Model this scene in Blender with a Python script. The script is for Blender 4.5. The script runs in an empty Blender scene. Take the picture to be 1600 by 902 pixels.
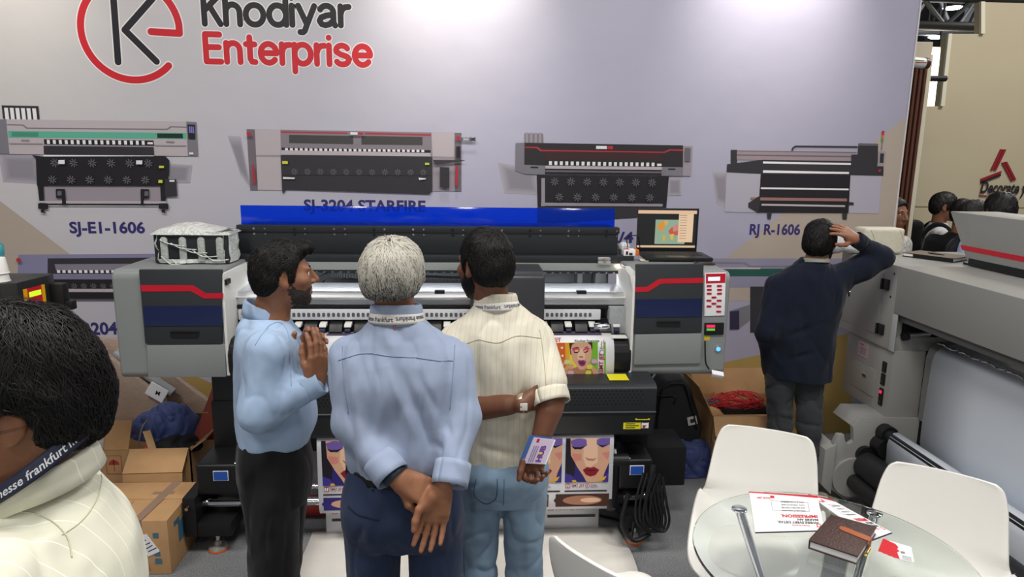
import bpy, bmesh, math, random
import numpy as np
from mathutils import Vector, Matrix, noise
random.seed(7); np.random.seed(7)
SC = bpy.context.scene
COL = SC.collection
PI = math.pi
R = math.radians

# ------------------------------------------------------------------ camera
cam_d = bpy.data.cameras.new('camera'); cam = bpy.data.objects.new('camera', cam_d); COL.objects.link(cam)
cam_d.sensor_fit = 'HORIZONTAL'; cam_d.sensor_width = 36.0; cam_d.lens = 36.0*1080/1600; cam_d.clip_start = 0.05; cam_d.clip_end = 200
_y, _p, _r = R(3.5), R(11.0), R(0.8)
_f = Vector((math.sin(_y)*math.cos(_p), math.cos(_y)*math.cos(_p), -math.sin(_p)))
_rt = Vector((math.cos(_y), -math.sin(_y), 0)); _u = _rt.cross(_f)
_r2 = _rt*math.cos(_r) + _u*math.sin(_r); _u2 = _r2.cross(_f)
_m = Matrix((( _r2.x, _u2.x, -_f.x, 0), (_r2.y, _u2.y, -_f.y, 0), (_r2.z, _u2.z, -_f.z, 1.92), (0, 0, 0, 1)))
cam.matrix_world = _m
SC.camera = cam
# ------------------------------------------------------------------ world, exposure, lights
w = bpy.data.worlds.new('world'); SC.world = w; w.use_nodes = True
w.node_tree.nodes['Background'].inputs[0].default_value = (0.86, 0.90, 1.0, 1)
w.node_tree.nodes['Background'].inputs[1].default_value = 0.14
SC.view_settings.view_transform = 'Standard'; SC.view_settings.look = 'None'
SC.view_settings.exposure = 0.0; SC.view_settings.gamma = 1.0; SC.view_settings.use_curve_mapping = False

def area(loc, rot, sx, sy, power, col=(1, 1, 1), name='hall_light'):
    d = bpy.data.lights.new(name, 'AREA'); d.shape = 'RECTANGLE'; d.size = sx; d.size_y = sy; d.energy = power; d.color = col
    o = bpy.data.objects.new(name, d); COL.objects.link(o); o.location = loc; o.rotation_euler = rot
    return o
def spot(loc, target, power, angle, blend, col, rad=0.05, name='spot_light'):
    d = bpy.data.lights.new(name, 'SPOT'); d.energy = power; d.spot_size = R(angle); d.spot_blend = blend; d.color = col; d.shadow_soft_size = rad
    o = bpy.data.objects.new(name, d); COL.objects.link(o); o.location = loc
    o.rotation_euler = (Vector(target)-Vector(loc)).to_track_quat('-Z', 'Y').to_euler()
    return o
for _x, _yy, _pw in ((-2.6, 1.1, 56), (0.2, 0.9, 60), (2.8, 0.9, 48), (-0.6, -3.0, 26), (5.5, 4.5, 70), (9, 9, 180)):
    area((_x, _yy, 5.2), (0, 0, 0), 1.2, 1.2, _pw*2.0, (1.0, 0.97, 0.93))
# lamps of the stand across the aisle, behind the camera
for _x in (-2.35, 0.25, 2.9):
    area((_x, -3.0, 2.85), (R(90), 0, 0), 0.35, 0.35, 16, (1.0, 0.96, 0.9))
# the floodlights on the booth wall's top edge (their fittings stand above the frame)
for _x, _pw in ((-2.75, 50), (-0.10, 125), (1.90, 120)):
    spot((_x, 3.95, 3.70), (_x, 4.5, 3.08), _pw, 76, 1.0, (1.0, 0.93, 0.82), 0.07)

# ------------------------------------------------------------------ materials
MATS = {}
def mat(name, col=(0.5, 0.5, 0.5), rough=0.5, metal=0.0, var=0.0, scale=20.0, bump=0.0, bscale=60.0, stretch=None,
        emit=None, es=1.0, alpha=1.0, trans=0.0, ior=1.45, coat=0.0, sheen=0.0, sss=0.0, spec=None):
    if name in MATS: return MATS[name]
    m = bpy.data.materials.new(name); m.use_nodes = True; MATS[name] = m
    nt = m.node_tree; N = nt.nodes; L = nt.links; b = N['Principled BSDF']
    b.inputs['Base Color'].default_value = (*col, 1); b.inputs['Roughness'].default_value = rough; b.inputs['Metallic'].default_value = metal
    b.inputs['Alpha'].default_value = alpha; b.inputs['Transmission Weight'].default_value = trans; b.inputs['IOR'].default_value = ior
    b.inputs['Coat Weight'].default_value = coat; b.inputs['Sheen Weight'].default_value = sheen
    if spec is not None: b.inputs['Specular IOR Level'].default_value = spec
    if sss: b.inputs['Subsurface Weight'].default_value = sss; b.inputs['Subsurface Radius'].default_value = (0.01, 0.004, 0.002)
    if emit: b.inputs['Emission Color'].default_value = (*emit, 1); b.inputs['Emission Strength'].default_value = es
    if var or bump:
        tc = N.new('ShaderNodeTexCoord'); mp = N.new('ShaderNodeMapping'); L.new(tc.outputs['Object'], mp.inputs[0])
        if stretch: mp.inputs['Scale'].default_value = stretch
    if var:
        n = N.new('ShaderNodeTexNoise'); n.inputs['Scale'].default_value = scale; n.inputs['Detail'].default_value = 4; L.new(mp.outputs[0], n.inputs['Vector'])
        r = N.new('ShaderNodeValToRGB'); r.color_ramp.elements[0].position = 0.3; r.color_ramp.elements[1].position = 0.7
        r.color_ramp.elements[0].color = (*[max(0, c*(1-var)) for c in col], 1); r.color_ramp.elements[1].color = (*[min(1, c*(1+var)) for c in col], 1)
        L.new(n.outputs['Fac'], r.inputs[0]); L.new(r.outputs[0], b.inputs['Base Color'])
    if bump:
        n = N.new('ShaderNodeTexNoise'); n.inputs['Scale'].default_value = bscale; n.inputs['Detail'].default_value = 3; L.new(mp.outputs[0], n.inputs['Vector'])
        bp = N.new('ShaderNodeBump'); bp.inputs['Strength'].default_value = bump; bp.inputs['Distance'].default_value = 0.01
        L.new(n.outputs['Fac'], bp.inputs['Height']); L.new(bp.outputs[0], b.inputs['Normal'])
    return m
def srgb(r, g, b):
    return tuple(((c/255)/12.92 if c/255 <= 0.04045 else ((c/255+0.055)/1.055)**2.4) for c in (r, g, b))
def pm(r, g, b, rough=0.45): # flat print ink
    return mat('ink_%d_%d_%d' % (r, g, b), tuple(min(0.95, c*1.15) for c in srgb(r, g, b)), rough)

# ------------------------------------------------------------------ mesh builder
def V(*a): return Vector(a)
class B:
    def __init__(s): s.bm = bmesh.new(); s.mats = []; s.dy = 0
    def mi(s, m):
        if m not in s.mats: s.mats.append(m)
        return s.mats.index(m)
    def _add(s, vs, fs, m, bev=0, seg=2):
        bv = [s.bm.verts.new(v) for v in vs]; i = s.mi(m); out = []
        for f in fs:
            try:
                q = s.bm.faces.new([bv[k] for k in f]); q.material_index = i; out.append(q)
            except ValueError: pass
        if bev:
            es = list({e for f in out for e in f.edges})
            bmesh.ops.bevel(s.bm, geom=es, offset=bev, segments=seg, affect='EDGES', profile=0.6, clamp_overlap=True, material=i)
        return bv
    def obox(s, c, ax, ay, az, m, bev=0, seg=2):
        c = Vector(c); ax, ay, az = Vector(ax), Vector(ay), Vector(az)
        vs = [c+ax*i+ay*j+az*k for i in (-1, 1) for j in (-1, 1) for k in (-1, 1)]
        fs = [(0, 1, 3, 2), (4, 6, 7, 5), (0, 4, 5, 1), (2, 3, 7, 6), (0, 2, 6, 4), (1, 5, 7, 3)]
        s._add(vs, fs, m, bev, seg); return s
    def box(s, x0, x1, y0, y1, z0, z1, m, bev=0, seg=2):
        return s.obox(((x0+x1)/2, (y0+y1)/2, (z0+z1)/2), ((x1-x0)/2, 0, 0), (0, (y1-y0)/2, 0), (0, 0, (z1-z0)/2), m, bev, seg)
    def prism(s, poly, axis, a, b, m, bev=0, seg=2):
        def P(p, t):
            if axis == 'x': return (t, p[0], p[1])
            if axis == 'y': return (p[0], t, p[1])
            return (p[0], p[1], t)
        n = len(poly); vs = [P(p, a) for p in poly]+[P(p, b) for p in poly]
        fs = [tuple(range(n)), tuple(range(2*n-1, n-1, -1))]+[(i, i+n, (i+1) % n+n, (i+1) % n) for i in range(n)]
        s._add(vs, fs, m, bev, seg); return s
    def poly(s, pts, m): s._add(pts, [tuple(range(len(pts)))], m); return s
    def art(s, pts, m, y=4.49):   # flat printed patch on the banner, pts are (x, z)
        s._add([(p[0], y-s.dy, p[1]) for p in pts], [tuple(range(len(pts)))], m); return s
    def tube(s, pts, r, m, seg=8, caps=True, flat=None):
        pts = [Vector(p) for p in pts]; n = len(pts); rs = r if isinstance(r, (list, tuple)) else [r]*n
        vs = []; prev = None
        for i, p in enumerate(pts):
            t = (pts[min(i+1, n-1)]-pts[max(i-1, 0)]).normalized()
            if prev is None:
                a = t.orthogonal().normalized()
            else:
                a = (prev-t*prev.dot(t)); a = a.normalized() if a.length > 1e-6 else t.orthogonal().normalized()
            prev = a; c = t.cross(a)
            for k in range(seg):
                g = 2*PI*k/seg; vs.append(p+(a*math.cos(g)+c*math.sin(g))*rs[i])
        fs = [(i*seg+k, i*seg+(k+1) % seg, (i+1)*seg+(k+1) % seg, (i+1)*seg+k) for i in range(n-1) for k in range(seg)]
        if caps: fs += [tuple(range(seg-1, -1, -1)), tuple((n-1)*seg+k for k in range(seg))]
        s._add(vs, fs, m); return s
    def cyl(s, p0, p1, r, m, r1=None, seg=16): return s.tube([p0, p1], [r, r if r1 is None else r1], m, seg)
    def lathe(s, prof, o, m, seg=24, axis=(0, 0, 1)):
        o = Vector(o); az = Vector(axis).normalized(); ax = az.orthogonal().normalized(); ay = az.cross(ax); n = len(prof)
        vs = [o+az*z+(ax*math.cos(2*PI*k/seg)+ay*math.sin(2*PI*k/seg))*max(r, 1e-5) for (r, z) in prof for k in range(seg)]
        fs = [(i*seg+k, i*seg+(k+1) % seg, (i+1)*seg+(k+1) % seg, (i+1)*seg+k) for i in range(n-1) for k in range(seg)]
        s._add(vs, fs, m); return s
    def ell(s, c, rad, m, nu=14, nv=8, rot=None):
        c = Vector(c); vs = []
        for j in range(nv+1):
            t = PI*j/nv
            for k in range(nu):
                g = 2*PI*k/nu; v = Vector((rad[0]*math.sin(t)*math.cos(g), rad[1]*math.sin(t)*math.sin(g), rad[2]*math.cos(t)))
                vs.append(c+(rot @ v if rot else v))
        fs = [(j*nu+k, (j+1)*nu+k, (j+1)*nu+(k+1) % nu, j*nu+(k+1) % nu) for j in range(nv) for k in range(nu)]
        s._add(vs, fs, m); return s
    def grid(s, fn, nu, nv, m):
        vs = [fn(i/nu, j/nv) for j in range(nv+1) for i in range(nu+1)]; W = nu+1
        s._add(vs, [(j*W+i, j*W+i+1, (j+1)*W+i+1, (j+1)*W+i) for j in range(nv) for i in range(nu)], m); return s
    def text(s, body, o, xd, yd, h, m, bold=0.0, align='LEFT', shear=0.0, width=None):
        o, xd, yd = Vector(o), Vector(xd).normalized(), Vector(yd).normalized()
        vs, fs = text_geo(body, bold, align, shear)
        if width:
            xs = [v[0] for v in vs]; kx = width/(max(xs)-min(xs))
        else: kx = h
        s._add([o+xd*(v[0]*kx)+yd*(v[1]*h) for v in vs], fs, m); return s
    def done(s, name, parent=None, smooth=30, label=None, cat=None, group=None, kind=None, weld=False, solid=0):
        bm = s.bm
        if weld: bmesh.ops.remove_doubles(bm, verts=bm.verts, dist=1e-5)
        bmesh.ops.recalc_face_normals(bm, faces=bm.faces)
        me = bpy.data.meshes.new(name); bm.to_mesh(me); bm.free()
        for m in s.mats: me.materials.append(m)
        if smooth:
            me.polygons.foreach_set('use_smooth', [True]*len(me.polygons)); me.set_sharp_from_angle(angle=R(smooth))
        o = bpy.data.objects.new(name, me); COL.objects.link(o)
        if solid:
            md = o.modifiers.new('thickness', 'SOLIDIFY'); md.thickness = solid; md.offset = 0
        if parent: o.parent = parent; o.matrix_parent_inverse = Matrix.Translation(-parent.location) if parent.type == 'EMPTY' and parent.parent is None else Matrix.Identity(4)
        tag(o, label, cat, group, kind); return o
_TXT = {}
def text_geo(body, bold, align, shear):
    key = (body, bold, align, shear)
    if key not in _TXT:
        c = bpy.data.curves.new('text', 'FONT'); c.body = body; c.offset = bold; c.align_x = align; c.shear = shear; c.resolution_u = 3
        c.size = 1.0; c.fill_mode = 'FRONT'
        o = bpy.data.objects.new('text', c); me = o.to_mesh()
        _TXT[key] = ([tuple(v.co) for v in me.vertices], [tuple(p.vertices) for p in me.polygons])
        o.to_mesh_clear(); bpy.data.objects.remove(o); bpy.data.curves.remove(c)
    return _TXT[key]
def tag(o, label=None, cat=None, group=None, kind=None):
    if label: o['label'] = label
    if cat: o['category'] = cat
    if group: o['group'] = group
    if kind: o['kind'] = kind
    return o
def thing(name, label, cat, loc=(0, 0, 0), group=None):
    o = bpy.data.objects.new(name, None); o.empty_display_size = 0.05; COL.objects.link(o); o.location = loc
    return tag(o, label, cat, group)
def rrect(x0, x1, z0, z1, r, n=4):
    out = []
    for cx, cz, a in ((x1-r, z0+r, -PI/2), (x1-r, z1-r, 0), (x0+r, z1-r, PI/2), (x0+r, z0+r, PI)):
        out += [(cx+r*math.cos(a+PI/2*k/n), cz+r*math.sin(a+PI/2*k/n)) for k in range(n+1)]
    return out
def capsule(a, b, r, n=8):
    a = Vector((*a, 0)); b = Vector((*b, 0)); d = (b-a).normalized() if (b-a).length > 1e-9 else Vector((1, 0, 0)); t = math.atan2(d.y, d.x); out = []
    for c, s0 in ((b, t-PI/2), (a, t+PI/2)):
        out += [(c.x+r*math.cos(s0+PI*k/n), c.y+r*math.sin(s0+PI*k/n)) for k in range(n+1)]
    return out
def arc(cx, cz, r, a0, a1, n=24, rz=None):
    rz = rz or r
    return [(cx+r*math.cos(R(a0+(a1-a0)*k/n)), cz+rz*math.sin(R(a0+(a1-a0)*k/n))) for k in range(n+1)]
def disc(cx, cz, rx, rz=None, n=16): return arc(cx, cz, rx, 0, 360*(n-1)/n, n-1, rz or rx)
def smooth_path(pts, k=6):
    pts = [Vector(p) for p in pts]; out = []
    for i in range(len(pts)-1):
        p0, p1, p2, p3 = pts[max(i-1, 0)], pts[i], pts[i+1], pts[min(i+2, len(pts)-1)]
        for j in range(k):
            t = j/k; out.append(0.5*((2*p1)+(p2-p0)*t+(2*p0-5*p1+4*p2-p3)*t*t+(3*p1-p0-3*p2+p3)*t**3))
    return out+[pts[-1]]

# ------------------------------------------------------------------ common finishes
GREY = mat('grey_powder_coat', srgb(134, 138, 138), 0.42, 0, 0.03, 300, 0.05, 900)
DGREY = mat('charcoal_plastic', srgb(48, 51, 55), 0.45, 0, 0.04, 200, 0.04, 700)
DARK = mat('black_sheet_metal', srgb(38, 41, 44), 0.4, 0, 0.05, 60)
BLACK = mat('black_plastic', srgb(20, 21, 23), 0.42)
MATTE = mat('matte_black', srgb(14, 14, 15), 0.8)
RED = mat('red_stripe', srgb(196, 24, 44), 0.4)
STEEL = mat('brushed_aluminium', (0.72, 0.74, 0.77), 0.32, 1.0, 0.12, 8, 0.0, 1, (1, 30, 60))
CHROME = mat('chrome', (0.8, 0.8, 0.82), 0.12, 1.0)
WHITE = mat('white_plastic', srgb(226, 226, 222), 0.4)
PAPER = mat('white_paper', srgb(238, 238, 240), 0.55)
BLUEACR = bpy.data.materials.new('blue_acrylic'); BLUEACR.use_nodes = True
_nt = BLUEACR.node_tree; _nt.nodes.clear(); _o = _nt.nodes.new('ShaderNodeOutputMaterial'); _t = _nt.nodes.new('ShaderNodeBsdfTransparent'); _t.inputs[0].default_value = (0.05, 0.24, 1.0, 1)
_d = _nt.nodes.new('ShaderNodeBsdfDiffuse'); _d.inputs[0].default_value = (0.0, 0.11, 0.95, 1); _g = _nt.nodes.new('ShaderNodeBsdfGlossy'); _g.inputs['Roughness'].default_value = 0.08
_m1 = _nt.nodes.new('ShaderNodeMixShader'); _m1.inputs[0].default_value = 0.18; _nt.links.new(_t.outputs[0], _m1.inputs[1]); _nt.links.new(_d.outputs[0], _m1.inputs[2])
_m2 = _nt.nodes.new('ShaderNodeMixShader'); _m2.inputs[0].default_value = 0.05; _nt.links.new(_m1.outputs[0], _m2.inputs[1]); _nt.links.new(_g.outputs[0], _m2.inputs[2]); _nt.links.new(_m2.outputs[0], _o.inputs[0])
GLASS = mat('table_glass', (0.90, 0.97, 0.95), 0.02, 0, trans=1.0, ior=1.45)

# ------------------------------------------------------------------ the setting
def carpet():
    m = bpy.data.materials.new('grey_carpet'); m.use_nodes = True; nt = m.node_tree; N = nt.nodes; L = nt.links; b = N['Principled BSDF']; b.inputs['Roughness'].default_value = 0.95
    tc = N.new('ShaderNodeTexCoord'); n1 = N.new('ShaderNodeTexNoise'); n1.inputs['Scale'].default_value = 220; n1.inputs['Detail'].default_value = 6
    n2 = N.new('ShaderNodeTexNoise'); n2.inputs['Scale'].default_value = 3.5; n2.inputs['Detail'].default_value = 5
    r1 = N.new('ShaderNodeValToRGB'); r1.color_ramp.elements[0].position = 0.34; r1.color_ramp.elements[1].position = 0.68
    r1.color_ramp.elements[0].color = (*srgb(104, 106, 110), 1); r1.color_ramp.elements[1].color = (*srgb(178, 180, 182), 1)
    mx = N.new('ShaderNodeMixRGB'); mx.blend_type = 'MULTIPLY'; mx.inputs[0].default_value = 0.55
    for n in (n1, n2): L.new(tc.outputs['Object'], n.inputs['Vector'])
    L.new(n1.outputs['Fac'], r1.inputs[0]); L.new(r1.outputs[0], mx.inputs[1]); L.new(n2.outputs['Fac'], mx.inputs[2]); L.new(mx.outputs[0], b.inputs['Base Color'])
    bp = N.new('ShaderNodeBump'); bp.inputs['Strength'].default_value = 0.5; bp.inputs['Distance'].default_value = 0.01; L.new(n1.outputs['Fac'], bp.inputs['Height']); L.new(bp.outputs[0], b.inputs['Normal'])
    return m
B().box(-9, 14, -6, 20, -0.05, 0, carpet()).done('floor', kind='structure')
B().box(-6, 2.842, 4.5, 4.62, 0, 3.7, mat('panel_board', srgb(196, 192, 200), 0.6), 0.004).done('wall_back', kind='structure')
BEIGE = mat('beige_paint', srgb(192, 180, 152), 0.6, 0, 0.02, 2)
LBEIGE = mat('cream_edge', srgb(226, 220, 196), 0.5)
# stepped booth wall beyond the right-hand machine (front skin, return faces, groove)
b = B()
b.prism([(4.652, 0.9671), (4.596, 2.457), (4.765, 2.46), (4.752, 3.16), (5.088, 3.168), (5.043, 3.469), (9.5, 3.46), (9.5, 0), (4.64, 0)], 'y', 7.0, 7.08, BEIGE)
bw = b.done('wall_right', kind='structure')
CEIL = mat('black_roof_deck', srgb(30, 32, 36), 0.8, 0, 0.3, 2)
B().box(-9, 16, -6, 21, 8.9, 9.0, CEIL).done('ceiling', kind='structure')
B().box(-9, 14, 20, 20.1, 0, 9, mat('far_hall_wall', srgb(60, 60, 64), 0.8)).done('wall_far', kind='structure')

# ------------------------------------------------------------------ printed vinyl banner on the booth wall
def banner_mat():
    m = bpy.data.materials.new('banner_vinyl'); m.use_nodes = True; nt = m.node_tree; N = nt.nodes; L = nt.links; b = N['Principled BSDF']
    b.inputs['Roughness'].default_value = 0.36; b.inputs['Specular IOR Level'].default_value = 0.5
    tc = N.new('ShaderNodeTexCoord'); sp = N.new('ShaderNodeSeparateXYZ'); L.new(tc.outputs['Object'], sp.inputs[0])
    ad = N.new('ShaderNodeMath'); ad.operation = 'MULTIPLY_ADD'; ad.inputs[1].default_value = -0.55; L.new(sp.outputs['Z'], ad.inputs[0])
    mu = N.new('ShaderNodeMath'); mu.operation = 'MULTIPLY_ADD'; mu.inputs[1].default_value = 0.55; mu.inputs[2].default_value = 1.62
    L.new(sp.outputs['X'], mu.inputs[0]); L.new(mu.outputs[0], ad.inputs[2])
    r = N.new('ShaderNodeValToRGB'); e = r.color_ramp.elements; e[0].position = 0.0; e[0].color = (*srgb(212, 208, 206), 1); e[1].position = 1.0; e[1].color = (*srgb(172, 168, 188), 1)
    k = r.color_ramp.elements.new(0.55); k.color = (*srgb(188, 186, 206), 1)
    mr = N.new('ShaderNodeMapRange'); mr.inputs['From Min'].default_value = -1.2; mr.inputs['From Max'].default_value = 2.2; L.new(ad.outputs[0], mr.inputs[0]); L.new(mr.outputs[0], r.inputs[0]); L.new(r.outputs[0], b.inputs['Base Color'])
    nw = N.new('ShaderNodeTexNoise'); nw.inputs['Scale'].default_value = 1.6; nw.inputs['Detail'].default_value = 3; L.new(tc.outputs['Object'], nw.inputs['Vector'])
    b1 = N.new('ShaderNodeBump'); b1.inputs['Strength'].default_value = 0.25; b1.inputs['Distance'].default_value = 0.05; L.new(nw.outputs['Fac'], b1.inputs['Height'])
    wv = N.new('ShaderNodeTexNoise'); wv.inputs['Scale'].default_value = 120; mp = N.new('ShaderNodeMapping'); mp.inputs['Scale'].default_value = (1, 1, 3); L.new(tc.outputs['Object'], mp.inputs[0]); L.new(mp.outputs[0], wv.inputs['Vector'])
    b2 = N.new('ShaderNodeBump'); b2.inputs['Strength'].default_value = 0.12; b2.inputs['Distance'].default_value = 0.004; L.new(wv.outputs['Fac'], b2.inputs['Height']); L.new(b1.outputs[0], b2.inputs['Normal']); L.new(b2.outputs[0], b.inputs['Normal'])
    return m
banner = thing('banner', 'huge printed vinyl banner with company logo and printer pictures covering the booth wall', 'banner', (0, 4.49, 0))
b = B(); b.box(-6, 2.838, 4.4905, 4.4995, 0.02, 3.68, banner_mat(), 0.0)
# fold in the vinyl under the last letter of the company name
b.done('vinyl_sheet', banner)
b = B(); b.box(2.8422, 2.852, 4.488, 4.622, 0, 3.7, mat('white_edge_trim', srgb(214, 212, 214), 0.4), 0.002); b.done('trim_1', None, kind='structure')
TAN = mat('ink_tan', srgb(184, 170, 158), 0.42); GOLD = mat('ink_gold', srgb(184, 154, 92), 0.42)
def art_part(name, items, lab=None):
    b = B(); d0 = 0.0003 if 'printer' not in name else 0.0008
    for i, (pts, m) in enumerate(items): b.dy = d0+0.0002*i; b.art(pts, m)
    return b.done(name, banner, 0, lab)
art_part('printed_triangle', [([(2.864, 1.299), (2.84, 2.194), (1.701, 1.254), (1.71, 0.965), (2.877, 0.9665)], TAN)], 'tan triangle at the right edge')
art_part('printed_triangle', [([(-3.054, 1.685), (-2.914, 1.592), (-2.517, 1.25), (-3.148, 0.9589)], TAN)], 'tan triangle at the left edge')
art_part('printed_band', [([(-3.226, 0.9588), (-2.617, 0.7822), (-2.302, 0.6918), (-1.836, 0.4633), (-1.351, 0.2138), (-1.47, -2.063), (-3.614, -1.98)], GOLD)], 'gold band at lower left')
art_part('printed_band', [([(0.7289, 0.1959), (1.254, 0.4237), (2.03, 0.5903), (2.63, 0.7398), (2.959, -2.236), (0.8031, -2.152)], GOLD)], 'gold band at lower right')
# ---- logo: K inside an open red ring that ends as an e (strokes with round ends)
INK = mat('ink_black', srgb(44, 42, 46), 0.4); INKR = mat('ink_red', srgb(210, 44, 54), 0.4); HALO = mat('ink_white', srgb(244, 240, 240), 0.4)
def stroke(b, pts, r, m):
    for i in range(len(pts)-1): b.art(capsule(pts[i], pts[i+1], r), m); b.dy += 1e-6
def strokes(name, lines, r, m, lab=None, halo=0.35):
    b = B(); b.dy = 0.0003
    for l in lines: stroke(b, l, r*(1+halo), HALO)
    b.dy = 0.0009
    for l in lines: stroke(b, l, r, m)
    return b.done(name, banner, 0, lab)
_c = (-2.038, 2.619); _e = (-1.75, 2.626); _t = (-2.063, 2.331); _rr = ((_e[0]-_c[0])+(_c[1]-_t[1]))/2
ring = arc(_c[0], _c[1], _rr, -44, -352, 60)
strokes('printed_ring', [ring+[(ring[-1][0], _c[1]-0.012), (-1.919, 2.613)]], 0.0205, INKR, 'red ring ending as letter e')
strokes('printed_letter', [[(-2.12, 2.816), (-2.127, 2.434)], [(-1.896, 2.8), (-2.071, 2.619), (-1.901, 2.442)]], 0.0195, INK, 'dark letter K in the ring')
# stroke font, units of x-height in letter space (x right, z up)
def A(cx, cz, r, a0, a1, n=14, rz=None): return arc(cx, cz, r, a0, a1, n, rz)
GL = {
 'K': ([[(0, 0), (0, 1.42)], [(0.78, 1.42), (0.06, 0.72)], [(0.30, 0.90), (0.82, 0)]], 1.12),
 'h': ([[(0, 0), (0, 1.42)], [(0, 0.52)]+A(0.36, 0.60, 0.36, 170, 0, 12, 0.40)+[(0.72, 0)]], 1.04),
 'o': ([A(0.46, 0.49, 0.46, 0, 360, 24, 0.50)], 1.22),
 'd': ([A(0.44, 0.49, 0.44, 0, 360, 24, 0.50), [(0.88, 0), (0.88, 1.42)]], 1.20),
 'i': ([[(0, 0), (0, 0.98)], [(0, 1.38), (0, 1.385)]], 0.34),
 'y': ([[(0, 0.98), (0.42, 0.04)], [(0.84, 0.98), (0.42, 0.0), (0.30, -0.30), (0.20, -0.38), (0.06, -0.37)]], 1.10),
 'a': ([A(0.38, 0.66, 0.36, 155, 0, 10, 0.34)+[(0.74, 0.16), (0.82, 0.0)], [(0.74, 0.56), (0.36, 0.50), (0.10, 0.40), (0.0, 0.22), (0.10, 0.06), (0.30, 0.0), (0.52, 0.06), (0.70, 0.22)]], 1.12),
 'r': ([[(0, 0), (0, 0.98)], [(0, 0.55), (0.08, 0.80), (0.24, 0.94), (0.44, 0.96)]], 0.68),
 'E': ([[(0.76, 1.40), (0, 1.40), (0, 0), (0.78, 0)], [(0, 0.74), (0.70, 0.74)]], 1.10),
 'n': ([[(0, 0), (0, 0.98)], [(0, 0.52)]+A(0.36, 0.60, 0.36, 170, 0, 12, 0.38)+[(0.72, 0)]], 1.06),
 't': ([[(0.20, 1.30), (0.20, 0.20), (0.28, 0.04), (0.46, 0.02)], [(0, 0.94), (0.46, 0.94)]], 0.74),
 'e': ([[(0.04, 0.50), (0.88, 0.50)]+A(0.46, 0.49, 0.43, 10, 318, 20, 0.49)], 1.18),
 'p': ([[(0, -0.42), (0, 0.98)], A(0.44, 0.49, 0.44, 0, 360, 24, 0.50)], 1.20),
 's': ([A(0.36, 0.74, 0.32, 25, 200, 9, 0.25)+[(0.30, 0.52), (0.56, 0.44)]+A(0.38, 0.25, 0.34, 35, -155, 9, 0.25)], 1.02)}
def word(body, p0, p1, m, r):
    lines = []; wsum = sum(GL[c][1] for c in body)-0.26
    kx = (p1[0]-p0[0])/wsum; x = p0[0]; tilt = (p1[1]-p0[1])/(p1[0]-p0[0])
    for c in body:
        strokes('printed_letter', [[(x+q[0]*kx, p0[1]+(x-p0[0])*tilt+q[1]*XH) for q in l] for l in GL[c][0]], r, m)
        x += GL[c][1]*kx
XH = 0.112
word('Khodiyar', (-1.6, 2.666), (-0.7437, 2.676), INK, 0.0175)
word('Enterprise', (-1.604, 2.449), (-0.6144, 2.447), INKR, 0.0175)
# ---- captions
CAP = mat('ink_navy', srgb(58, 52, 112), 0.4)
def caption(body, p0, p1, h, lab=None, bold=0.032):
    b = B(); xd = (p1[0]-p0[0], 0, p1[1]-p0[1]); b.text(body, (p0[0], 4.4894, p0[1]), xd, (0, 0, 1), h, CAP, bold, width=math.hypot(xd[0], xd[2])); b.done('printed_caption', banner, 0, lab)
CH = 0.098
caption('SJ-E1-1606', (-2.517, 1.396), (-2.056, 1.399), CH)
caption('SJ-3204 STARFIRE', (-1.061, 1.55), (-0.2899, 1.55), CH)
caption('SJ-3202/4', (0.6075, 1.355), (1.072, 1.358), CH)
caption('RJ R-1606 (UV)', (1.85, 1.417), (2.386, 1.418), CH)
caption('SJ-3204', (-2.619, 0.7311), (-2.285, 0.7391), CH+0.014)
# ---- printer pictures
G1, G2, G3, BK, BK2 = pm(182, 172, 176), pm(120, 118, 126), pm(150, 142, 150), pm(34, 32, 36), pm(52, 50, 54)
GRN, WH, YEL, PRED, MID = pm(92, 170, 146), pm(226, 224, 228), pm(206, 206, 70), pm(176, 46, 56), pm(100, 96, 102)
def lerp(a, b, t): return tuple(a[i]+(b[i]-a[i])*t for i in range(len(a)))
def row(n, q, w, h, m, fn=None):   # n little patches between two (x, z) points
    out = []
    for k in range(n):
        c = lerp(q[0], q[1], k/(n-1)); out.append(([(c[0]-w, c[1]-h), (c[0]+w, c[1]-h), (c[0]+w, c[1]+h), (c[0]-w, c[1]+h)] if fn is None else fn(c, w), m))
    return out
def fans(n, q, r):
    out = []
    for k in range(n):
        c = lerp(q[0], q[1], k/(n-1))
        for t in range(4):
            g = PI/4*t+0.2; d = (math.cos(g)*r, math.sin(g)*r); e = (-math.sin(g)*r*0.12, math.cos(g)*r*0.12)
            out.append(([(c[0]-d[0]-e[0], c[1]-d[1]-e[1]), (c[0]+d[0]-e[0], c[1]+d[1]-e[1]), (c[0]+d[0]+e[0], c[1]+d[1]+e[1]), (c[0]-d[0]+e[0], c[1]-d[1]+e[1])], MID))
        out.append((disc(c[0], c[1], r*0.3, None, 8), BK2))
    return out
def shadow(pts, k=9):
    c = (sum(p[0] for p in pts)/len(pts), sum(p[1] for p in pts)/len(pts)); out = []
    for i in range(k):
        s = 1.28-0.07*i; v = 170-4*i
        out.append(([lerp(c, p, s) for p in pts], pm(v, v-5, v+5)))
    return out
def flat(*x):
    o = []
    for q in x: o += q if isinstance(q, list) else [q]
    return o
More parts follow.
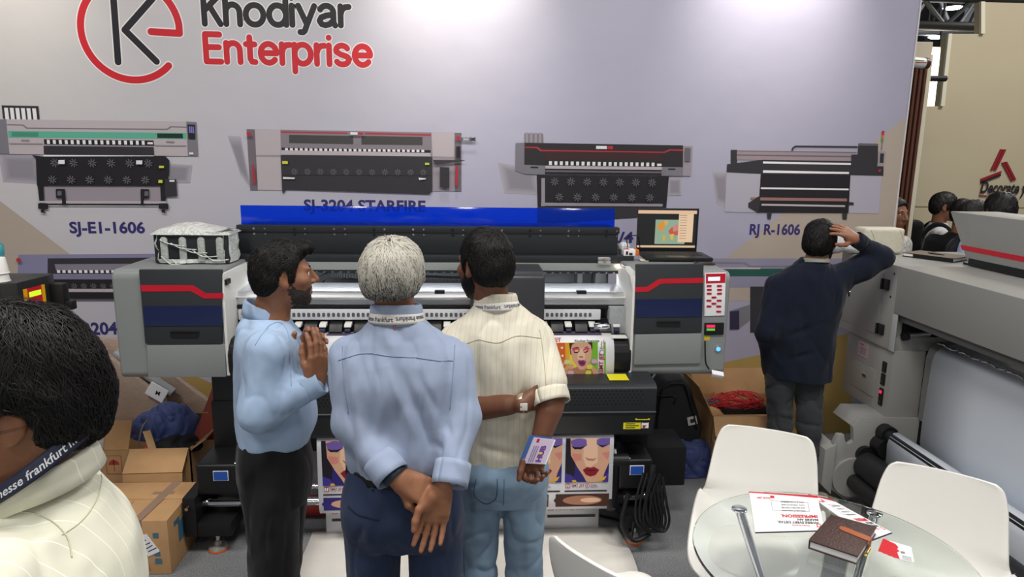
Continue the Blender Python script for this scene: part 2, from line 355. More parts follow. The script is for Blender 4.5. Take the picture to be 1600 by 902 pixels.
art_part('printed_printer', flat(
 shadow([(-2.861, 1.861), (-2.671, 1.859), (-2.671, 1.719), (-2.857, 1.727)]), shadow([(-1.889, 1.822), (-1.755, 1.814), (-1.772, 1.729), (-1.886, 1.728)]),
 ([(-2.655, 1.864), (-1.9, 1.872), (-1.917, 1.601), (-2.66, 1.593)], G3), ([(-2.832, 2.168), (-2.618, 2.167), (-2.62, 2.091), (-2.833, 2.091)], BK2), row(6, [(-2.808, 2.112), (-2.644, 2.111)], 0.011, 0.042, WH),
 ([(-2.894, 2.084), (-2.814, 2.086), (-2.819, 1.879), (-2.919, 1.881)], G2), ([(-2.814, 2.086), (-1.75, 2.09), (-1.755, 1.881), (-2.819, 1.879)], G1), ([(-1.75, 2.09), (-1.689, 2.088), (-1.693, 1.882), (-1.755, 1.883)], G2),
 ([(-2.813, 2.058), (-2.718, 2.057), (-2.695, 2.039), (-1.871, 2.045), (-1.845, 2.061), (-1.75, 2.06), (-1.751, 2.052), (-1.84, 2.053), (-1.867, 2.037), (-2.701, 2.031), (-2.723, 2.049), (-2.813, 2.05)], G2),
 ([(-2.812, 2.017), (-1.754, 2.021), (-1.755, 1.984), (-2.813, 1.978)], GRN), ([(-2.791, 2.011), (-2.635, 2.012), (-2.636, 1.984), (-2.792, 1.984)], pm(70, 136, 118)), ([(-1.93, 2.016), (-1.776, 2.017), (-1.776, 1.988), (-1.93, 1.988)], pm(24, 50, 44)),
 ([(-2.606, 1.971), (-1.955, 1.973), (-1.953, 1.94), (-2.607, 1.939)], BK), row(17, [(-2.581, 1.955), (-2.016, 1.958)], 0.0085, 0.012, WH), ([(-1.99, 1.962), (-1.958, 1.962), (-1.959, 1.949), (-1.992, 1.95)], WH),
 ([(-2.61, 1.931), (-1.956, 1.934), (-1.956, 1.882), (-2.614, 1.879)], BK2), ([(-2.609, 1.939), (-1.956, 1.94), (-1.956, 1.933), (-2.61, 1.931)], G3), ([(-2.811, 1.946), (-2.612, 1.947), (-2.613, 1.941), (-2.812, 1.94)], G3), ([(-1.951, 1.946), (-1.758, 1.947), (-1.758, 1.942), (-1.951, 1.941)], G3),
 ([(-2.738, 1.968), (-2.688, 1.968), (-2.689, 1.96), (-2.739, 1.96)], G3), ([(-1.877, 1.972), (-1.828, 1.972), (-1.829, 1.963), (-1.878, 1.964)], G3), ([(-1.741, 2.073), (-1.697, 2.072), (-1.701, 1.985), (-1.742, 1.986)], BK), row(3, [(-1.73, 2.042), (-1.708, 2.04)], 0.004, 0.02, pm(120, 120, 190)),
 ([(-1.743, 1.903), (-1.718, 1.904), (-1.718, 1.891), (-1.744, 1.891)], WH), ([(-2.616, 1.877), (-1.956, 1.881), (-1.959, 1.871), (-2.615, 1.867)], WH),
 ([(-2.684, 1.874), (-2.617, 1.867), (-1.89, 1.879), (-1.866, 1.854), (-1.875, 1.758), (-2.675, 1.688), (-2.663, 1.854)], BK), ([(-2.655, 1.864), (-1.88, 1.87), (-1.883, 1.696), (-2.654, 1.69)], BK),
 ([(-2.671, 1.698), (-2.636, 1.698), (-2.644, 1.572), (-2.671, 1.572)], BK), ([(-1.934, 1.706), (-1.888, 1.707), (-1.913, 1.579), (-1.937, 1.579)], BK), ([(-1.901, 1.738), (-1.833, 1.739), (-1.835, 1.633), (-1.909, 1.63)], BK2), ([(-1.875, 1.733), (-1.844, 1.734), (-1.845, 1.722), (-1.876, 1.722)], WH),
 ([(-2.678, 1.595), (-1.907, 1.601), (-1.907, 1.588), (-2.679, 1.583)], G1), ([(-2.68, 1.578), (-1.903, 1.584), (-1.903, 1.575), (-2.681, 1.57)], BK),
 ([(-2.68, 1.58), (-2.62, 1.581), (-2.624, 1.545), (-2.683, 1.546)], BK), ([(-1.951, 1.587), (-1.892, 1.586), (-1.895, 1.552), (-1.954, 1.553)], BK), ([(-2.663, 1.545), (-2.647, 1.545), (-2.649, 1.528), (-2.633, 1.519), (-2.67, 1.524)], BK), ([(-1.933, 1.551), (-1.917, 1.551), (-1.918, 1.534), (-1.904, 1.526), (-1.939, 1.531)], BK),
 ([(-2.564, 1.67), (-2.509, 1.671), (-2.512, 1.578), (-2.535, 1.578), (-2.533, 1.616), (-2.568, 1.615)], BK), ([(-2.054, 1.675), (-2.002, 1.674), (-2.007, 1.619), (-2.04, 1.618), (-2.043, 1.582), (-2.06, 1.582)], BK), ([(-2.556, 1.657), (-2.53, 1.658), (-2.533, 1.63), (-2.559, 1.63)], MID), ([(-2.031, 1.661), (-2.007, 1.661), (-2.01, 1.634), (-2.034, 1.633)], MID),
 fans(6, [(-2.553, 1.829), (-1.991, 1.833)], 0.026), fans(6, [(-2.574, 1.727), (-2.015, 1.731)], 0.026),
 ([(-2.522, 1.847), (-2.485, 1.848), (-2.487, 1.823), (-2.525, 1.823)], WH), ([(-2.059, 1.851), (-2.022, 1.851), (-2.025, 1.827), (-2.061, 1.827)], WH), ([(-1.925, 1.82), (-1.895, 1.82), (-1.896, 1.807), (-1.926, 1.806)], YEL), ([(-1.935, 1.733), (-1.911, 1.733), (-1.912, 1.715), (-1.937, 1.715)], YEL)),
 'grey and green printer picture at far left')
art_part('printed_printer', flat(
 shadow([(-1.493, 1.978), (-1.431, 1.974), (-1.394, 1.718), (-1.442, 1.791)]),
 ([(-1.389, 2.05), (-0.0598, 2.048), (-0.0599, 1.681), (-1.388, 1.673)], G3), ([(-1.389, 2.05), (-1.34, 2.049), (-1.341, 1.673), (-1.388, 1.673)], pm(112, 102, 110)), ([(-0.1027, 2.047), (-0.0598, 2.047), (-0.0599, 1.681), (-0.1035, 1.68)], pm(112, 102, 110)),
 ([(-1.338, 2.049), (-1.183, 2.049), (-1.187, 1.895), (-1.34, 1.893)], G1), ([(-1.34, 1.881), (-1.187, 1.881), (-1.19, 1.677), (-1.341, 1.678)], G1), ([(-0.2484, 2.047), (-0.1027, 2.047), (-0.1052, 1.897), (-0.241, 1.9)], G1),
 ([(-1.183, 2.05), (-0.2484, 2.047), (-0.2497, 1.897), (-1.187, 1.895)], pm(132, 124, 132)), ([(-1.18, 2.04), (-0.7687, 2.039), (-0.769, 2.031), (-1.18, 2.031)], PRED), ([(-0.6631, 2.04), (-0.2506, 2.037), (-0.2507, 2.027), (-0.6634, 2.03)], PRED),
 ([(-1.131, 2.019), (-0.7356, 2.019), (-0.7371, 1.968), (-1.133, 1.969)], pm(70, 68, 66)), ([(-0.6848, 2.02), (-0.3043, 2.019), (-0.3048, 1.969), (-0.6863, 1.967)], pm(70, 68, 66)),
 ([(-1.18, 1.941), (-0.2536, 1.938), (-0.2538, 1.921), (-1.181, 1.925)], BK), row(29, [(-1.151, 1.931), (-0.3031, 1.932)], 0.009, 0.0075, WH), ([(-1.183, 1.925), (-0.2538, 1.921), (-0.254, 1.899), (-1.185, 1.897)], G1),
 ([(-1.187, 1.893), (-0.2432, 1.897), (-0.2449, 1.687), (-0.2625, 1.663), (-1.163, 1.684), (-1.184, 1.654), (-1.189, 1.677)], BK2), ([(-1.186, 1.773), (-0.2442, 1.78), (-0.2442, 1.776), (-1.187, 1.767)], BK), fans(11, [(-1.107, 1.793), (-0.2991, 1.798)], 0.021),
 ([(-1.176, 1.858), (-1.142, 1.858), (-1.143, 1.841), (-1.177, 1.841)], YEL), ([(-0.2888, 1.859), (-0.2629, 1.859), (-0.2631, 1.846), (-0.2889, 1.846)], YEL), ([(-1.176, 1.76), (-1.102, 1.757), (-1.107, 1.748), (-1.177, 1.748)], WH), ([(-0.3319, 1.766), (-0.2854, 1.762), (-0.2855, 1.756), (-0.3266, 1.751)], WH),
 ([(-1.362, 1.824), (-1.351, 1.841), (-1.347, 1.718), (-1.362, 1.723)], PRED), ([(-0.0967, 1.84), (-0.0815, 1.84), (-0.0838, 1.719), (-0.0991, 1.719)], PRED), ([(-0.1962, 1.834), (-0.1357, 1.833), (-0.1361, 1.704), (-0.197, 1.71)], BK2), ([(-0.2391, 1.878), (-0.0338, 1.879), (-0.0663, 1.868), (-0.2285, 1.849)], pm(60, 56, 60)),
 ([(-0.0921, 1.963), (-0.0663, 1.964), (-0.0663, 1.893), (-0.0923, 1.893)], BK), ([(-0.0598, 2.019), (0.0307, 2.018), (0.0308, 1.999), (-0.0598, 1.998)], MID), ([(-0.049, 2.015), (-0.0124, 2.014), (-0.0124, 2.002), (-0.049, 2.001)], pm(178, 176, 188)), ([(-0.007, 2.027), (0.007, 2.015), (0.0307, 2.024), (0.02, 2.009), (0.033, 1.995), (0.0135, 2.003), (-0.0059, 1.992), (0.0049, 2.009)], BK2),
 (disc(*(-1.371, 2.019), 0.013), PRED), (disc(*(-0.0797, 2.015), 0.013), PRED), ([(-0.7497, 2.042), (-0.7054, 2.041), (-0.7058, 2.026), (-0.7502, 2.026)], WH), ([(-0.7012, 2.04), (-0.6716, 2.041), (-0.672, 2.026), (-0.7016, 2.026)], PRED)),
 'long grey and black printer picture')
art_part('printed_printer', flat(
 shadow([(0.2034, 1.843), (0.4011, 1.814), (0.4257, 1.684), (0.2381, 1.692)]), shadow([(1.294, 1.77), (1.361, 1.771), (1.367, 1.683), (1.299, 1.682)]),
 ([(0.4235, 1.792), (1.287, 1.792), (1.281, 1.587), (0.4333, 1.585)], BK), ([(0.4537, 1.771), (0.4768, 1.771), (0.481, 1.591), (0.4576, 1.591)], G3), ([(0.4549, 1.614), (1.255, 1.614), (1.256, 1.597), (0.4553, 1.594)], G3), ([(0.4322, 1.585), (1.258, 1.593), (1.262, 1.537), (0.4345, 1.474)], BK2),
 ([(0.3398, 2.052), (0.4573, 2.052), (0.4609, 1.991), (0.3409, 1.993)], G2), row(4, [(0.3556, 2.022), (0.4406, 2.021)], 0.008, 0.035, G3),
 ([(0.2843, 1.99), (0.343, 1.993), (0.3443, 1.796), (0.2847, 1.817)], G2), ([(0.3409, 1.993), (1.368, 1.991), (1.38, 1.795), (0.3421, 1.796)], pm(44, 40, 44)), ([(1.368, 1.988), (1.431, 1.987), (1.432, 1.796), (1.378, 1.797)], G3),
 ([(0.3435, 1.968), (0.4253, 1.968), (0.4509, 1.95), (1.244, 1.949), (1.282, 1.966), (1.367, 1.965), (1.368, 1.956), (1.287, 1.957), (1.25, 1.942), (0.4423, 1.941), (0.4179, 1.96), (0.3436, 1.961)], PRED), ([(0.4751, 1.942), (1.23, 1.941), (1.233, 1.891), (0.4764, 1.888)], pm(58, 36, 38)),
 ([(0.8016, 1.98), (0.87, 1.98), (0.8708, 1.961), (0.8023, 1.961)], WH), ([(0.8745, 1.979), (0.9099, 1.98), (0.9107, 1.96), (0.8752, 1.961)], PRED),
 ([(0.3411, 1.854), (0.4772, 1.851), (0.4764, 1.793), (0.3421, 1.796)], G2), ([(1.235, 1.852), (1.374, 1.852), (1.378, 1.795), (1.236, 1.796)], G2), ([(0.3829, 1.844), (0.4312, 1.843), (0.4314, 1.833), (0.3831, 1.834)], BK), ([(1.278, 1.843), (1.325, 1.843), (1.326, 1.834), (1.278, 1.834)], BK),
 ([(0.4765, 1.881), (1.233, 1.883), (1.235, 1.855), (0.4772, 1.851)], BK), row(20, [(0.5098, 1.867), (1.176, 1.867)], 0.0095, 0.012, WH), ([(1.202, 1.873), (1.231, 1.873), (1.232, 1.858), (1.203, 1.857)], WH), ([(0.4772, 1.851), (1.235, 1.852), (1.236, 1.833), (0.4777, 1.832)], G1), ([(0.4779, 1.823), (1.234, 1.824), (1.235, 1.811), (0.4782, 1.81)], MID),
 ([(1.378, 1.976), (1.416, 1.975), (1.419, 1.889), (1.383, 1.889)], MID), fans(7, [(0.5392, 1.75), (1.173, 1.751)], 0.027), fans(6, [(0.5706, 1.652), (1.162, 1.654)], 0.027)),
 'black printer picture with a red line')
art_part('printed_printer', flat(
 shadow([(1.588, 1.806), (1.667, 1.807), (1.681, 1.619), (1.622, 1.641)]),
 ([(1.671, 1.818), (1.895, 1.815), (1.916, 1.563), (1.674, 1.565)], pm(170, 166, 180)), ([(2.501, 1.815), (2.718, 1.815), (2.727, 1.563), (2.522, 1.566)], pm(170, 166, 180)),
 ([(1.667, 1.875), (1.904, 1.907), (1.912, 1.816), (1.668, 1.825)], BK2), ([(1.685, 1.967), (1.727, 1.968), (1.734, 1.872), (1.692, 1.876)], BK2), ([(1.726, 1.965), (2.53, 1.966), (2.496, 1.906), (1.73, 1.905)], pm(150, 134, 140)), ([(1.728, 1.939), (2.494, 1.939), (2.495, 1.93), (1.728, 1.931)], MID), ([(1.726, 1.963), (2.53, 1.964), (2.53, 1.959), (1.726, 1.959)], MID),
 ([(1.899, 1.907), (2.498, 1.906), (2.506, 1.817), (1.912, 1.816)], BK2), ([(1.905, 1.896), (2.497, 1.893), (2.499, 1.881), (1.906, 1.883)], WH), ([(1.91, 1.839), (2.492, 1.835), (2.491, 1.822), (1.911, 1.823)], WH),
 ([(2.535, 2.021), (2.668, 2.02), (2.681, 1.875), (2.723, 1.871), (2.728, 1.813), (2.503, 1.815), (2.494, 1.948), (2.537, 1.95)], BK2), ([(2.535, 2.018), (2.668, 2.018), (2.67, 2.007), (2.537, 2.007)], MID), ([(2.681, 1.972), (2.723, 1.971), (2.725, 1.876), (2.678, 1.875)], G3), ([(2.689, 1.959), (2.715, 1.957), (2.718, 1.895), (2.692, 1.897)], BK2),
 ([(2.087, 1.968), (2.092, 1.988), (2.112, 2.001), (2.531, 2.003), (2.533, 1.992), (2.119, 1.99), (2.102, 1.982), (2.096, 1.966)], BK2), ([(1.897, 1.815), (2.503, 1.815), (2.516, 1.565), (1.9, 1.563)], BK), ([(1.904, 1.728), (2.499, 1.727), (2.501, 1.716), (1.905, 1.717)], WH), ([(1.839, 1.663), (2.495, 1.661), (2.497, 1.643), (1.909, 1.643), (1.84, 1.649)], pm(150, 110, 106)), ([(1.917, 1.621), (2.487, 1.617), (2.488, 1.605), (1.918, 1.609)], G1),
 ([(1.828, 1.625), (1.891, 1.668), (1.907, 1.668), (1.902, 1.559), (1.83, 1.598)], BK2), ([(2.509, 1.638), (2.544, 1.636), (2.546, 1.618), (2.511, 1.618)], BK2), ([(1.96, 1.56), (1.993, 1.56), (1.987, 1.52), (1.966, 1.522)], BK2), ([(2.473, 1.564), (2.508, 1.565), (2.508, 1.522), (2.479, 1.524)], BK2),
 ([(2.683, 2.103), (2.7, 2.103), (2.698, 2.075), (2.684, 2.077)], PRED), ([(2.684, 2.077), (2.698, 2.075), (2.699, 2.051), (2.685, 2.053)], pm(196, 110, 60)), ([(2.685, 2.053), (2.699, 2.051), (2.699, 2.032), (2.685, 2.034)], pm(80, 140, 90)), ([(2.69, 2.032), (2.694, 2.032), (2.697, 1.98), (2.692, 1.98)], MID), (disc(*(2.697, 1.847), 0.009), PRED)),
 'dark flatbed printer picture at far right')
art_part('printed_printer', flat(
 ([(-2.844, 1.256), (-1.933, 1.267), (-1.937, 1.214), (-2.671, 1.211), (-2.68, 1.134), (-2.863, 1.136)], pm(130, 128, 158)), ([(-2.669, 1.233), (-1.935, 1.243), (-1.943, 1.137), (-2.68, 1.134)], BK2), ([(-2.631, 1.196), (-1.938, 1.203), (-1.941, 1.161), (-2.625, 1.156)], pm(128, 122, 136)), row(20, [(-2.611, 1.149), (-1.974, 1.151)], 0.0095, 0.009, WH), ([(-2.69, 1.134), (-1.943, 1.137), (-1.946, 1.101), (-2.684, 1.099)], pm(120, 118, 142)),
 ([(-2.673, 1.099), (-1.946, 1.099), (-1.951, 1.041), (-2.669, 1.04)], BK), fans(12, [(-2.642, 1.055), (-1.982, 1.057)], 0.02), ([(-2.621, 1.04), (-1.951, 1.039), (-1.953, 1.019), (-2.623, 1.02)], G1), ([(-2.672, 1.02), (-1.953, 1.019), (-1.956, 0.9763), (-2.592, 0.9753)], BK), (disc(*(-2.836, 1.224), 0.014), PRED)),
 'violet grey printer picture behind the left cabinet')
art_part('printed_printer', flat(
 ([(1.557, 1.253), (2.707, 1.259), (2.729, 1.065), (1.571, 1.053)], pm(140, 136, 158)), ([(1.562, 1.184), (2.715, 1.189), (2.721, 1.136), (1.566, 1.132)], pm(40, 84, 74)), ([(1.562, 1.193), (1.948, 1.194), (1.949, 1.183), (1.562, 1.182)], G1), ([(1.559, 1.232), (1.844, 1.229), (1.876, 1.207), (2.713, 1.206), (2.714, 1.198), (1.868, 1.196), (1.831, 1.218), (1.56, 1.219)], G2),
 ([(1.888, 1.063), (2.729, 1.065), (2.762, 0.7853), (1.954, 0.7951), (1.95, 0.7409), (1.914, 0.741)], BK2), ([(1.759, 0.8939), (1.898, 0.9385), (1.907, 0.8312), (1.823, 0.7592), (1.769, 0.7593)], G2), ([(1.76, 0.8894), (1.825, 0.8984), (1.836, 0.7637), (1.769, 0.7638)], pm(50, 48, 70))),
 'grey and green printer picture behind the right cabinet')

# ------------------------------------------------------------------ the large printer (stands parallel to the wall)
PR = thing('large_format_printer', 'grey and charcoal roll printer with red stripes standing in front of the banner', 'printer', (-0.2, 3.4, 0))
CABP = [(3.67, 1.37), (3.285, 1.37), (3.262, 1.36), (3.25, 1.335), (3.25, 0.87), (3.262, 0.85), (3.29, 0.842), (3.67, 0.842)]
def cabinet(x0, x1, lab):
    b = B(); b.prism(CABP, 'x', x0, x1, GREY, 0.012, 3); return b.done('cabinet', PR, 40, lab)
cl = cabinet(-1.66, -1.158, 'left grey cabinet'); cr = cabinet(0.795, 1.268, 'right grey cabinet with keypad')
def fpl(poly, m, y1=3.25, t=0.006, bev=0.0): b = B(); b.prism(poly, 'y', y1-t, y1+0.004, m, bev); return b
BWIN = mat('smoked_blue_window', (0.006, 0.014, 0.07), 0.05, 0, spec=0.7, coat=0.6)
def sub(b, name, par, lab=None, sm=30): return b.done(name, par, sm, lab)
# left door
d = sub(fpl([(-1.526, 1.375), (-1.15, 1.376), (-1.173, 1.022), (-1.527, 1.02)], DGREY, 3.25, 0.016, 0.006), 'door', cl)
sub(fpl([(-1.521, 1.302), (-1.287, 1.302), (-1.229, 1.264), (-1.153, 1.265), (-1.155, 1.24), (-1.239, 1.239), (-1.298, 1.274), (-1.52, 1.272)], RED, 3.234, 0.0015), 'stripe', cl)
sub(fpl([(-1.518, 1.202), (-1.16, 1.205), (-1.165, 1.109), (-1.517, 1.108)], BWIN, 3.233, 0.002), 'window', cl)
b = B(); b.prism([(-1.4, 1.082), (-1.283, 1.082), (-1.274, 1.075), (-1.276, 1.057), (-1.285, 1.049), (-1.399, 1.049), (-1.407, 1.057), (-1.406, 1.076)], 'y', 3.231, 3.2335, MATTE, 0); b.prism([(-1.405, 1.082), (-1.273, 1.082), (-1.274, 1.076), (-1.406, 1.076)], 'y', 3.2285, 3.233, BLACK, 0.001); sub(b, 'handle', cl)
b = B(); b.prism([(-1.522, 1.014), (-1.161, 1.016), (-1.166, 0.8539), (-1.529, 0.8528)], 'y', 3.238, 3.252, GREY, 0.006); sub(b, 'lower_panel', cl)
b = B(); b.box(-1.162, -1.148, 3.24, 3.62, 0.86, 1.355, WHITE, 0.004); b.box(-1.150, -1.135, 3.25, 3.30, 1.30, 1.325, BLACK, 0.002); sub(b, 'inner_edge', cl, 'pale inner edge')
# right door
sub(fpl([(0.7917, 1.409), (1.124, 1.413), (1.137, 1.072), (0.7988, 1.066)], DGREY, 3.25, 0.016, 0.006), 'door', cr)
sub(fpl([(0.7943, 1.298), (0.8505, 1.3), (0.9079, 1.339), (1.124, 1.345), (1.126, 1.32), (0.9186, 1.316), (0.858, 1.276), (0.7954, 1.275)], RED, 3.234, 0.0015), 'stripe', cr)
sub(fpl([(0.8003, 1.238), (1.125, 1.242), (1.128, 1.152), (0.8046, 1.149)], BWIN, 3.233, 0.002), 'window', cr)
b = B(); b.prism([(0.9131, 1.13), (1.018, 1.13), (1.025, 1.123), (1.026, 1.107), (1.02, 1.101), (0.9147, 1.101), (0.908, 1.107), (0.9071, 1.124)], 'y', 3.231, 3.2335, MATTE, 0); b.prism([(0.9064, 1.13), (1.024, 1.13), (1.024, 1.124), (0.9068, 1.124)], 'y', 3.2285, 3.233, BLACK, 0.001); sub(b, 'handle', cr)
b = B(); b.prism([(0.8053, 1.063), (1.137, 1.069), (1.142, 0.9108), (0.8065, 0.9057)], 'y', 3.238, 3.252, GREY, 0.006); sub(b, 'lower_panel', cr)
b = B(); b.box(0.783, 0.797, 3.24, 3.62, 0.85, 1.35, WHITE, 0.004); b.prism([(0.7429, 1.397), (0.7648, 1.397), (0.7942, 1.372), (0.7984, 1.283), (0.7792, 1.29), (0.77, 1.353), (0.7472, 1.372)], 'y', 3.245, 3.26, WHITE, 0.002); sub(b, 'inner_edge', cr, 'pale inner edge')
b = B(); b.prism([(1.134, 1.366), (1.239, 1.369), (1.248, 1.155), (1.147, 1.152)], 'y', 3.2455, 3.252, PAPER, 0.001); kp = sub(b, 'keypad', cr, 'white keypad with red keys')
b = B(); b.prism([(1.14, 1.363), (1.237, 1.365), (1.239, 1.319), (1.144, 1.315)], 'y', 3.2445, 3.246, RED); b.prism([(1.152, 1.347), (1.211, 1.349), (1.212, 1.33), (1.153, 1.328)], 'y', 3.2436, 3.245, mat('lcd_screen', (0.5, 0.7, 0.9), 0.3, emit=(0.55, 0.75, 1.0), es=0.9)); sub(b, 'display', cr)
b = B(); RK = mat('red_key', srgb(176, 30, 52), 0.4)
for q in [(1.16, 1.303), (1.211, 1.303), (1.162, 1.284), (1.213, 1.284), (1.163, 1.265), (1.214, 1.265), (1.188, 1.246), (1.164, 1.23), (1.215, 1.23), (1.19, 1.215), (1.166, 1.201), (1.215, 1.201), (1.217, 1.175)]:
    b.prism(rrect(q[0]-0.0125, q[0]+0.0125, q[1]-0.0048, q[1]+0.0048, 0.004, 2), 'y', 3.2432, 3.246, RK)
sub(b, 'keys', cr, 'red keys')
b = B(); b.prism([(1.151, 1.117), (1.248, 1.118), (1.249, 1.058), (1.154, 1.056)], 'y', 3.242, 3.252, BLACK, 0.002); b.prism([(1.16, 1.108), (1.202, 1.108), (1.202, 1.095), (1.161, 1.095)], 'y', 3.2412, 3.243, mat('red_digits', (0.4, 0, 0.02), 0.3, emit=(1, 0.02, 0.08), es=1.6)); b.prism([(1.161, 1.09), (1.203, 1.09), (1.204, 1.079), (1.162, 1.079)], 'y', 3.2412, 3.243, mat('green_digits', (0.05, 0.2, 0.02), 0.3, emit=(0.2, 0.7, 0.1), es=0.6)); sub(b, 'temperature_meter', cr)
b = B(); c = (1.228, 0.9844); b.lathe([(0, 0.008), (0.012, 0.008), (0.014, 0.004), (0.017, 0.004), (0.018, 0)], (c[0], 3.25, c[1]), CHROME, 18, (0, -1, 0)); b.lathe([(0, 0.0095), (0.0105, 0.009), (0.011, 0.007)], (c[0], 3.25, c[1]), mat('blue_lamp', (0.02, 0.1, 0.8), 0.2, emit=(0.05, 0.25, 1.0), es=3.0), 16, (0, -1, 0)); sub(b, 'power_button', cr, 'blue lit power button')
sub(fpl([(1.154, 1.05), (1.183, 1.05), (1.183, 1.028), (1.156, 1.028)], mat('yellow_label', srgb(204, 180, 40), 0.5), 3.25, 0.001), 'sticker', cr)
b = B(); b.tube(smooth_path([(1.157, 3.24, 1.027), (1.163, 3.235, 0.9399), (1.169, 3.23, 0.9084), (1.182, 3.225, 0.8868)]), 0.004, BLACK); b.grid(lambda u, v: Vector((1.195+0.06*u, 3.225-0.012*math.sin(PI*v), 0.848+0.035*v-0.012*u)), 4, 4, PAPER); sub(b, 'cable_tag', cr, 'white paper tag on a black cable')
# hood, blue lid, rails
b = B(); b.box(-1.205, 0.79, 3.65, 3.95, 1.395, 1.533, DARK, 0.006); b.box(-1.21, 0.795, 3.642, 3.70, 1.508, 1.542, DARK, 0.004)
hood = b.done('hood', PR, 30, 'charcoal hood box')
b = B()
for k in range(10):
    for dz in (1.524, 1.496):
        x = -1.12+0.205*k; y = 3.641 if dz > 1.51 else 3.649
        b.lathe([(0, 0.003), (0.006, 0.0028), (0.0075, 0)], (x, y, dz), MATTE if k % 2 else CHROME, 8, (0, -1, 0)); b.lathe([(0, 0.003), (0.005, 0.0028), (0.0065, 0)], (x+0.055, y, dz), CHROME, 8, (0, -1, 0))
b.done('screws', hood, 30, kind='stuff')
b = B(); b.box(-1.197, 0.775, 3.688, 3.694, 1.53, 1.640, BLUEACR, 0.001); b.done('acrylic_lid', PR, 30, 'raised translucent blue acrylic lid')
b = B(); b.box(-1.24, 0.87, 3.60, 3.9, 1.356, 1.395, DARK, 0.004); b.done('top_rail', PR)
b = B(); b.box(-1.20, 0.85, 3.585, 3.66, 1.318, 1.357, mat('rail_grey', srgb(140, 145, 142), 0.4), 0.003); lr = b.done('lower_rail', PR)
b = B()
for k in range(95): b.box(-1.15+0.0205*k, -1.1405+0.0205*k, 3.584, 3.592, 1.303, 1.311, CHROME if k % 2 else BLACK)
b.box(-1.2, 0.83, 3.588, 3.60, 1.304, 1.318, DARK); b.done('led_chain', lr, 0, kind='stuff')
b = B(); b.box(-1.10, 0.76, 3.612, 3.640, 1.312, 1.3175, mat('led_strip', (1, 1, 1), 0.3, emit=(0.92, 0.95, 1.0), es=5.0)); b.done('work_light', lr, 0, 'white work light strip')
area((-0.17, 3.60, 1.305), (R(12), 0, 0), 1.86, 0.03, 2.2, (0.92, 0.95, 1.0), 'work_light')
b = B(); _q = (0.7053, 1.376)
b.prism(rrect(_q[0]-0.034, _q[0]+0.034, _q[1]-0.001, _q[1]+0.016, 0.007), 'y', 3.578, 3.60, STEEL, 0.001); b.prism(rrect(_q[0]-0.034, _q[0]+0.034, _q[1]-0.022, _q[1]-0.004, 0.003), 'y', 3.572, 3.60, STEEL, 0.001); b.box(_q[0]-0.006, _q[0]+0.006, 3.568, 3.58, _q[1]-0.014, _q[1]+0.012, mat('brass', (0.7, 0.5, 0.25), 0.3, 1)); b.done('latch', lr, 30, 'metal latch')
b = B(); b.box(-1.162, 0.80, 3.92, 3.94, 0.9, 1.356, mat('inner_grey', srgb(140, 143, 146), 0.5)); b.box(0.60, 0.63, 3.80, 3.92, 1.0, 1.36, GREY, 0.004); b.box(0.70, 0.76, 3.78, 3.92, 1.0, 1.36, GREY, 0.004); b.box(-1.06, -1.0, 3.80, 3.92, 1.0, 1.36, GREY, 0.004); b.done('back_wall', PR)
b = B(); b.lathe([(0, 0.01), (0.006, 0.008), (0.009, 0)], (0.7804, 3.575, 1.346), mat('white_lamp', (1, 1, 1), 0.2, emit=(1, 0.75, 0.6), es=14), 12, (0, -1, 0)); b.done('indicator_lamp', lr, 30, 'glowing white lamp')
# cable chain: links along a loop
b = B(); path = smooth_path([(-0.8221, 3.72, 1.19), (-0.8141, 3.72, 1.221), (-0.7889, 3.72, 1.256), (-0.734, 3.72, 1.272), (-0.6045, 3.72, 1.269), (-0.3991, 3.72, 1.254), (-0.1225, 3.72, 1.241), (0.0867, 3.72, 1.242)], 10)
LNK = mat('chain_black', srgb(30, 31, 33), 0.5)
for i in range(len(path)-1):
    p, q = path[i], path[i+1]; t = (q-p); n = Vector((0, 1, 0)); s_ = t.normalized().cross(n)
    b.obox((p+q)/2, t*0.55, n*0.045, s_*0.016, LNK, 0.003, 1)
b.done('cable_chain', PR, 30, 'black looped cable chain')
b = B(); b.box(-0.75, 0.78, 3.66, 3.80, 1.19, 1.21, LNK, 0.004); b.box(0.25, 0.6, 3.64, 3.7, 1.20, 1.235, BLACK, 0.01); b.done('chain_tray', PR)
# beam with linear guide and perforated scale strip
b = B(); b.prism([(3.40, 1.175), (3.40, 1.205), (3.43, 1.235), (3.62, 1.245), (3.62, 1.15), (3.42, 1.15)], 'x', -1.16, 0.80, STEEL, 0.004); beam = b.done('beam', PR, 30, 'brushed aluminium beam')
b = B(); b.box(-1.16, 0.80, 3.392, 3.408, 1.209, 1.214, WHITE, 0.001); b.box(-1.16, 0.80, 3.396, 3.42, 1.158, 1.170, MATTE, 0.001)
for k in range(5): b.box(-0.9+0.36*k, -0.85+0.36*k, 3.42, 3.45, 1.222, 1.242, BLACK, 0.002)
b.done('guide_rail', beam)
b = B(); b.box(-1.14, 0.66, 3.385, 3.41, 1.10, 1.152, mat('scale_strip', srgb(214, 216, 220), 0.35), 0.004); sc_ = b.done('perforated_strip', beam)
b = B()
for k in range(72):
    x = -1.12+0.0242*k; b.prism(rrect(x, x+0.014, 1.116, 1.136, 0.004, 2), 'y', 3.383, 3.387, mat('strip_hole', srgb(90, 92, 98), 0.5))
b.done('strip_holes', sc_, 0, kind='stuff')
# carriage
b = B(); b.prism([(3.34, 1.355), (3.30, 1.335), (3.295, 1.05), (3.62, 1.05), (3.62, 1.355)], 'x', 0.0, 0.363, mat('carriage_black', srgb(62, 62, 66), 0.3, 0, 0.02, 50), 0.012, 3); b.done('print_carriage', PR, 40, 'dark grey print carriage')
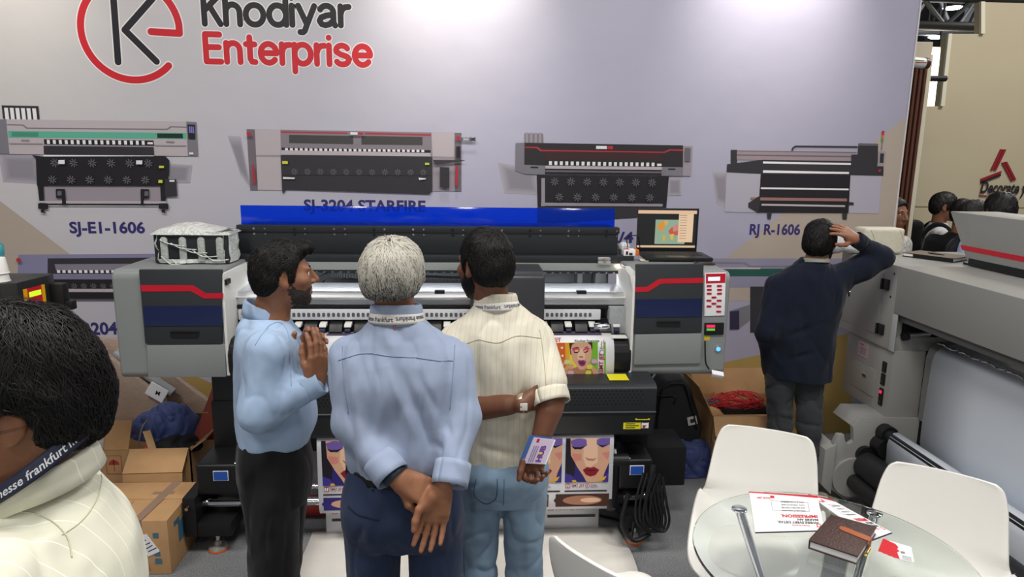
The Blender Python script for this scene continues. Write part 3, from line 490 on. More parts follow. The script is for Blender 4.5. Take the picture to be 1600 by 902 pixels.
# pinch rollers in a row above the platen
b = B(); b.box(-1.16, 0.80, 3.40, 3.46, 1.035, 1.10, MATTE); b.done('roller_bed', PR)
for k in range(15):
    x = -1.06+0.122*k; b = B(); b.prism([(3.40, 1.095), (3.36, 1.085), (3.335, 1.05), (3.34, 1.042), (3.38, 1.05), (3.40, 1.06)], 'x', x, x+0.062, BLACK, 0.003); b.prism([(3.40, 1.09), (3.355, 1.082), (3.35, 1.07), (3.40, 1.07)], 'x', x+0.072, x+0.106, WHITE, 0.002); b.cyl((x+0.076, 3.352, 1.052), (x+0.102, 3.352, 1.052), 0.012, mat('rubber', srgb(40, 40, 70), 0.6)); b.done('pinch_roller', PR)
b = B(); b.tube([(0.62, 3.36, 1.07), (0.68, 3.36, 1.07), (0.70, 3.36, 1.07)], [0.02, 0.02, 0.014], CHROME, 14); b.box(0.70, 0.79, 3.36, 3.5, 1.02, 1.17, mat('plate_grey', srgb(160, 163, 166), 0.45, 0, 0.1, 60), 0.004); b.done('end_bracket', PR)
# platen and curved front apron
AP = [(3.40, 1.035), (3.33, 1.035), (3.285, 1.03), (3.25, 1.005), (3.235, 0.97), (3.232, 0.93), (3.238, 0.88), (3.25, 0.855), (3.40, 0.855)]
b = B(); b.prism(AP, 'x', -1.15, 0.79, BLACK, 0.002); b.box(0.70, 0.775, 3.262, 3.32, 1.0345, 1.0385, WHITE); b.done('front_apron', PR, 50, 'curved black front apron')
b = B()
for k in range(44): b.box(-1.12+0.041*k, -1.092+0.041*k, 3.335, 3.352, 1.034, 1.040, STEEL, 0.001)
b.done('platen_teeth', PR, 30, kind='stuff')
# dryer box with perforated grille
b = B(); b.prism([(3.32, 0.872), (3.10, 0.858), (3.075, 0.84), (3.085, 0.70), (3.12, 0.595), (3.16, 0.57), (3.32, 0.58)], 'x', -1.0, 0.885, DARK, 0.006); dr = b.done('dryer_box', PR, 40, 'black dryer box with perforated front')
b = B()
for r_ in range(5):
    for k in range(90):
        x = -0.93+0.0195*k+(0.0097 if r_ % 2 else 0); z = 0.828-0.0165*r_; y = 3.075+(0.84-z)*0.0714
        if x > 0.845: continue
        b.prism(rrect(x-0.0048, x+0.0048, z-0.004, z+0.004, 0.0035, 1), 'y', y-0.0008, y+0.003, MATTE)
b.done('grille', dr, 0, kind='stuff')
b = B(); b.prism([(3.0765, 0.72), (3.082, 0.725), (3.082, 0.715)], 'x', -1.0, 0.885, BLACK); b.done('seam', dr)
def label_y(b, x0, x1, z0, z1, y, m, lines=0, ink=None):
    b.box(x0, x1, y-0.001, y+0.003, z0, z1, m)
    for i in range(lines):
        z = z1-(i+0.7)*(z1-z0)/(lines+0.4); b.box(x0+0.12*(x1-x0), x1-(0.12+0.2*(i % 2))*(x1-x0), y-0.0016, y, z-0.0022, z+0.0022, ink or BLACK)
YL = mat('yellow_warning', srgb(226, 216, 40), 0.5)
b = B(); b.prism([(3.13, 0.8652), (3.21, 0.8695), (3.21, 0.8670), (3.13, 0.8630)], 'x', 0.665, 0.76, YL); b.done('sticker', dr, 0, 'yellow sticker on top of the dryer')
b = B(); label_y(b, 0.735, 0.820, 0.628, 0.672, 3.099, YL, 4); b.done('sticker', dr, 0, 'yellow warning sticker')
b = B(); label_y(b, 0.79, 0.86, 0.677, 0.692, 3.091, YL, 1); b.done('sticker', dr, 0, 'small yellow sticker')
b = B(); label_y(b, 0.824, 0.858, 0.632, 0.674, 3.099, PAPER, 2, MATTE); b.box(0.828, 0.842, 3.0965, 3.099, 0.634, 0.642, RED); b.done('sticker', dr, 0, 'white warning sticker')
# stand: columns, foot beams, levelling feet
for x in (-1.20, 0.86):
    b = B(); b.box(x-0.075, x+0.055, 3.34, 3.62, 0.30, 0.85, DARK, 0.006); b.box(x-0.08, x+0.06, 3.33, 3.34, 0.42, 0.70, BLACK, 0.003); b.done('stand_column', PR)
    b = B(); b.box(x-0.10, x+0.06, 3.10, 3.95, 0.10, 0.17, BLACK, 0.008); b.done('foot_beam', PR)
    for y in (3.16, 3.86):
        b = B(); b.cyl((x-0.03, y, 0.03), (x-0.03, y, 0.11), 0.010, CHROME); b.lathe([(0, 0.05), (0.015, 0.048), (0.022, 0.03), (0.042, 0.022), (0.046, 0.012)], (x-0.03, y, 0), mat('cast_foot', srgb(176, 172, 168), 0.35, 0.6), 20); b.lathe([(0.047, 0.012), (0.049, 0.006), (0.047, 0.0), (0, 0.0)], (x-0.03, y, 0), mat('orange_rubber', srgb(214, 106, 48), 0.6), 20); b.done('levelling_foot', PR, 40, 'chrome levelling foot with orange rubber pad')
b = B(); b.box(-1.2, 0.86, 3.55, 3.62, 0.33, 0.44, BLACK, 0.006); b.done('cross_beam', PR)
b = B(); b.prism([(-1.12, 0.62), (-0.98, 0.62), (-0.98, 0.84), (-1.12, 0.84)], 'y', 3.30, 3.45, BLACK, 0.006); b.box(-1.115, -1.06, 3.292, 3.30, 0.655, 0.70, PAPER, 0.001); b.text('A1', (-1.108, 3.2915, 0.663), (1, 0, 0), (0, 0, 1), 0.03, BLACK, 0.02); b.box(-1.11, -1.085, 3.295, 3.30, 0.80, 0.812, mat('green_tag', srgb(60, 190, 100), 0.5)); b.done('side_box', PR)
# take-up: chrome rods, brackets, motor boxes
b = B(); b.cyl((-1.36, 3.20, 0.225), (0.97, 3.20, 0.225), 0.021, CHROME, None, 20); b.done('take_up_rod', PR)
b = B(); b.cyl((-1.3, 3.21, 0.30), (0.9, 3.21, 0.30), 0.012, CHROME, None, 16); b.done('guide_rod', PR)
for x0, x1, sx in ((-1.30, -1.075, -1), (0.73, 0.90, 1)):
    b = B(); b.box(x0, x1, 3.13, 3.36, 0.30, 0.455, BLACK, 0.014, 3); b.done('motor_box', PR, 40)
    b = B(); b.box((x0+x1)/2-0.03, (x0+x1)/2+0.04, 3.127, 3.131, 0.375, 0.425, PAPER); b.box((x0+x1)/2-0.027, (x0+x1)/2+0.037, 3.1255, 3.128, 0.378, 0.422, mat('blue_label', srgb(40, 84, 170), 0.4)); b.done('sticker', PR, 0, 'blue rating sticker')
    xi = x1 if sx < 0 else x0-0.05
    b = B(); b.prism([(3.12, 0.20), (3.15, 0.17), (3.27, 0.19), (3.33, 0.42), (3.29, 0.50), (3.19, 0.51), (3.13, 0.44)], 'x', xi, xi+0.05, mat('glossy_black', srgb(22, 22, 26), 0.18), 0.008, 3); b.cyl((xi-0.01, 3.20, 0.225), (xi+0.09, 3.20, 0.225), 0.036, BLACK); b.cyl((xi-0.03, 3.16, 0.44), (xi+0.10, 3.16, 0.44), 0.034, BLACK); b.cyl((xi-0.045, 3.16, 0.44), (xi+0.11, 3.16, 0.44), 0.022, CHROME); b.done('roll_holder', PR, 40)
    b = B(); xx = x0-0.06 if sx < 0 else x1; b.box(xx, xx+0.06, 3.10, 3.40, 0.10, 0.30, BLACK, 0.006); b.cyl((xx+0.03, 3.095, 0.26), (xx+0.03, 3.07, 0.26), 0.008, CHROME); b.done('end_plate', PR)
b = B(); b.box(0.90, 1.14, 3.35, 3.60, 0.20, 0.42, MATTE, 0.01); b.done('ink_tank', PR, 30)
b = B(); b.box(0.885, 0.925, 3.26, 3.33, 0.56, 0.68, mat('teal_plastic', srgb(40, 150, 140), 0.4), 0.004); b.done('ink_pump', PR, 30, 'teal pump housing')
# ---- cables at the right foot
CB = mat('cable_black', srgb(22, 22, 24), 0.5)
b = B(); rng = random.Random(3)
for k in range(5):
    x = 0.845+0.018*k; pts = [(x-0.01, 3.06-0.006*k, 0.42), (x-0.05+0.02*rng.random(), 3.03, 0.30), (x-0.04, 3.02, 0.17+0.03*rng.random()), (x+0.02, 3.02, 0.13), (x+0.05, 3.03, 0.18), (x+0.03, 3.03, 0.28), (x+0.01, 3.05, 0.40)]
    b.tube(smooth_path(pts, 6), 0.0065, CB, 7)
b.tube(smooth_path([(0.88, 3.06, 0.46), (0.875, 3.05, 0.42), (0.87, 3.05, 0.36)], 4), 0.016, CB); b.tube(smooth_path([(0.80, 3.06, 0.16), (0.80, 3.08, 0.05), (0.84, 3.18, 0.012), (0.81, 3.33, 0.009), (0.70, 3.40, 0.009)], 8), 0.0065, CB, 7)
b.tube(smooth_path([(0.77, 3.08, 0.30), (0.74, 3.05, 0.16), (0.80, 3.03, 0.08), (0.88, 3.04, 0.11)], 8), 0.011, CB, 7)
b.done('power_cable', None, 60, 'bundle of black power cables hanging at the right foot of the printer', 'cable')
b = B(); b.tube(smooth_path([(1.0, 3.5, 0.84), (0.98, 3.55, 0.74), (0.95, 3.58, 0.66), (1.02, 3.50, 0.645), (1.09, 3.45, 0.66), (1.10, 3.5, 0.60)], 8), 0.006, CB, 7); b.done('power_cable', None, 60, 'thin black cable curving down under the right cabinet of the printer', 'cable')

# ------------------------------------------------------------------ figures: smooth-blended solids meshed by surface nets
def ax_(lo, hi, h, fine=()):
    out = [lo]; x = lo
    while x < hi:
        s = h
        for a, b_, hf in fine:
            if a-1e-9 <= x < b_: s = min(s, hf)
            elif x < a: s = min(s, max(hf, a-x))
        x += s; out.append(x)
    return np.array(out)
class Sdf:
    def __init__(s, xs, ys, zs):
        s.a = [xs, ys, zs]; s.V = np.full((len(xs), len(ys), len(zs)), 0.5, np.float32)
    def sl(s, lo, hi):
        r = []
        for i in range(3):
            i0 = max(0, np.searchsorted(s.a[i], lo[i])-1); i1 = min(len(s.a[i]), np.searchsorted(s.a[i], hi[i])+1); r.append(slice(i0, max(i0, i1)))
        return tuple(r)
    def add(s, fn, lo, hi, k=0.01, op='u'):
        q = s.sl([l-k for l in lo], [h+k for h in hi])
        if any(t.stop <= t.start for t in q): return
        X = s.a[0][q[0]][:, None, None]; Y = s.a[1][q[1]][None, :, None]; Z = s.a[2][q[2]][None, None, :]
        d = fn(X, Y, Z).astype(np.float32); v = s.V[q]
        if op == 'u': h = np.clip(k-np.abs(v-d), 0, None)/max(k, 1e-6); s.V[q] = np.minimum(v, d)-h*h*k*0.25
        elif op == 's': d = -d; h = np.clip(k-np.abs(v-d), 0, None)/max(k, 1e-6); s.V[q] = np.maximum(v, d)+h*h*k*0.25
    def cone(s, a, b, ra, rb, k=0.015, flat=None, op='u'):
        a = np.array(a, float); b = np.array(b, float); ab = b-a; L2 = max(ab@ab, 1e-9); m = max(ra, rb)
        def fn(X, Y, Z):
            px, py, pz = X-a[0], Y-a[1], Z-a[2]; h = np.clip((px*ab[0]+py*ab[1]+pz*ab[2])/L2, 0, 1)
            vx, vy, vz = px-h*ab[0], py-h*ab[1], pz-h*ab[2]
            if flat is not None:
                n, sc = flat; dn = (vx*n[0]+vy*n[1]+vz*n[2])*(sc-1); vx, vy, vz = vx+dn*n[0], vy+dn*n[1], vz+dn*n[2]
            return np.sqrt(vx*vx+vy*vy+vz*vz)-(ra+(rb-ra)*h)
        s.add(fn, np.minimum(a, b)-m-0.004, np.maximum(a, b)+m+0.004, k, op)
    def chain(s, pts, rs, k=0.015, flat=None):
        for i in range(len(pts)-1): s.cone(pts[i], pts[i+1], rs[i], rs[i+1], k, flat)
    def ell(s, c, rad, M=None, k=0.012, op='u'):
        c = np.array(c, float); M = np.eye(3) if M is None else M; rad = np.array(rad); m = max(rad)
        def fn(X, Y, Z):
            p = (X-c[0], Y-c[1], Z-c[2]); q = [(M[i, 0]*p[0]+M[i, 1]*p[1]+M[i, 2]*p[2])/rad[i] for i in range(3)]
            r = np.sqrt(q[0]**2+q[1]**2+q[2]**2); return (r-1)*min(rad)
        s.add(fn, c-m-0.004, c+m+0.004, k, op)
    def loft(s, st, L, k=0.02, n=2.4, ends=0.02):
        # st: [(centre, half width, half depth)] bottom to top along a straight-ish axis; L: sideways unit vector
        C_ = np.array([q[0] for q in st], float); A_ = np.array([q[1] for q in st]); D_ = np.array([q[2] for q in st])
        ax = C_[-1]-C_[0]; ax /= np.linalg.norm(ax); L = np.array(L, float); L -= ax*(L@ax); L /= np.linalg.norm(L); Dv = np.cross(ax, L); t = (C_-C_[0])@ax
        f_ = 6; tt = np.concatenate([np.linspace(t[i], t[i+1], f_, endpoint=False) for i in range(len(t)-1)]+[[t[-1]]])
        def cr(v):
            out = []
            for i in range(len(v)-1):
                p0, p1, p2, p3 = v[max(i-1, 0)], v[i], v[i+1], v[min(i+2, len(v)-1)]
                for j in range(f_): q = j/f_; out.append(0.5*(2*p1+(p2-p0)*q+(2*p0-5*p1+4*p2-p3)*q*q+(3*p1-p0-3*p2+p3)*q**3))
            return np.array(out+[v[-1]])
        A2, D2, U2, W2 = cr(A_), cr(D_), cr((C_-C_[0])@L), cr((C_-C_[0])@Dv)
        def fn(X, Y, Z):
            p = (X-C_[0][0], Y-C_[0][1], Z-C_[0][2]); T = p[0]*ax[0]+p[1]*ax[1]+p[2]*ax[2]; u = p[0]*L[0]+p[1]*L[1]+p[2]*L[2]; v = p[0]*Dv[0]+p[1]*Dv[1]+p[2]*Dv[2]
            a = np.interp(T, tt, A2); d = np.interp(T, tt, D2); u = u-np.interp(T, tt, U2); v = v-np.interp(T, tt, W2)
            r = (np.abs(u/a)**n+np.abs(v/d)**n)**(1/n); g = (r-1)*np.minimum(a, d)*0.85
            e = np.maximum(-T, T-t[-1]); h = np.clip(ends-np.abs(g-e), 0, None)/max(ends, 1e-6); return np.maximum(g, e)+h*h*ends*0.25
        m = max(A_.max(), D_.max()); s.add(fn, C_.min(0)-m, C_.max(0)+m, k)
    def cut(s, p, n):   # keep the side the normal points away from
        p, n = np.array(p, float), np.array(n, float)/np.linalg.norm(n)
        d = (s.a[0][:, None, None]-p[0])*n[0]+(s.a[1][None, :, None]-p[1])*n[1]+(s.a[2][None, None, :]-p[2])*n[2]
        s.V = np.maximum(s.V, d.astype(np.float32))
    def mesh(s):
        V = s.V; xs, ys, zs = s.a; I = V < 0; c = np.zeros(tuple(n-1 for n in V.shape), np.int8)
        for i in (0, 1):
            for j in (0, 1):
                for k in (0, 1): c += I[i:V.shape[0]-1+i, j:V.shape[1]-1+j, k:V.shape[2]-1+k]
        m = (c > 0) & (c < 8); ids = np.argwhere(m); N = len(ids); idx = np.full(m.shape, -1, np.int32); idx[m] = np.arange(N)
        cor = [(i, j, k) for i in (0, 1) for j in (0, 1) for k in (0, 1)]
        val = np.stack([V[ids[:, 0]+i, ids[:, 1]+j, ids[:, 2]+k] for i, j, k in cor], 1)
        P = np.stack([np.stack([xs[ids[:, 0]+i], ys[ids[:, 1]+j], zs[ids[:, 2]+k]], 1) for i, j, k in cor], 1)
        acc = np.zeros((N, 3)); cnt = np.zeros(N)
        for a in range(8):
            for b in range(a+1, 8):
                if sum(abs(cor[a][q]-cor[b][q]) for q in range(3)) != 1: continue
                va, vb = val[:, a], val[:, b]; sg = (va < 0) != (vb < 0); t = np.where(sg, va/np.where(sg, va-vb, 1), 0)
                acc += np.where(sg[:, None], P[:, a]+(P[:, b]-P[:, a])*t[:, None], 0); cnt += sg
        vs = acc/cnt[:, None]; F = []
        for d in range(3):
            o = [q for q in range(3) if q != d]; S0 = [slice(None)]*3; S1 = [slice(None)]*3; S0[d] = slice(0, -1); S1[d] = slice(1, None)
            A0, A1 = I[tuple(S0)], I[tuple(S1)]; E = np.argwhere(A0 != A1)
            E = E[(E[:, o[0]] > 0) & (E[:, o[1]] > 0) & (E[:, o[0]] < V.shape[o[0]]-1) & (E[:, o[1]] < V.shape[o[1]]-1)]
            sgn = A0[E[:, 0], E[:, 1], E[:, 2]]; q = []
            for (da, db) in ((0, 0), (1, 0), (1, 1), (0, 1)):
                e = E.copy(); e[:, o[0]] -= da; e[:, o[1]] -= db; q.append(idx[e[:, 0], e[:, 1], e[:, 2]])
            q = np.stack(q, 1); fl = sgn if d != 1 else ~sgn
            q[fl] = q[fl][:, ::-1]; F.append(q)
        F = np.concatenate(F); F = F[(F >= 0).all(1)]
        return vs, F
def vnormals(vs, F):
    n = np.cross(vs[F[:, 2]]-vs[F[:, 0]], vs[F[:, 3]]-vs[F[:, 1]]); out = np.zeros_like(vs)
    for k in range(4): np.add.at(out, F[:, k], n)
    return out/np.maximum(np.linalg.norm(out, axis=1, keepdims=True), 1e-12)
def relax(vs, F, it=1, w=0.5):
    for _ in range(it):
        s = np.zeros_like(vs); c = np.zeros(len(vs))
        for a, b in ((0, 1), (1, 2), (2, 3), (3, 0)):
            np.add.at(s, F[:, a], vs[F[:, b]]); np.add.at(s, F[:, b], vs[F[:, a]]); np.add.at(c, F[:, a], 1); np.add.at(c, F[:, b], 1)
        vs = vs*(1-w)+w*s/np.maximum(c, 1)[:, None]
    return vs
def to_obj(name, vs, F, mats, parent=None, lab=None, fmat=None):
    me = bpy.data.meshes.new(name); me.vertices.add(len(vs)); me.vertices.foreach_set('co', vs.astype(np.float32).ravel())
    me.loops.add(F.size); me.loops.foreach_set('vertex_index', F.astype(np.int32).ravel()); me.polygons.add(len(F))
    me.polygons.foreach_set('loop_start', np.arange(0, F.size, 4, dtype=np.int32)); me.polygons.foreach_set('loop_total', np.full(len(F), 4, np.int32))
    for m in (mats if isinstance(mats, list) else [mats]): me.materials.append(m)
    if fmat is not None: me.polygons.foreach_set('material_index', fmat.astype(np.int32))
    me.polygons.foreach_set('use_smooth', np.ones(len(F), bool)); me.update(calc_edges=True); me.validate()
    o = bpy.data.objects.new(name, me); COL.objects.link(o)
    if parent: o.parent = parent
    return tag(o, lab)
def nz(P, s, seed=0, st=(1, 1, 1)):
    return np.array([noise.noise((p[0]*s*st[0]+seed, p[1]*s*st[1], p[2]*s*st[2]+seed)) for p in P])
def folds(vs, F, amp=0.004, sc=14, seed=0, st=(1, 1, 0.35), lines=(), amp2=0.0, sc2=40):
    n = vnormals(vs, F); amp = amp*1.5; amp2 = amp2*1.4; d = nz(vs, sc, seed, st)*amp
    r = 1-np.abs(nz(vs, sc*0.8, seed+5.3, st))*2; d += amp*0.9*np.clip(r, 0, 1)**3
    if amp2: d += nz(vs, sc2, seed+11, st)*amp2
    for a, b, am, wd in lines:
        a, b = np.array(a), np.array(b); ab = b-a; h = np.clip(((vs-a)@ab)/(ab@ab), 0, 1); q = np.linalg.norm(vs-a-h[:, None]*ab, axis=1); d += 1.3*am*np.exp(-(q/wd)**2)*np.sin(np.pi*np.clip(h*0.9+0.08, 0, 1))
    return vs+n*d[:, None]
# ---- materials of people
SKM = lambda n, c: mat(n, srgb(*c), 0.5, 0, 0.07, 60, 0.08, 400, sss=0.08)
def cloth_m(n, c, bs=900, rough=0.85, var=0.04, sc=30, stripes=None, st=None, wr=1.0):
    if n in MATS: return MATS[n]
    m = mat(n, srgb(*c), rough, 0, var, sc, 0.12, bs, st, sheen=0.1, spec=0.25)
    nt = m.node_tree; N = nt.nodes; L = nt.links; b = N['Principled BSDF']; old = b.inputs['Normal'].links[0].from_socket
    tc = N.new('ShaderNodeTexCoord'); mp = N.new('ShaderNodeMapping'); mp.inputs['Scale'].default_value = (1, 1, 0.55); mp.inputs['Rotation'].default_value = (0.2, 0.3, 0.4); L.new(tc.outputs['Object'], mp.inputs[0])
    rn = N.new('ShaderNodeTexNoise'); rn.noise_type = 'RIDGED_MULTIFRACTAL'; rn.inputs['Scale'].default_value = 8.0; rn.inputs['Detail'].default_value = 2.5; rn.inputs['Distortion'].default_value = 0.6; L.new(mp.outputs[0], rn.inputs['Vector'])
    bp = N.new('ShaderNodeBump'); bp.inputs['Strength'].default_value = wr; bp.inputs['Distance'].default_value = 0.03; L.new(rn.outputs[0], bp.inputs['Height']); L.new(old, bp.inputs['Normal']); L.new(bp.outputs[0], b.inputs['Normal'])
    if stripes:
        nt = m.node_tree; N = nt.nodes; L = nt.links; b = N['Principled BSDF']; (ax, per, wid, c2) = stripes
        tc = N.new('ShaderNodeTexCoord'); sp = N.new('ShaderNodeSeparateXYZ'); L.new(tc.outputs['Object'], sp.inputs[0])
        dt = N.new('ShaderNodeVectorMath'); dt.operation = 'DOT_PRODUCT'; dt.inputs[1].default_value = ax; L.new(tc.outputs['Object'], dt.inputs[0])
        mu = N.new('ShaderNodeMath'); mu.operation = 'MULTIPLY'; mu.inputs[1].default_value = 1/per; L.new(dt.outputs['Value'], mu.inputs[0]); fr = N.new('ShaderNodeMath'); fr.operation = 'FRACT'; L.new(mu.outputs[0], fr.inputs[0])
        lt = N.new('ShaderNodeMath'); lt.operation = 'LESS_THAN'; lt.inputs[1].default_value = wid/per; L.new(fr.outputs[0], lt.inputs[0])
        mx = N.new('ShaderNodeMixRGB'); L.new(lt.outputs[0], mx.inputs[0]); src = b.inputs['Base Color'].links[0].from_socket if b.inputs['Base Color'].links else None
        if src: L.new(src, mx.inputs[1])
        else: mx.inputs[1].default_value = (*srgb(*c), 1)
        mx.inputs[2].default_value = (*srgb(*c2), 1); L.new(mx.outputs[0], b.inputs['Base Color'])
    return m
HAIRB = mat('black_hair', srgb(17, 15, 15), 0.5, 0, 0.25, 90, 0.3, 260, spec=0.25)
def npv(v): return np.array(v, float)
def unit(v): v = npv(v); return v/np.linalg.norm(v)
# ---- head in its own frame: x left-right, y towards the face, z up
class Head:
    def __init__(s, c, f, u, sc=1.0):
        s.c = npv(c); s.f = unit(f); u = npv(u); s.u = unit(u-s.f*(u@s.f)); s.r = np.cross(s.f, s.u); s.s = sc; s.M = np.stack([s.r, s.f, s.u])
    def p(s, x, y, z): return s.c+(s.r*x+s.f*y+s.u*z)*s.s
    def loc(s, P): return ((P-s.c)@s.M.T)/s.s
    def prims(s, F, g=0.0, face=True, ears=True):
        S = s.s; e = lambda c, r, k=0.02, op='u': F.ell(s.p(*c), [q*S+g for q in r], s.M, k, op); co = lambda a, b, ra, rb, k=0.012, op='u': F.cone(s.p(*a), s.p(*b), ra*S+g, rb*S+g, k, None, op)
        e((0, -0.010, 0.022), (0.073, 0.094, 0.088)); e((0, 0.035, -0.030), (0.060, 0.066, 0.085)); e((0, 0.030, -0.074), (0.051, 0.056, 0.042)); e((0, -0.03, -0.03), (0.062, 0.065, 0.06))
        co((0, 0.074, -0.104), (0, 0.072, -0.100), 0.022, 0.022)
        if face:
            co((-0.040, 0.082, 0.021), (0.040, 0.082, 0.021), 0.011, 0.011); e((0.046, 0.060, -0.022), (0.026, 0.026, 0.022)); e((-0.046, 0.060, -0.022), (0.026, 0.026, 0.022))
            for x in (-0.031, 0.031): e((x, 0.104, 0.002), (0.017, 0.016, 0.011), 0.008, 's')
            co((0, 0.096, 0.012), (0, 0.119, -0.028), 0.0085, 0.0125, 0.008); co((-0.013, 0.106, -0.034), (0.013, 0.106, -0.034), 0.0085, 0.0085, 0.006)
            co((-0.019, 0.092, -0.064), (0.019, 0.092, -0.064), 0.0075, 0.0075, 0.006); co((-0.017, 0.090, -0.077), (0.017, 0.090, -0.077), 0.0085, 0.0085, 0.006); co((-0.02, 0.104, -0.0705), (0.02, 0.104, -0.0705), 0.0028, 0.0028, 0.003, 's')
        if ears:
            for x in (-1, 1):
                F.ell(s.p(x*0.077, -0.010, -0.008), npv([0.0075, 0.019, 0.032])*S+g, s.M, 0.008); F.ell(s.p(x*0.085, -0.004, -0.004), npv([0.006, 0.010, 0.020])*S, s.M, 0.005, 's'); F.ell(s.p(x*0.074, 0.000, -0.034), npv([0.008, 0.010, 0.012])*S+g, s.M, 0.006)
HL0 = [(-0.14, -0.085), (-0.06, -0.078), (-0.035, -0.055), (-0.022, -0.005), (-0.008, 0.030), (0.006, 0.012), (0.014, -0.030), (0.034, -0.028), (0.040, 0.030), (0.062, 0.066), (0.09, 0.082), (0.14, 0.09)]
def hair_obj(par, h, th=0.014, top=0.012, hl=HL0, m=HAIRB, seed=0, flow=(0, -0.4, -1), n=2600, ln=0.05, lift=0.004, wid=0.0011, m2=None, wav=0.4, lab=None, hs=0.0045, extra=(), crown=(0, -0.05, 0.11), shade=None):
    R_ = 0.155*h.s; F = Sdf(*[ax_(h.c[i]-R_, h.c[i]+R_, hs) for i in range(3)])
    F.ell(h.p(0, -0.012, 0.024), npv([0.074+th*0.8, 0.095+th, 0.089+top])*h.s, h.M, 0.01); F.ell(h.p(0, -0.035, -0.025), npv([0.066+th*0.6, 0.066+th*0.8, 0.065])*h.s, h.M, 0.03)
    for c, r in extra: F.ell(h.p(*c), npv(r)*h.s, h.M, 0.02)
    X, Y, Z = F.a[0][:, None, None]-h.c[0], F.a[1][None, :, None]-h.c[1], F.a[2][None, None, :]-h.c[2]
    ly = (X*h.f[0]+Y*h.f[1]+Z*h.f[2])/h.s; lz = (X*h.u[0]+Y*h.u[1]+Z*h.u[2])/h.s
    F.V = np.maximum(F.V, ((np.interp(ly, [q[0] for q in hl], [q[1] for q in hl])-lz)*h.s*0.8).astype(np.float32))
    vs, Q = F.mesh(); vs = relax(vs, Q, 1); nn = vnormals(vs, Q); vs = vs+nn*(nz(vs, 55, seed, (1, 1, 0.5))*0.0035+nz(vs, 22, seed+3)*0.004)[:, None]
    o = to_obj('hair', vs, Q, m, par, lab)
    # loose strands, flat tapering ribbons following the comb direction over the cap
    from mathutils.bvhtree import BVHTree
    bv = BVHTree.FromPolygons([tuple(v) for v in vs], [tuple(q) for q in Q]); rg = np.random.RandomState(seed+1); pick = rg.choice(len(vs), min(n, len(vs)*3), replace=True)
    mm = m2 or m; loc = h.loc(vs); V_, Fa, mi_ = [], [], []; cr = npv(crown); fl = npv(flow)
    for i in pick:
        p = vs[i].copy(); l = loc[i]; away = unit(l-cr)*npv((1, 1, 0.6)); d0 = away*(1-0.5)+fl*0.5+rg.normal(0, wav*0.5, 3); d = h.M.T@d0; L_ = ln*(0.5+rg.rand())*h.s; pts = []; nrm = []
        sw = rg.normal(0, wav, 1)[0]
        for k in range(5):
            hit = bv.find_nearest(Vector(p))
            if hit[0] is None: break
            q = np.array(hit[0]); nv = np.array(hit[1]); nv = nv if nv@(q-h.c) > 0 else -nv; pts.append(q+nv*(0.0006+lift*math.sin(k/4*2.6)*(0.4+0.6*rg.rand()))); nrm.append(nv)
            t = d-nv*(d@nv); t = t/max(np.linalg.norm(t), 1e-6); sd = np.cross(nv, t); t = t+sd*sw*math.sin(k*0.9); p = q+t*L_/4
        if len(pts) < 5: continue
        b0 = len(V_); w_ = wid*(0.6+0.8*rg.rand())*h.s
        for k in range(5):
            t = pts[min(k+1, 4)]-pts[max(k-1, 0)]; sd = np.cross(nrm[k], t); sd /= max(np.linalg.norm(sd), 1e-9); ww = w_*(1-0.75*(k/4)**2); V_ += [pts[k]-sd*ww, pts[k]+nrm[k]*ww*0.7, pts[k]+sd*ww]
        for k in range(4):
            for j in (0, 1): Fa.append((b0+3*k+j, b0+3*k+j+1, b0+3*k+4+j, b0+3*k+3+j)); mi_.append(0 if shade is None else shade(l, rg.rand()))
    to_obj('hair_strands', np.array(V_), np.array(Fa), mm, par, None, np.array(mi_))['kind'] = 'stuff'
    return o
def hand(F, w, f, n, side, flex=((0.2, 0.3, 0.2),)*4, spread=1.0, thumb=((0.55, 0.75, 0.25), (0.85, 0.35, 0.35), (0.95, 0.1, 0.3)), S=1.0, wr=0.026):
    w, f = npv(w), unit(f); n = npv(n); n = unit(n-f*(n@f)); t = np.cross(f, n)*side
    P = lambda a, b, c: w+(f*a+t*b+n*c)*S
    mc = [(0.090, 0.030), (0.094, 0.0105), (0.089, -0.0095), (0.081, -0.0285)]; ln = [(0.040, 0.024, 0.018), (0.044, 0.028, 0.019), (0.041, 0.026, 0.019), (0.032, 0.020, 0.017)]; rr = [0.0098, 0.0100, 0.0095, 0.0085]
    for (a, b) in mc: F.cone(P(0.012, b*0.55, 0), P(a, b, 0), 0.0185*S, 0.0125*S, 0.012)
    F.cone(P(-0.015, 0, 0), P(0.02, 0, 0), wr*S, 0.022*S, 0.015, (n, 1.25)); F.cone(P(0.022, 0.020, 0.009), P(0.058, 0.030, 0.010), 0.017*S, 0.014*S, 0.012); F.cone(P(0.025, -0.020, 0.007), P(0.060, -0.026, 0.006), 0.013*S, 0.011*S, 0.012)
    tips = []
    for j in range(4):
        sp = (0.13, 0.03, -0.06, -0.16)[j]*spread; d = f*math.cos(sp)+t*math.sin(sp); p = P(mc[j][0], mc[j][1], 0); a = 0; fx = flex[j] if len(flex) > 1 else flex[0]
        for q in range(3):
            a += fx[q]; dd = d*math.cos(a)+n*math.sin(a); p2 = p+dd*ln[j][q]*S; F.cone(p, p2, rr[j]*S*(1, 0.93, 0.86)[q], rr[j]*S*(0.93, 0.86, 0.74)[q], 0.004); p = p2
        tips.append(p)
    p = P(0.028, 0.024, 0.006)
    for q, L_ in enumerate((0.044, 0.033, 0.026)):
        d = thumb[q]; dd = unit(f*d[0]+t*d[1]+n*d[2]); p2 = p+dd*L_*S; F.cone(p, p2, (0.0135, 0.0112, 0.0105)[q]*S, (0.0112, 0.0105, 0.0085)[q]*S, 0.006); p = p2
    return tips
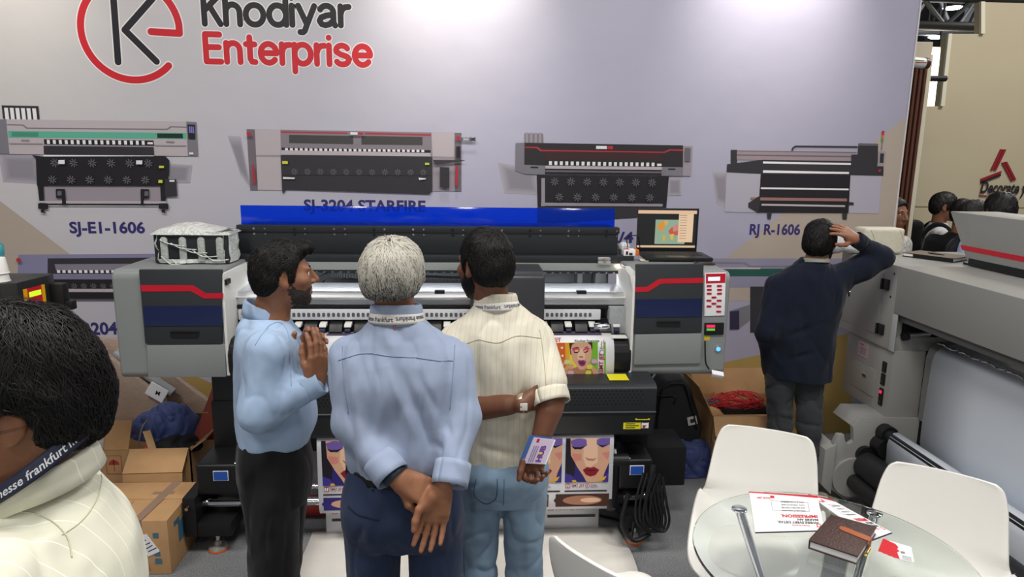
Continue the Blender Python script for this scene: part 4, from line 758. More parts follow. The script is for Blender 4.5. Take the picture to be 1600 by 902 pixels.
def drape(o, pts, d=(0, 1, 0), off=0.0008):
    from mathutils.bvhtree import BVHTree
    me = o.data; bv = BVHTree.FromPolygons([v.co[:] for v in me.vertices], [p.vertices[:] for p in me.polygons]); out = []; d = Vector(d).normalized()
    for p in pts:
        h = bv.ray_cast(Vector(p)-d*1.0, d)
        if h[0] is not None: out.append(h[0]+(h[1] if h[1].dot(d) < 0 else -h[1])*off)
    return out
def seam(par, o, pts, m, r=0.0012, d=(0, 1, 0), name='seam', k=8):
    q = drape(o, smooth_path(pts, k), d)
    if len(q) > 2: b = B(); b.tube(q, r, m, 5); b.done(name, par, 180)
def ribbon(par, o, pts, wdir, w, m, name, d=(0, 1, 0), off=0.003, lab=None):
    b = B(); pts = smooth_path(pts, 8); rows = [drape(o, [p+Vector(wdir)*(w*s) for p in pts], d, off) for s in (-0.5, -0.17, 0.17, 0.5)]; n = min(len(r) for r in rows)
    if n > 2: b.grid(lambda u, v: rows[int(round(v*3))][int(round(u*(n-1)))], n-1, 3, m); return b.done(name, par, 180, lab, solid=0.0012)
def ring_strip(name, par, c, L, D, up, rx, ry, z0, z1, rx1, ry1, m, a0=0, a1=360, tilt=0.0, th=0.0015, lab=None, text=None, tm=None, twall=()):
    # band round the neck: angle 0 = sideways L, 90 = front D
    c, L, D, up = Vector(c), Vector(L), Vector(D), Vector(up)
    def f(u, v, e=0.0):
        a = R(a0+(a1-a0)*u); return c+L*((rx+(rx1-rx)*v+e)*math.cos(a))+D*((ry+(ry1-ry)*v+e)*math.sin(a))+up*(z0+(z1-z0)*v+tilt*math.sin(a))
    b = B(); b.grid(f, 56, 4, m); o = b.done(name, par, 180, lab, solid=th)
    for (s, ac, hgt, flip) in twall:   # lettering running round the band
        vs, fs = text_geo(s, 0.015, 'CENTER', 0.0); b = B(); sg = -1 if flip else 1
        pv = []
        for v in vs: ang = ac+sg*v[0]*hgt/max(rx, ry)*180/PI; pv.append(f((ang-a0)/(a1-a0), 0.5+sg*(v[1]-0.35)*hgt/abs(z1-z0)*(1 if z1 > z0 else -1), th))
        b._add(pv, fs, tm); b.done('lanyard_text', par, 0)
    return o
def collar(par, c, L, D, up, m, rx=0.066, ry=0.070, h=0.040, tilt=-0.02, flare=0.016, drop=0.034):
    c, L, D, up = Vector(c), Vector(L), Vector(D), Vector(up); b = B()
    prof = [(0, 0), (0.0, 0.35), (0.001, 0.7), (0.003, 0.98), (0.007, 1.0), (0.011, 0.86), (0.5*flare+0.006, 0.45), (flare+0.002, 0.05)]
    def f(u, v):
        a = R(95+350*u); e, z = prof[int(round(v*7))]; fr = max(0, math.sin(a)); z2 = z*h if int(round(v*7)) < 4 else h-(1-z)*(h+0.004+drop*fr*fr*0.6)
        return c+L*((rx+e)*math.cos(a))+D*((ry+e+0.010*fr)*math.sin(a))+up*(z2+tilt*math.sin(a))
    b.grid(f, 60, 7, m); return b.done('collar', par, 180, solid=0.0015)
def cuff_ring(par, c, d, r, w, m, name, lab=None, sq=1.0, n=None):
    c, d = Vector(c), Vector(d).normalized(); a = Vector(n) if n is not None else d.orthogonal(); a = (a-d*a.dot(d)).normalized(); e = d.cross(a); b = B()
    b.grid(lambda u, v: c+(a*math.cos(2*PI*u)/sq+e*math.sin(2*PI*u))*(r+0.0015*math.sin(PI*v))+d*(w*(v-0.5)), 28, 4, m); return b.done(name, par, 180, lab, solid=0.003)
def shoe(F, an, toe, S=1.0):
    an, t = npv(an), unit(toe); F.cone(an+(0, 0, -0.055), an+t*0.12+(0, 0, -0.062), 0.034, 0.036, 0.02, (npv((0, 0, 1)), 1.1)); F.cone(an+t*0.1+(0, 0, -0.064), an+t*0.165+(0, 0, -0.070), 0.035, 0.026, 0.02, (npv((0, 0, 1)), 1.2)); F.cone(an+(0, 0, 0.0), an-t*0.03+(0, 0, -0.06), 0.038, 0.032, 0.02)
def bounds(pts, m): P = np.array(pts); return P.min(0)-m, P.max(0)+m

# ------------------------------------------------------------------ printed vinyl coming out of the printer
VIN = mat('white_vinyl', srgb(232, 232, 236), 0.3, spec=0.5)
SKIN1, SKIN2, SKIN3 = pm(206, 160, 130), pm(226, 186, 158), pm(170, 118, 92)
INKV, INKP, INKM, INKB = pm(44, 34, 110), pm(110, 88, 160), pm(134, 20, 40), pm(26, 22, 34)
LOGO = pm(160, 40, 60)
def logo_band(b, x, z, h, y, wd):   # red S badge, maker's name, K ring, dealer's name
    b.art(rrect(x, x+h*1.1, z, z+h, h*0.2, 2), LOGO, y); b.dy += 0.00004; b.art(rrect(x+h*0.15, x+h*0.95, z+h*0.14, z+h*0.86, h*0.12, 2), PAPERI, y); b.dy += 0.00004
    b.art([(x+h*0.4, z+h*0.2), (x+h*0.58, z+h*0.2), (x+h*0.72, z+h*0.82), (x+h*0.54, z+h*0.82)], LOGO, y)
    b.text('SMT JET', (x+h*1.35, y-b.dy, z+h*0.32), (1, 0, 0), (0, 0, 1), h*0.75, LOGO, 0.02, width=wd*0.40); b.text('d i g i t a l', (x+h*1.5, y-b.dy, z+h*0.02), (1, 0, 0), (0, 0, 1), h*0.3, LOGO, 0.01, width=wd*0.34)
    cx = x+h*1.5+wd*0.47; r = h*0.52; o = disc(cx, z+h*0.45, r, None, 16); b.art(o, LOGO, y); b.dy += 0.00004; b.art(disc(cx, z+h*0.45, r*0.78, None, 16), PAPERI, y); b.dy += 0.00004
    for p, q in (((-.25, .55), (-.22, -.55)), ((.25, .5), (-.1, 0)), ((-.1, 0), (.3, -.5))): b.art(capsule((cx+p[0]*r, z+h*.45+p[1]*r), (cx+q[0]*r, z+h*.45+q[1]*r), r*0.12, 3), LOGO, y); b.dy += 0.00001
    b.text('Khodiyar', (cx+r*1.4, y-b.dy, z+h*0.5), (1, 0, 0), (0, 0, 1), h*0.4, INKB, 0.02, width=wd*0.2); b.text('Enterprise', (cx+r*1.4, y-b.dy, z+h*0.08), (1, 0, 0), (0, 0, 1), h*0.4, LOGO, 0.02, width=wd*0.22)
PAPERI = pm(222, 222, 228)
def sheet(name, x0, x1, prof, label, nx=8, m=None):
    b = B(); n = len(prof)-1
    b.grid(lambda u, v: Vector((x0+(x1-x0)*u, prof[int(round(v*n))][0], prof[int(round(v*n))][1])), nx, n, m or VIN)
    return b.done(name, None, 60, label, 'sheet', solid=0.0012)
up = sheet('vinyl_print', -0.745, 0.705, [(3.37, 1.0412), (3.33, 1.0416), (3.283, 1.0365), (3.262, 1.0255), (3.246, 1.008), (3.234, 0.98), (3.227, 0.94), (3.226, 0.79), (3.2255, 0.874)][:8], 'glossy print of a woman with macarons rolling over the printer platen')
def child(b, name, par, lab=None): return b.done(name, par, 0, lab)
C3 = ''
b = B(); b.dy = 0.0012; Y = 3.2258
RB = [pm(190, 40, 34), pm(206, 96, 34), pm(222, 160, 40), pm(226, 204, 60), pm(196, 206, 70), pm(130, 176, 50), pm(112, 172, 46)]
def pic_macaron(ox):
    b = B(); b.dy = 0.0012
    def S(p): return [(q[0]+ox, q[1]) for q in p]
    Lq = [(0.3786, 1.023), (0.6197, 1.028), (0.6264, 0.849), (0.3901, 0.8463)]
    for i in range(12):
        t0, t1 = i/12, (i+1)/12; b.art(S([lerp(Lq[0], Lq[1], t0), lerp(Lq[0], Lq[1], t1), lerp(Lq[3], Lq[2], t1), lerp(Lq[3], Lq[2], t0)]), RB[min(6, int(i*0.62))], Y)
    def a(p, m): b.dy += 0.00008; b.art(S(p), m, Y)
    for u in ([(0.4447, 0.9985)], [(0.4483, 0.9583)], [(0.4234, 0.976)]): a(disc(u[0][0], u[0][1], 0.0062, None, 10), pm(226, 220, 200))
    a([(0.4785, 1.023), (0.5924, 1.027), (0.5944, 0.998), (0.5917, 0.978), (0.4871, 0.9632)], pm(52, 34, 34))
    a([(0.4991, 0.8925), (0.5233, 0.9025), (0.5529, 0.8973), (0.5723, 0.9023), (0.6025, 0.8818), (0.6136, 0.8501), (0.4906, 0.8478)], SKIN3)
    a([(0.4874, 0.9883), (0.4929, 1.013), (0.5096, 1.025), (0.568, 1.026), (0.5856, 1.011), (0.5915, 0.983), (0.5895, 0.9427), (0.5771, 0.9073), (0.5581, 0.8881), (0.5385, 0.8862), (0.5208, 0.9025), (0.4977, 0.938)], SKIN1)
    a([(0.5204, 0.9932), (0.5544, 0.9957), (0.5611, 0.9428), (0.5419, 0.9328), (0.522, 0.9429)], SKIN2)
    for p in ([(0.4935, 0.9958), (0.5176, 1.002), (0.5326, 0.9907), (0.5306, 0.9782), (0.5064, 0.9707)], [(0.5474, 0.9881), (0.5689, 1.001), (0.5813, 0.9956), (0.5721, 0.978), (0.5527, 0.9741)]): a(p, pm(190, 60, 120))
    for p in ([(0.5069, 0.9883), (0.5263, 0.9892), (0.5256, 0.9802), (0.5111, 0.9772)], [(0.5509, 0.9831), (0.5692, 0.9906), (0.5647, 0.9801), (0.5551, 0.9771)]): a(p, pm(214, 190, 90))
    for p in ([(0.5023, 0.9772), (0.5267, 0.9792), (0.5235, 0.9721), (0.5089, 0.9712)], [(0.5511, 0.9771), (0.572, 0.983), (0.5673, 0.975), (0.5562, 0.973)], [(0.4959, 0.9973), (0.52, 1.003), (0.534, 0.9942), (0.5202, 0.9993)], [(0.5457, 0.9932), (0.5663, 1.005), (0.5761, 1.003), (0.565, 1.001)]): a(p, INKB)
    a([(0.5275, 0.953), (0.5342, 0.957), (0.546, 0.957), (0.552, 0.9519), (0.5414, 0.9469)], SKIN3)
    a([(0.5233, 0.9303), (0.5344, 0.9368), (0.5418, 0.9348), (0.5495, 0.9373), (0.5645, 0.9301), (0.5612, 0.9124), (0.5477, 0.9044), (0.5328, 0.9116)], pm(134, 46, 104)); a([(0.5333, 0.9247), (0.5568, 0.9256), (0.5532, 0.9165), (0.5375, 0.9176)], pm(84, 24, 50))
    for p in ([(0.4284, 0.8827), (0.468, 0.9507), (0.4755, 0.9456), (0.4501, 0.8927), (0.4983, 0.9168), (0.5034, 0.9102), (0.4652, 0.8774), (0.4977, 0.8569), (0.493, 0.8498), (0.4341, 0.8501)], [(0.5716, 0.9225), (0.5788, 0.9286), (0.612, 0.8919), (0.6242, 0.8817), (0.6254, 0.849), (0.5889, 0.8493), (0.6029, 0.8716)]): a(p, pm(198, 150, 120))
    for (u, c) in (([(0.4726, 0.927)], pm(200, 206, 130)), ([(0.49, 0.9001)], pm(196, 150, 120)), ([(0.4918, 0.8722)], pm(206, 160, 180)), ([(0.5831, 0.9022)], pm(214, 200, 60)), ([(0.5783, 0.8717)], pm(200, 200, 50)), ([(0.6057, 0.93)], pm(196, 150, 190))):
        c0 = u[0]; a(disc(c0[0], c0[1]+0.005, 0.015, 0.0075, 12), c); a(disc(c0[0], c0[1], 0.013, 0.003, 10), PAPERI); a(disc(c0[0], c0[1]-0.005, 0.015, 0.0075, 12), c)
    return b
child(pic_macaron(0.0), 'printed_picture', up, 'woman with pink eye shadow and macarons'); child(pic_macaron(-0.44), 'printed_picture', up); child(pic_macaron(-0.88), 'printed_picture', up)
b = B(); b.dy = 0.0012; b.art([(0.65, 1.028), (0.6582, 1.029), (0.6686, 0.856), (0.6598, 0.8529)], pm(120, 170, 60), Y); child(b, 'printed_picture', up, 'green strip at the right edge')
b = B(); b.dy = 0.0012; _q = [(0.6503, 0.8561)][0]; b.text('SMT JET', (_q[0], Y-0.0013, _q[1]+0.018), (0, 0, 1), (-1, 0, 0), 0.03, LOGO, 0.02); b.art(rrect(_q[0]-0.018, _q[0]+0.002, _q[1]-0.004, _q[1]+0.014, 0.003, 2), LOGO, Y); b.art(disc(_q[0]-0.008, _q[1]+0.118, 0.0115, None, 14), INKB, Y); b.dy = 0.0014; b.art(disc(_q[0]-0.008, _q[1]+0.118, 0.0095, None, 14), PAPERI, Y); b.text('Khodiyar', (_q[0]-0.009, Y-0.0013, _q[1]+0.136), (0, 0, 1), (-1, 0, 0), 0.011, INKB, 0.02); b.text('Enterprise', (_q[0]+0.001, Y-0.0013, _q[1]+0.136), (0, 0, 1), (-1, 0, 0), 0.011, LOGO, 0.02); child(b, 'printed_lettering', up)
# the strip still lying on the platen: dark picture, lettering, black line
b = B(); b.box(-0.70, 0.655, 3.305, 3.35, 1.0408, 1.0428, pm(74, 66, 84)); b.box(0.30, 0.40, 3.31, 3.345, 1.0412, 1.0432, pm(150, 146, 156)); child(b, 'printed_picture', up, 'dark strip on the flat platen')
b = B()
for o_ in (0.34, -0.10, -0.54): b.text('SMT JET', (o_, 3.252, 1.0215), (1, 0, 0), (0, 0.55, 0.83), 0.030, LOGO, 0.03); b.text('Khodiyar Enterprise', (o_+0.17, 3.252, 1.0215), (1, 0, 0), (0, 0.55, 0.83), 0.015, INKB, 0.03)
child(b, 'printed_lettering', up)
b = B(); b.prism([(3.2405, 0.9955), (3.2375, 0.9885), (3.2385, 0.9880), (3.2415, 0.9950)], 'x', -0.70, 0.665, INKB); child(b, 'printed_line', up)
# lower print, loops to the take-up
lp = [(3.20, 0.60), (3.135, 0.575), (3.128, 0.52), (3.126, 0.40), (3.122, 0.27), (3.124, 0.225), (3.14, 0.192), (3.18, 0.175), (3.23, 0.185), (3.26, 0.22), (3.27, 0.30)]
lo = sheet('vinyl_print', -0.728, 0.70, lp, 'glossy print with red lipped faces hanging under the dryer and curling in a loop')
def pic_face(x0, x1, z0, z1):
    b = B(); b.dy = 0.0012; Yf = 3.121
    def T(pts): return [(x0+(x1-x0)*p[0], z0+(z1-z0)*p[1]) for p in pts]
    def a(p, m): b.dy += 0.00008; b.art(T(p), m, Yf)
    a([(0, 0), (1, 0), (1, 1), (0, 1)], INKV)
    a([(0, 0.15), (0.2, 0.1), (0.3, 1), (0, 1)], INKB)
    a([(0.10, 1), (0.12, 0.62), (0.28, 0.34), (0.42, 0.14), (0.5, 0), (0.86, 0), (0.90, 0.2), (1, 0.45), (1, 1)], SKIN1)
    a([(0.42, 1), (0.40, 0.55), (0.5, 0.3), (0.74, 0.45), (0.72, 1)], SKIN2)
    a([(0.14, 0.66), (0.2, 0.48), (0.36, 0.5), (0.36, 0.64)], pm(206, 130, 120)); a([(0.82, 0.66), (0.95, 0.5), (1, 0.6), (1, 0.7)], pm(206, 130, 120))
    a([(0.10, 0.94), (0.16, 0.78), (0.34, 0.74), (0.48, 0.84), (0.46, 0.97), (0.28, 1.0)], INKP); a([(0.70, 0.96), (0.70, 0.86), (0.84, 0.78), (1.0, 0.86), (1, 1), (0.8, 1)], INKP)
    a([(0.12, 0.83), (0.20, 0.75), (0.36, 0.76), (0.46, 0.83), (0.34, 0.80), (0.22, 0.80)], INKB); a([(0.71, 0.86), (0.82, 0.79), (1.0, 0.86), (0.84, 0.83)], INKB)
    a([(0.44, 0.58), (0.50, 0.50), (0.64, 0.49), (0.72, 0.56), (0.64, 0.53), (0.52, 0.54)], SKIN3)
    a([(0.40, 0.28), (0.50, 0.35), (0.58, 0.33), (0.66, 0.35), (0.78, 0.28), (0.70, 0.16), (0.58, 0.13), (0.48, 0.17)], INKM); a([(0.44, 0.27), (0.58, 0.285), (0.74, 0.27), (0.58, 0.25)], pm(70, 8, 20))
    a([(0, 0), (0.28, 0), (0.16, 0.16), (0, 0.22)], pm(60, 48, 140)); a([(0.86, 0), (1, 0), (1, 0.24), (0.9, 0.14)], pm(60, 48, 140)); a([(0.18, 0), (0.28, 0.01), (0.24, 0.06), (0.16, 0.05)], pm(216, 170, 40)); a([(0.74, 0.02), (0.90, 0.04), (0.96, 0.14), (0.84, 0.10)], pm(216, 170, 40))
    return b
def pic_close(x0, x1, z0, z1, c0, c1, c2):
    b = B(); b.dy = 0.0014; Yf = 3.121
    b.art([(x0, z0), (x1, z0), (x1, z1), (x0, z1)], c0, Yf)
    for i in range(4): b.dy += 0.0001; s = 0.46-0.09*i; b.art(disc((x0+x1)/2+0.02*i-0.02, (z0+z1)/2, (x1-x0)*s, (z1-z0)*s, 18), [c0, c1, c1, c2][i], Yf)
    return b
W_ = 0.228
for k, x0 in enumerate((-0.705, -0.467, -0.229, 0.009, 0.231, 0.463)):
    z1, z0 = 0.575, 0.345
    child(pic_face(x0, x0+0.215, z0, z1), 'printed_picture', lo)
    b = B(); b.dy = 0.0012; logo_band(b, x0+0.004, z0-0.030, 0.022, 3.121, 0.16); child(b, 'printed_lettering', lo)
    b = B(); b.dy = 0.0012; b.art([(x0, z0-0.043), (x0+0.21, z0-0.043), (x0+0.21, z0-0.050), (x0, z0-0.050)], INKB, 3.121); child(b, 'printed_line', lo)
for x0, x1, cs in ((-0.705, -0.43, (INKV, SKIN1, SKIN2)), (-0.40, -0.12, (pm(60, 30, 26), SKIN3, SKIN1)), (-0.10, 0.16, (pm(60, 30, 26), SKIN3, SKIN1)), (0.19, 0.385, (pm(96, 50, 36), SKIN3, SKIN3)), (0.42, 0.685, (pm(66, 36, 28), SKIN3, SKIN2))):
    child(pic_close(x0, x1, 0.216, 0.283, *cs), 'printed_picture', lo)
tail = sheet('vinyl_print', -0.73, 0.668, [(3.285, 0.36), (3.28, 0.20), (3.275, 0.12), (3.27, 0.035), (3.27, 0.008)], 'end of printed vinyl standing on the floor behind the looped print')
b = B(); b.dy = 0.0012
for k in range(5):
    x0 = -0.70+0.275*k; logo_band(b, x0, 0.115, 0.028, 3.270, 0.18); b.dy = 0.0012; b.art([(x0, 0.088), (x0+0.25, 0.088), (x0+0.25, 0.074), (x0, 0.074)], INKB, 3.271); b.art([(x0, 0.155), (x0+0.25, 0.155), (x0+0.25, 0.185), (x0, 0.185)], pm(90, 50, 50), 3.272)
child(b, 'printed_lettering', tail)
fv = B(); fv.grid(lambda u, v: Vector((-0.805+1.575*u+0.01*math.sin(5*v), 3.30-0.95*v, 0.006+0.035*max(0, math.sin(PI*min(1, v/0.75)))**2*(0.7+0.3*u)+0.004*math.sin(9*u+7*v))), 14, 20, mat('ivory_vinyl', srgb(236, 232, 224), 0.3, 0, 0.03, 14)); fv.done('vinyl_sheet', None, 60, 'blank ivory vinyl sheet lying on the carpet in front of the printer', 'sheet', solid=0.001)
b = B(); b.cyl((-1.04, 3.46, 0.062), (0.2, 3.46, 0.062), 0.055, mat('red_tube', srgb(150, 44, 36), 0.6), None, 18); b.tube(smooth_path([(-0.95+0.03*k, 3.41, 0.10+0.012*(k % 2)) for k in range(12)], 3), 0.005, MATTE, 6); b.done('fabric_roll', None, 40, 'red rolled fabric lying on the floor under the printer', 'roll')

# ------------------------------------------------------------------ things on the printer
wp = thing('wrapped_ink_rack', 'four slot rack wrapped in shiny bubble film on the left cabinet', 'package', (-1.36, 3.52, 1.373))
BUB = mat('bubble_film', srgb(206, 208, 204), 0.22, 0, 0.12, 40, 0.9, 70, spec=0.8)
b = B(); b.box(-1.535, -1.185, 3.43, 3.60, 1.374, 1.53, DARK, 0.004); b.done('rack_body', wp)
for k in range(4): x = -1.502+0.088*k; b = B(); b.prism([(x, 1.385), (x+0.034, 1.385)]+[(x+0.017+0.017*math.cos(R(a_)), 1.488+0.017*math.sin(R(a_))) for a_ in range(0, 181, 30)], 'y', 3.422, 3.434, mat('slot_pale', srgb(176, 180, 174), 0.35, 0, 0.1, 60, 0.5, 120), 0.002); b.done('slot', wp)
b = B()
def wrapf(u, v):
    a = 2*PI*u; n = noise.noise(Vector((math.cos(a)*2, math.sin(a)*2, v*4)))*0.010
    r = (abs(math.cos(a))**6+abs(math.sin(a))**6)**(-1/6)
    return Vector((-1.36+(0.183+n)*r*math.cos(a), 3.515+(0.092+n)*r*math.sin(a), 1.376+0.155*v))
b.grid(wrapf, 60, 8, BUB)
bm_keep = [f for f in b.bm.faces if f.calc_center_median().y < 3.43 and 1.395 < f.calc_center_median().z < 1.505 and -1.52 < f.calc_center_median().x < -1.21]
bmesh.ops.delete(b.bm, geom=bm_keep, context='FACES')
b.grid(lambda u, v: Vector((-1.545+0.372*u, 3.415+0.20*v, 1.528+(0.040*math.sin(PI*min(1, u*1.15))*math.sin(PI*(0.15+0.7*v))+0.006*noise.noise(Vector((u*9, v*7, 2)))) if 0.02 < u < 0.98 and 0.02 < v < 0.98 else 1.515)), 26, 12, BUB); b.done('film', wp, 60, 'crinkled clear bubble film')
b = B()
for k in range(7): z = 1.49-0.016*k; x = -1.5+0.05*(k % 5); b.tube(smooth_path([(x, 3.418, z), (x+0.05, 3.414, z-0.02-0.004*k), (x+0.12, 3.416, z-0.03)], 4), 0.003, BUB, 5)
b.done('film_crease', wp, 60, kind='stuff')
lt = thing('laptop', 'open black laptop showing a world map on the right cabinet', 'laptop', (1.1, 3.68, 1.372))
KB = mat('laptop_black', srgb(26, 26, 28), 0.4)
b = B(); b.prism([(0.925, 3.57), (1.285, 3.56), (1.30, 3.80), (0.94, 3.81)], 'z', 1.376, 1.394, KB, 0.004); b.done('base', lt)
b = B()
for r_ in range(6):
    for k in range(15): x = 0.955+0.0205*k; y = 3.775-0.022*r_; b.box(x, x+0.0165, y-0.009, y+0.009, 1.3935, 1.3965, mat('key_black', srgb(40, 40, 42), 0.5))
b.done('keyboard', lt, 0, kind='stuff')
b = B(); b.box(1.05, 1.15, 3.58, 3.64, 1.3935, 1.3945, mat('touchpad', srgb(46, 46, 50), 0.3)); b.done('touchpad', lt)
_x0, _x1, _z0, _z1, _yl = 0.934, 1.283, 1.41, 1.628, 3.83
b = B(); b.box(_x0, _x1, _yl, _yl+0.008, 1.385, _z1+0.006, KB, 0.003); b.done('lid', lt)
SCR = lambda n, c, e=0.85: mat('screen_'+n, (0.02, 0.02, 0.02), 0.3, emit=srgb(*c), es=e)
def scr(name, items):
    b = B(); b.dy = 0.0006
    for p, m in items: b.art([(_x0+(_x1-_x0)*(q[0]-186)/278, _z1-(_z1-_z0)*(q[1]-78)/162) for q in p], m, _yl); b.dy += 0.00012
    return b.done(name, lt, 0)
def rc(a, b_, c, d): return [(a, d), (c, d), (c, b_), (a, b_)]
scr('screen', [(rc(188, 82, 454, 238), SCR('black', (16, 15, 16))), (rc(188, 82, 454, 96), SCR('cream', (236, 196, 160))), (rc(188, 229, 454, 238), SCR('cream2', (226, 196, 160))), (rc(268, 121, 405, 223), SCR('sea', (150, 176, 150))),
 ([(274, 150), (292, 130), (305, 126), (320, 138), (308, 150), (300, 172), (292, 168)], SCR('orange', (226, 150, 50))), ([(305, 126), (318, 122), (326, 135), (314, 148)], SCR('ochre', (214, 176, 110))), ([(303, 185), (318, 188), (314, 210), (308, 212)], SCR('amber', (226, 176, 50))), ([(328, 168), (345, 150), (372, 140), (374, 185), (352, 186), (345, 196), (338, 186)], SCR('red', (200, 90, 70))), ([(345, 150), (374, 136), (374, 165), (352, 172)], SCR('pinkm', (206, 140, 130))), ([(336, 182), (356, 180), (350, 206), (342, 204)], SCR('yel', (226, 190, 80))),
 (rc(373, 96, 440, 215), SCR('panel', (240, 206, 170))), (rc(440, 98, 453, 229), SCR('black', (16, 15, 16))), (rc(376, 100, 410, 103), SCR('txt', (150, 120, 100)))]+[(rc(379, 110+11*k, 410, 112+11*k), SCR('txt', (150, 120, 100))) for k in range(9)])
pt = thing('phone', 'dark smartphone lying flat in front of the open laptop', 'phone', (1.2, 3.5, 1.372))
b = B(); b.prism([(1.165, 3.47), (1.262, 3.455), (1.268, 3.525), (1.175, 3.54)], 'z', 1.373, 1.381, mat('phone_body', srgb(70, 52, 44), 0.4), 0.003); b.done('case', pt)
b = B(); b.prism([(1.170, 3.474), (1.258, 3.460), (1.263, 3.521), (1.179, 3.535)], 'z', 1.3805, 1.3825, mat('phone_glass', srgb(18, 18, 22), 0.08), 0.0005); b.done('screen', pt)
cb_ = thing('carton', 'small white and orange carton beside the open laptop', 'box', (0.86, 3.55, 1.40))
b = B(); b.box(0.815, 0.895, 3.61, 3.68, 1.396, 1.428, PAPER, 0.002); b.done('body', cb_)
b = B(); b.box(0.878, 0.897, 3.608, 3.682, 1.3965, 1.4285, mat('orange_print', srgb(206, 110, 40), 0.5), 0.001); b.done('end_panel', cb_, 30, 'orange end'); b = B(); b.box(0.826, 0.838, 3.6085, 3.612, 1.402, 1.42, INK); b.box(0.844, 0.862, 3.6085, 3.612, 1.400, 1.412, INK); b.box(0.82, 0.85, 3.62, 3.67, 1.4275, 1.4285, RED); b.done('print', cb_, 0)
b = B(); b.ell((0.845, 3.75, 1.425), (0.035, 0.03, 0.03), mat('crumpled_film', srgb(214, 218, 220), 0.25, 0, 0, 1, 0.8, 60)); b.done('crumpled_film', None, 60, 'crumpled clear film behind the small carton', 'film')
b = B(); b.prism([(0.90, 3.58), (0.94, 3.57), (0.945, 3.62), (0.905, 3.64)], 'z', 1.3725, 1.377, mat('cream_paper', srgb(226, 216, 190), 0.6)); b.done('paper_slip', None, 0, 'cream paper slip between the carton and the laptop', 'paper')
b = B(); b.tube(smooth_path([(0.86, 3.72, 1.43), (0.862, 3.76, 1.475), (0.90, 3.78, 1.485), (0.934, 3.79, 1.475), (0.95, 3.80, 1.40)], 6), 0.003, CB, 6); b.done('laptop_cable', None, 60, 'thin black cable arching beside the laptop screen', 'cable')

# ------------------------------------------------------------------ black machine with a red keypad at far left
bm_ = thing('black_machine', 'black box shaped machine with red keypad at far left', 'machine', (-2.2, 3.2, 0))
b = B(); b.prism([(-2.75, 2.90), (-1.93, 2.90), (-1.875, 2.93), (-1.855, 3.10), (-1.86, 3.16), (-2.75, 3.16)], 'z', 1.02, 1.37, mat('satin_black', srgb(34, 34, 34), 0.38), 0.008); b.done('body', bm_)
def chm(t, z, off): # on the short slanted face
    p, q = Vector((-1.878, 2.928, 0)), Vector((-1.855, 3.10, 0)); d = (q-p); n = Vector((d.y, -d.x, 0)).normalized(); r_ = p+d*t+n*off; return (r_.x, r_.y, z)
def chq(b, t0, t1, z0, z1, off, m): b._add([chm(t0, z0, off), chm(t1, z0, off), chm(t1, z1, off), chm(t0, z1, off), chm(t0, z0, -0.002), chm(t1, z0, -0.002), chm(t1, z1, -0.002), chm(t0, z1, -0.002)], [(0, 1, 2, 3), (0, 4, 5, 1), (1, 5, 6, 2), (2, 6, 7, 3), (3, 7, 4, 0)], m)
b = B(); chq(b, 0.16, 0.86, 1.20, 1.335, 0.004, mat('amber_edge', srgb(236, 170, 20), 0.4)); chq(b, 0.28, 0.74, 1.20, 1.335, 0.0055, RED); kp2 = b.done('keypad', bm_, 0, 'red keypad with yellow edges')
b = B(); chq(b, 0.32, 0.70, 1.296, 1.318, 0.007, mat('lime_lcd', (0.5, 0.7, 0.02), 0.3, emit=(0.55, 0.85, 0.02), es=0.8)); b.done('display', kp2, 0)
b = B()
for r_ in range(3):
    for k in range(3): chq(b, 0.33+0.13*k, 0.40+0.13*k, 1.262-0.018*r_, 1.270-0.018*r_, 0.007, mat('blue_key', srgb(110, 90, 160), 0.4))
b.done('keys', kp2, 0, kind='stuff')
b = B(); b.box(-1.862, -1.80, 3.11, 3.16, 1.20, 1.33, BLACK, 0.01); b.box(-1.81, -1.77, 3.115, 3.155, 1.21, 1.25, BLACK, 0.006); b.done('side_arm', bm_)
for x in (-2.65, -2.05):
    b = B(); b.box(x-0.04, x+0.04, 2.95, 3.12, 0.0, 1.022, BLACK, 0.005); b.done('leg', bm_)
CUP = mat('paper_cup', srgb(232, 230, 224), 0.6)
for k in range(2):
    b = B(); z = 1.3705+0.034*k; b.lathe([(0.0, z+0.066), (0.024, z+0.066), (0.0255, z+0.064), (0.033, z+0.004), (0.0355, z+0.003), (0.0355, z), (0.0325, z)], (-1.955, 2.955, 0), CUP, 24); b.done('paper_cup', None, 40, ('white paper cup upside down, lower of two on the black machine', 'white paper cup upside down, upper of two on the black machine')[k], 'cup', 'paper cups on the black machine')
tb = thing('wash_bottle', 'turquoise plastic bottle behind the paper cups at the left edge', 'bottle', (-2.065, 3.09, 1.37))
TEAL = mat('turquoise_plastic', srgb(70, 160, 170), 0.35)
b = B(); b.lathe([(0, 1.371), (0.034, 1.371), (0.036, 1.376), (0.036, 1.44), (0.031, 1.452), (0.034, 1.465), (0.034, 1.50), (0.014, 1.525), (0.014, 1.535), (0, 1.535)], (-2.06, 3.10, 0), TEAL, 24); b.done('body', tb, 40); b = B(); b.lathe([(0.016, 1.533), (0.016, 1.56), (0.006, 1.565), (0.004, 1.60), (0, 1.60)], (-2.06, 3.10, 0), WHITE, 16); b.done('cap', tb, 40)

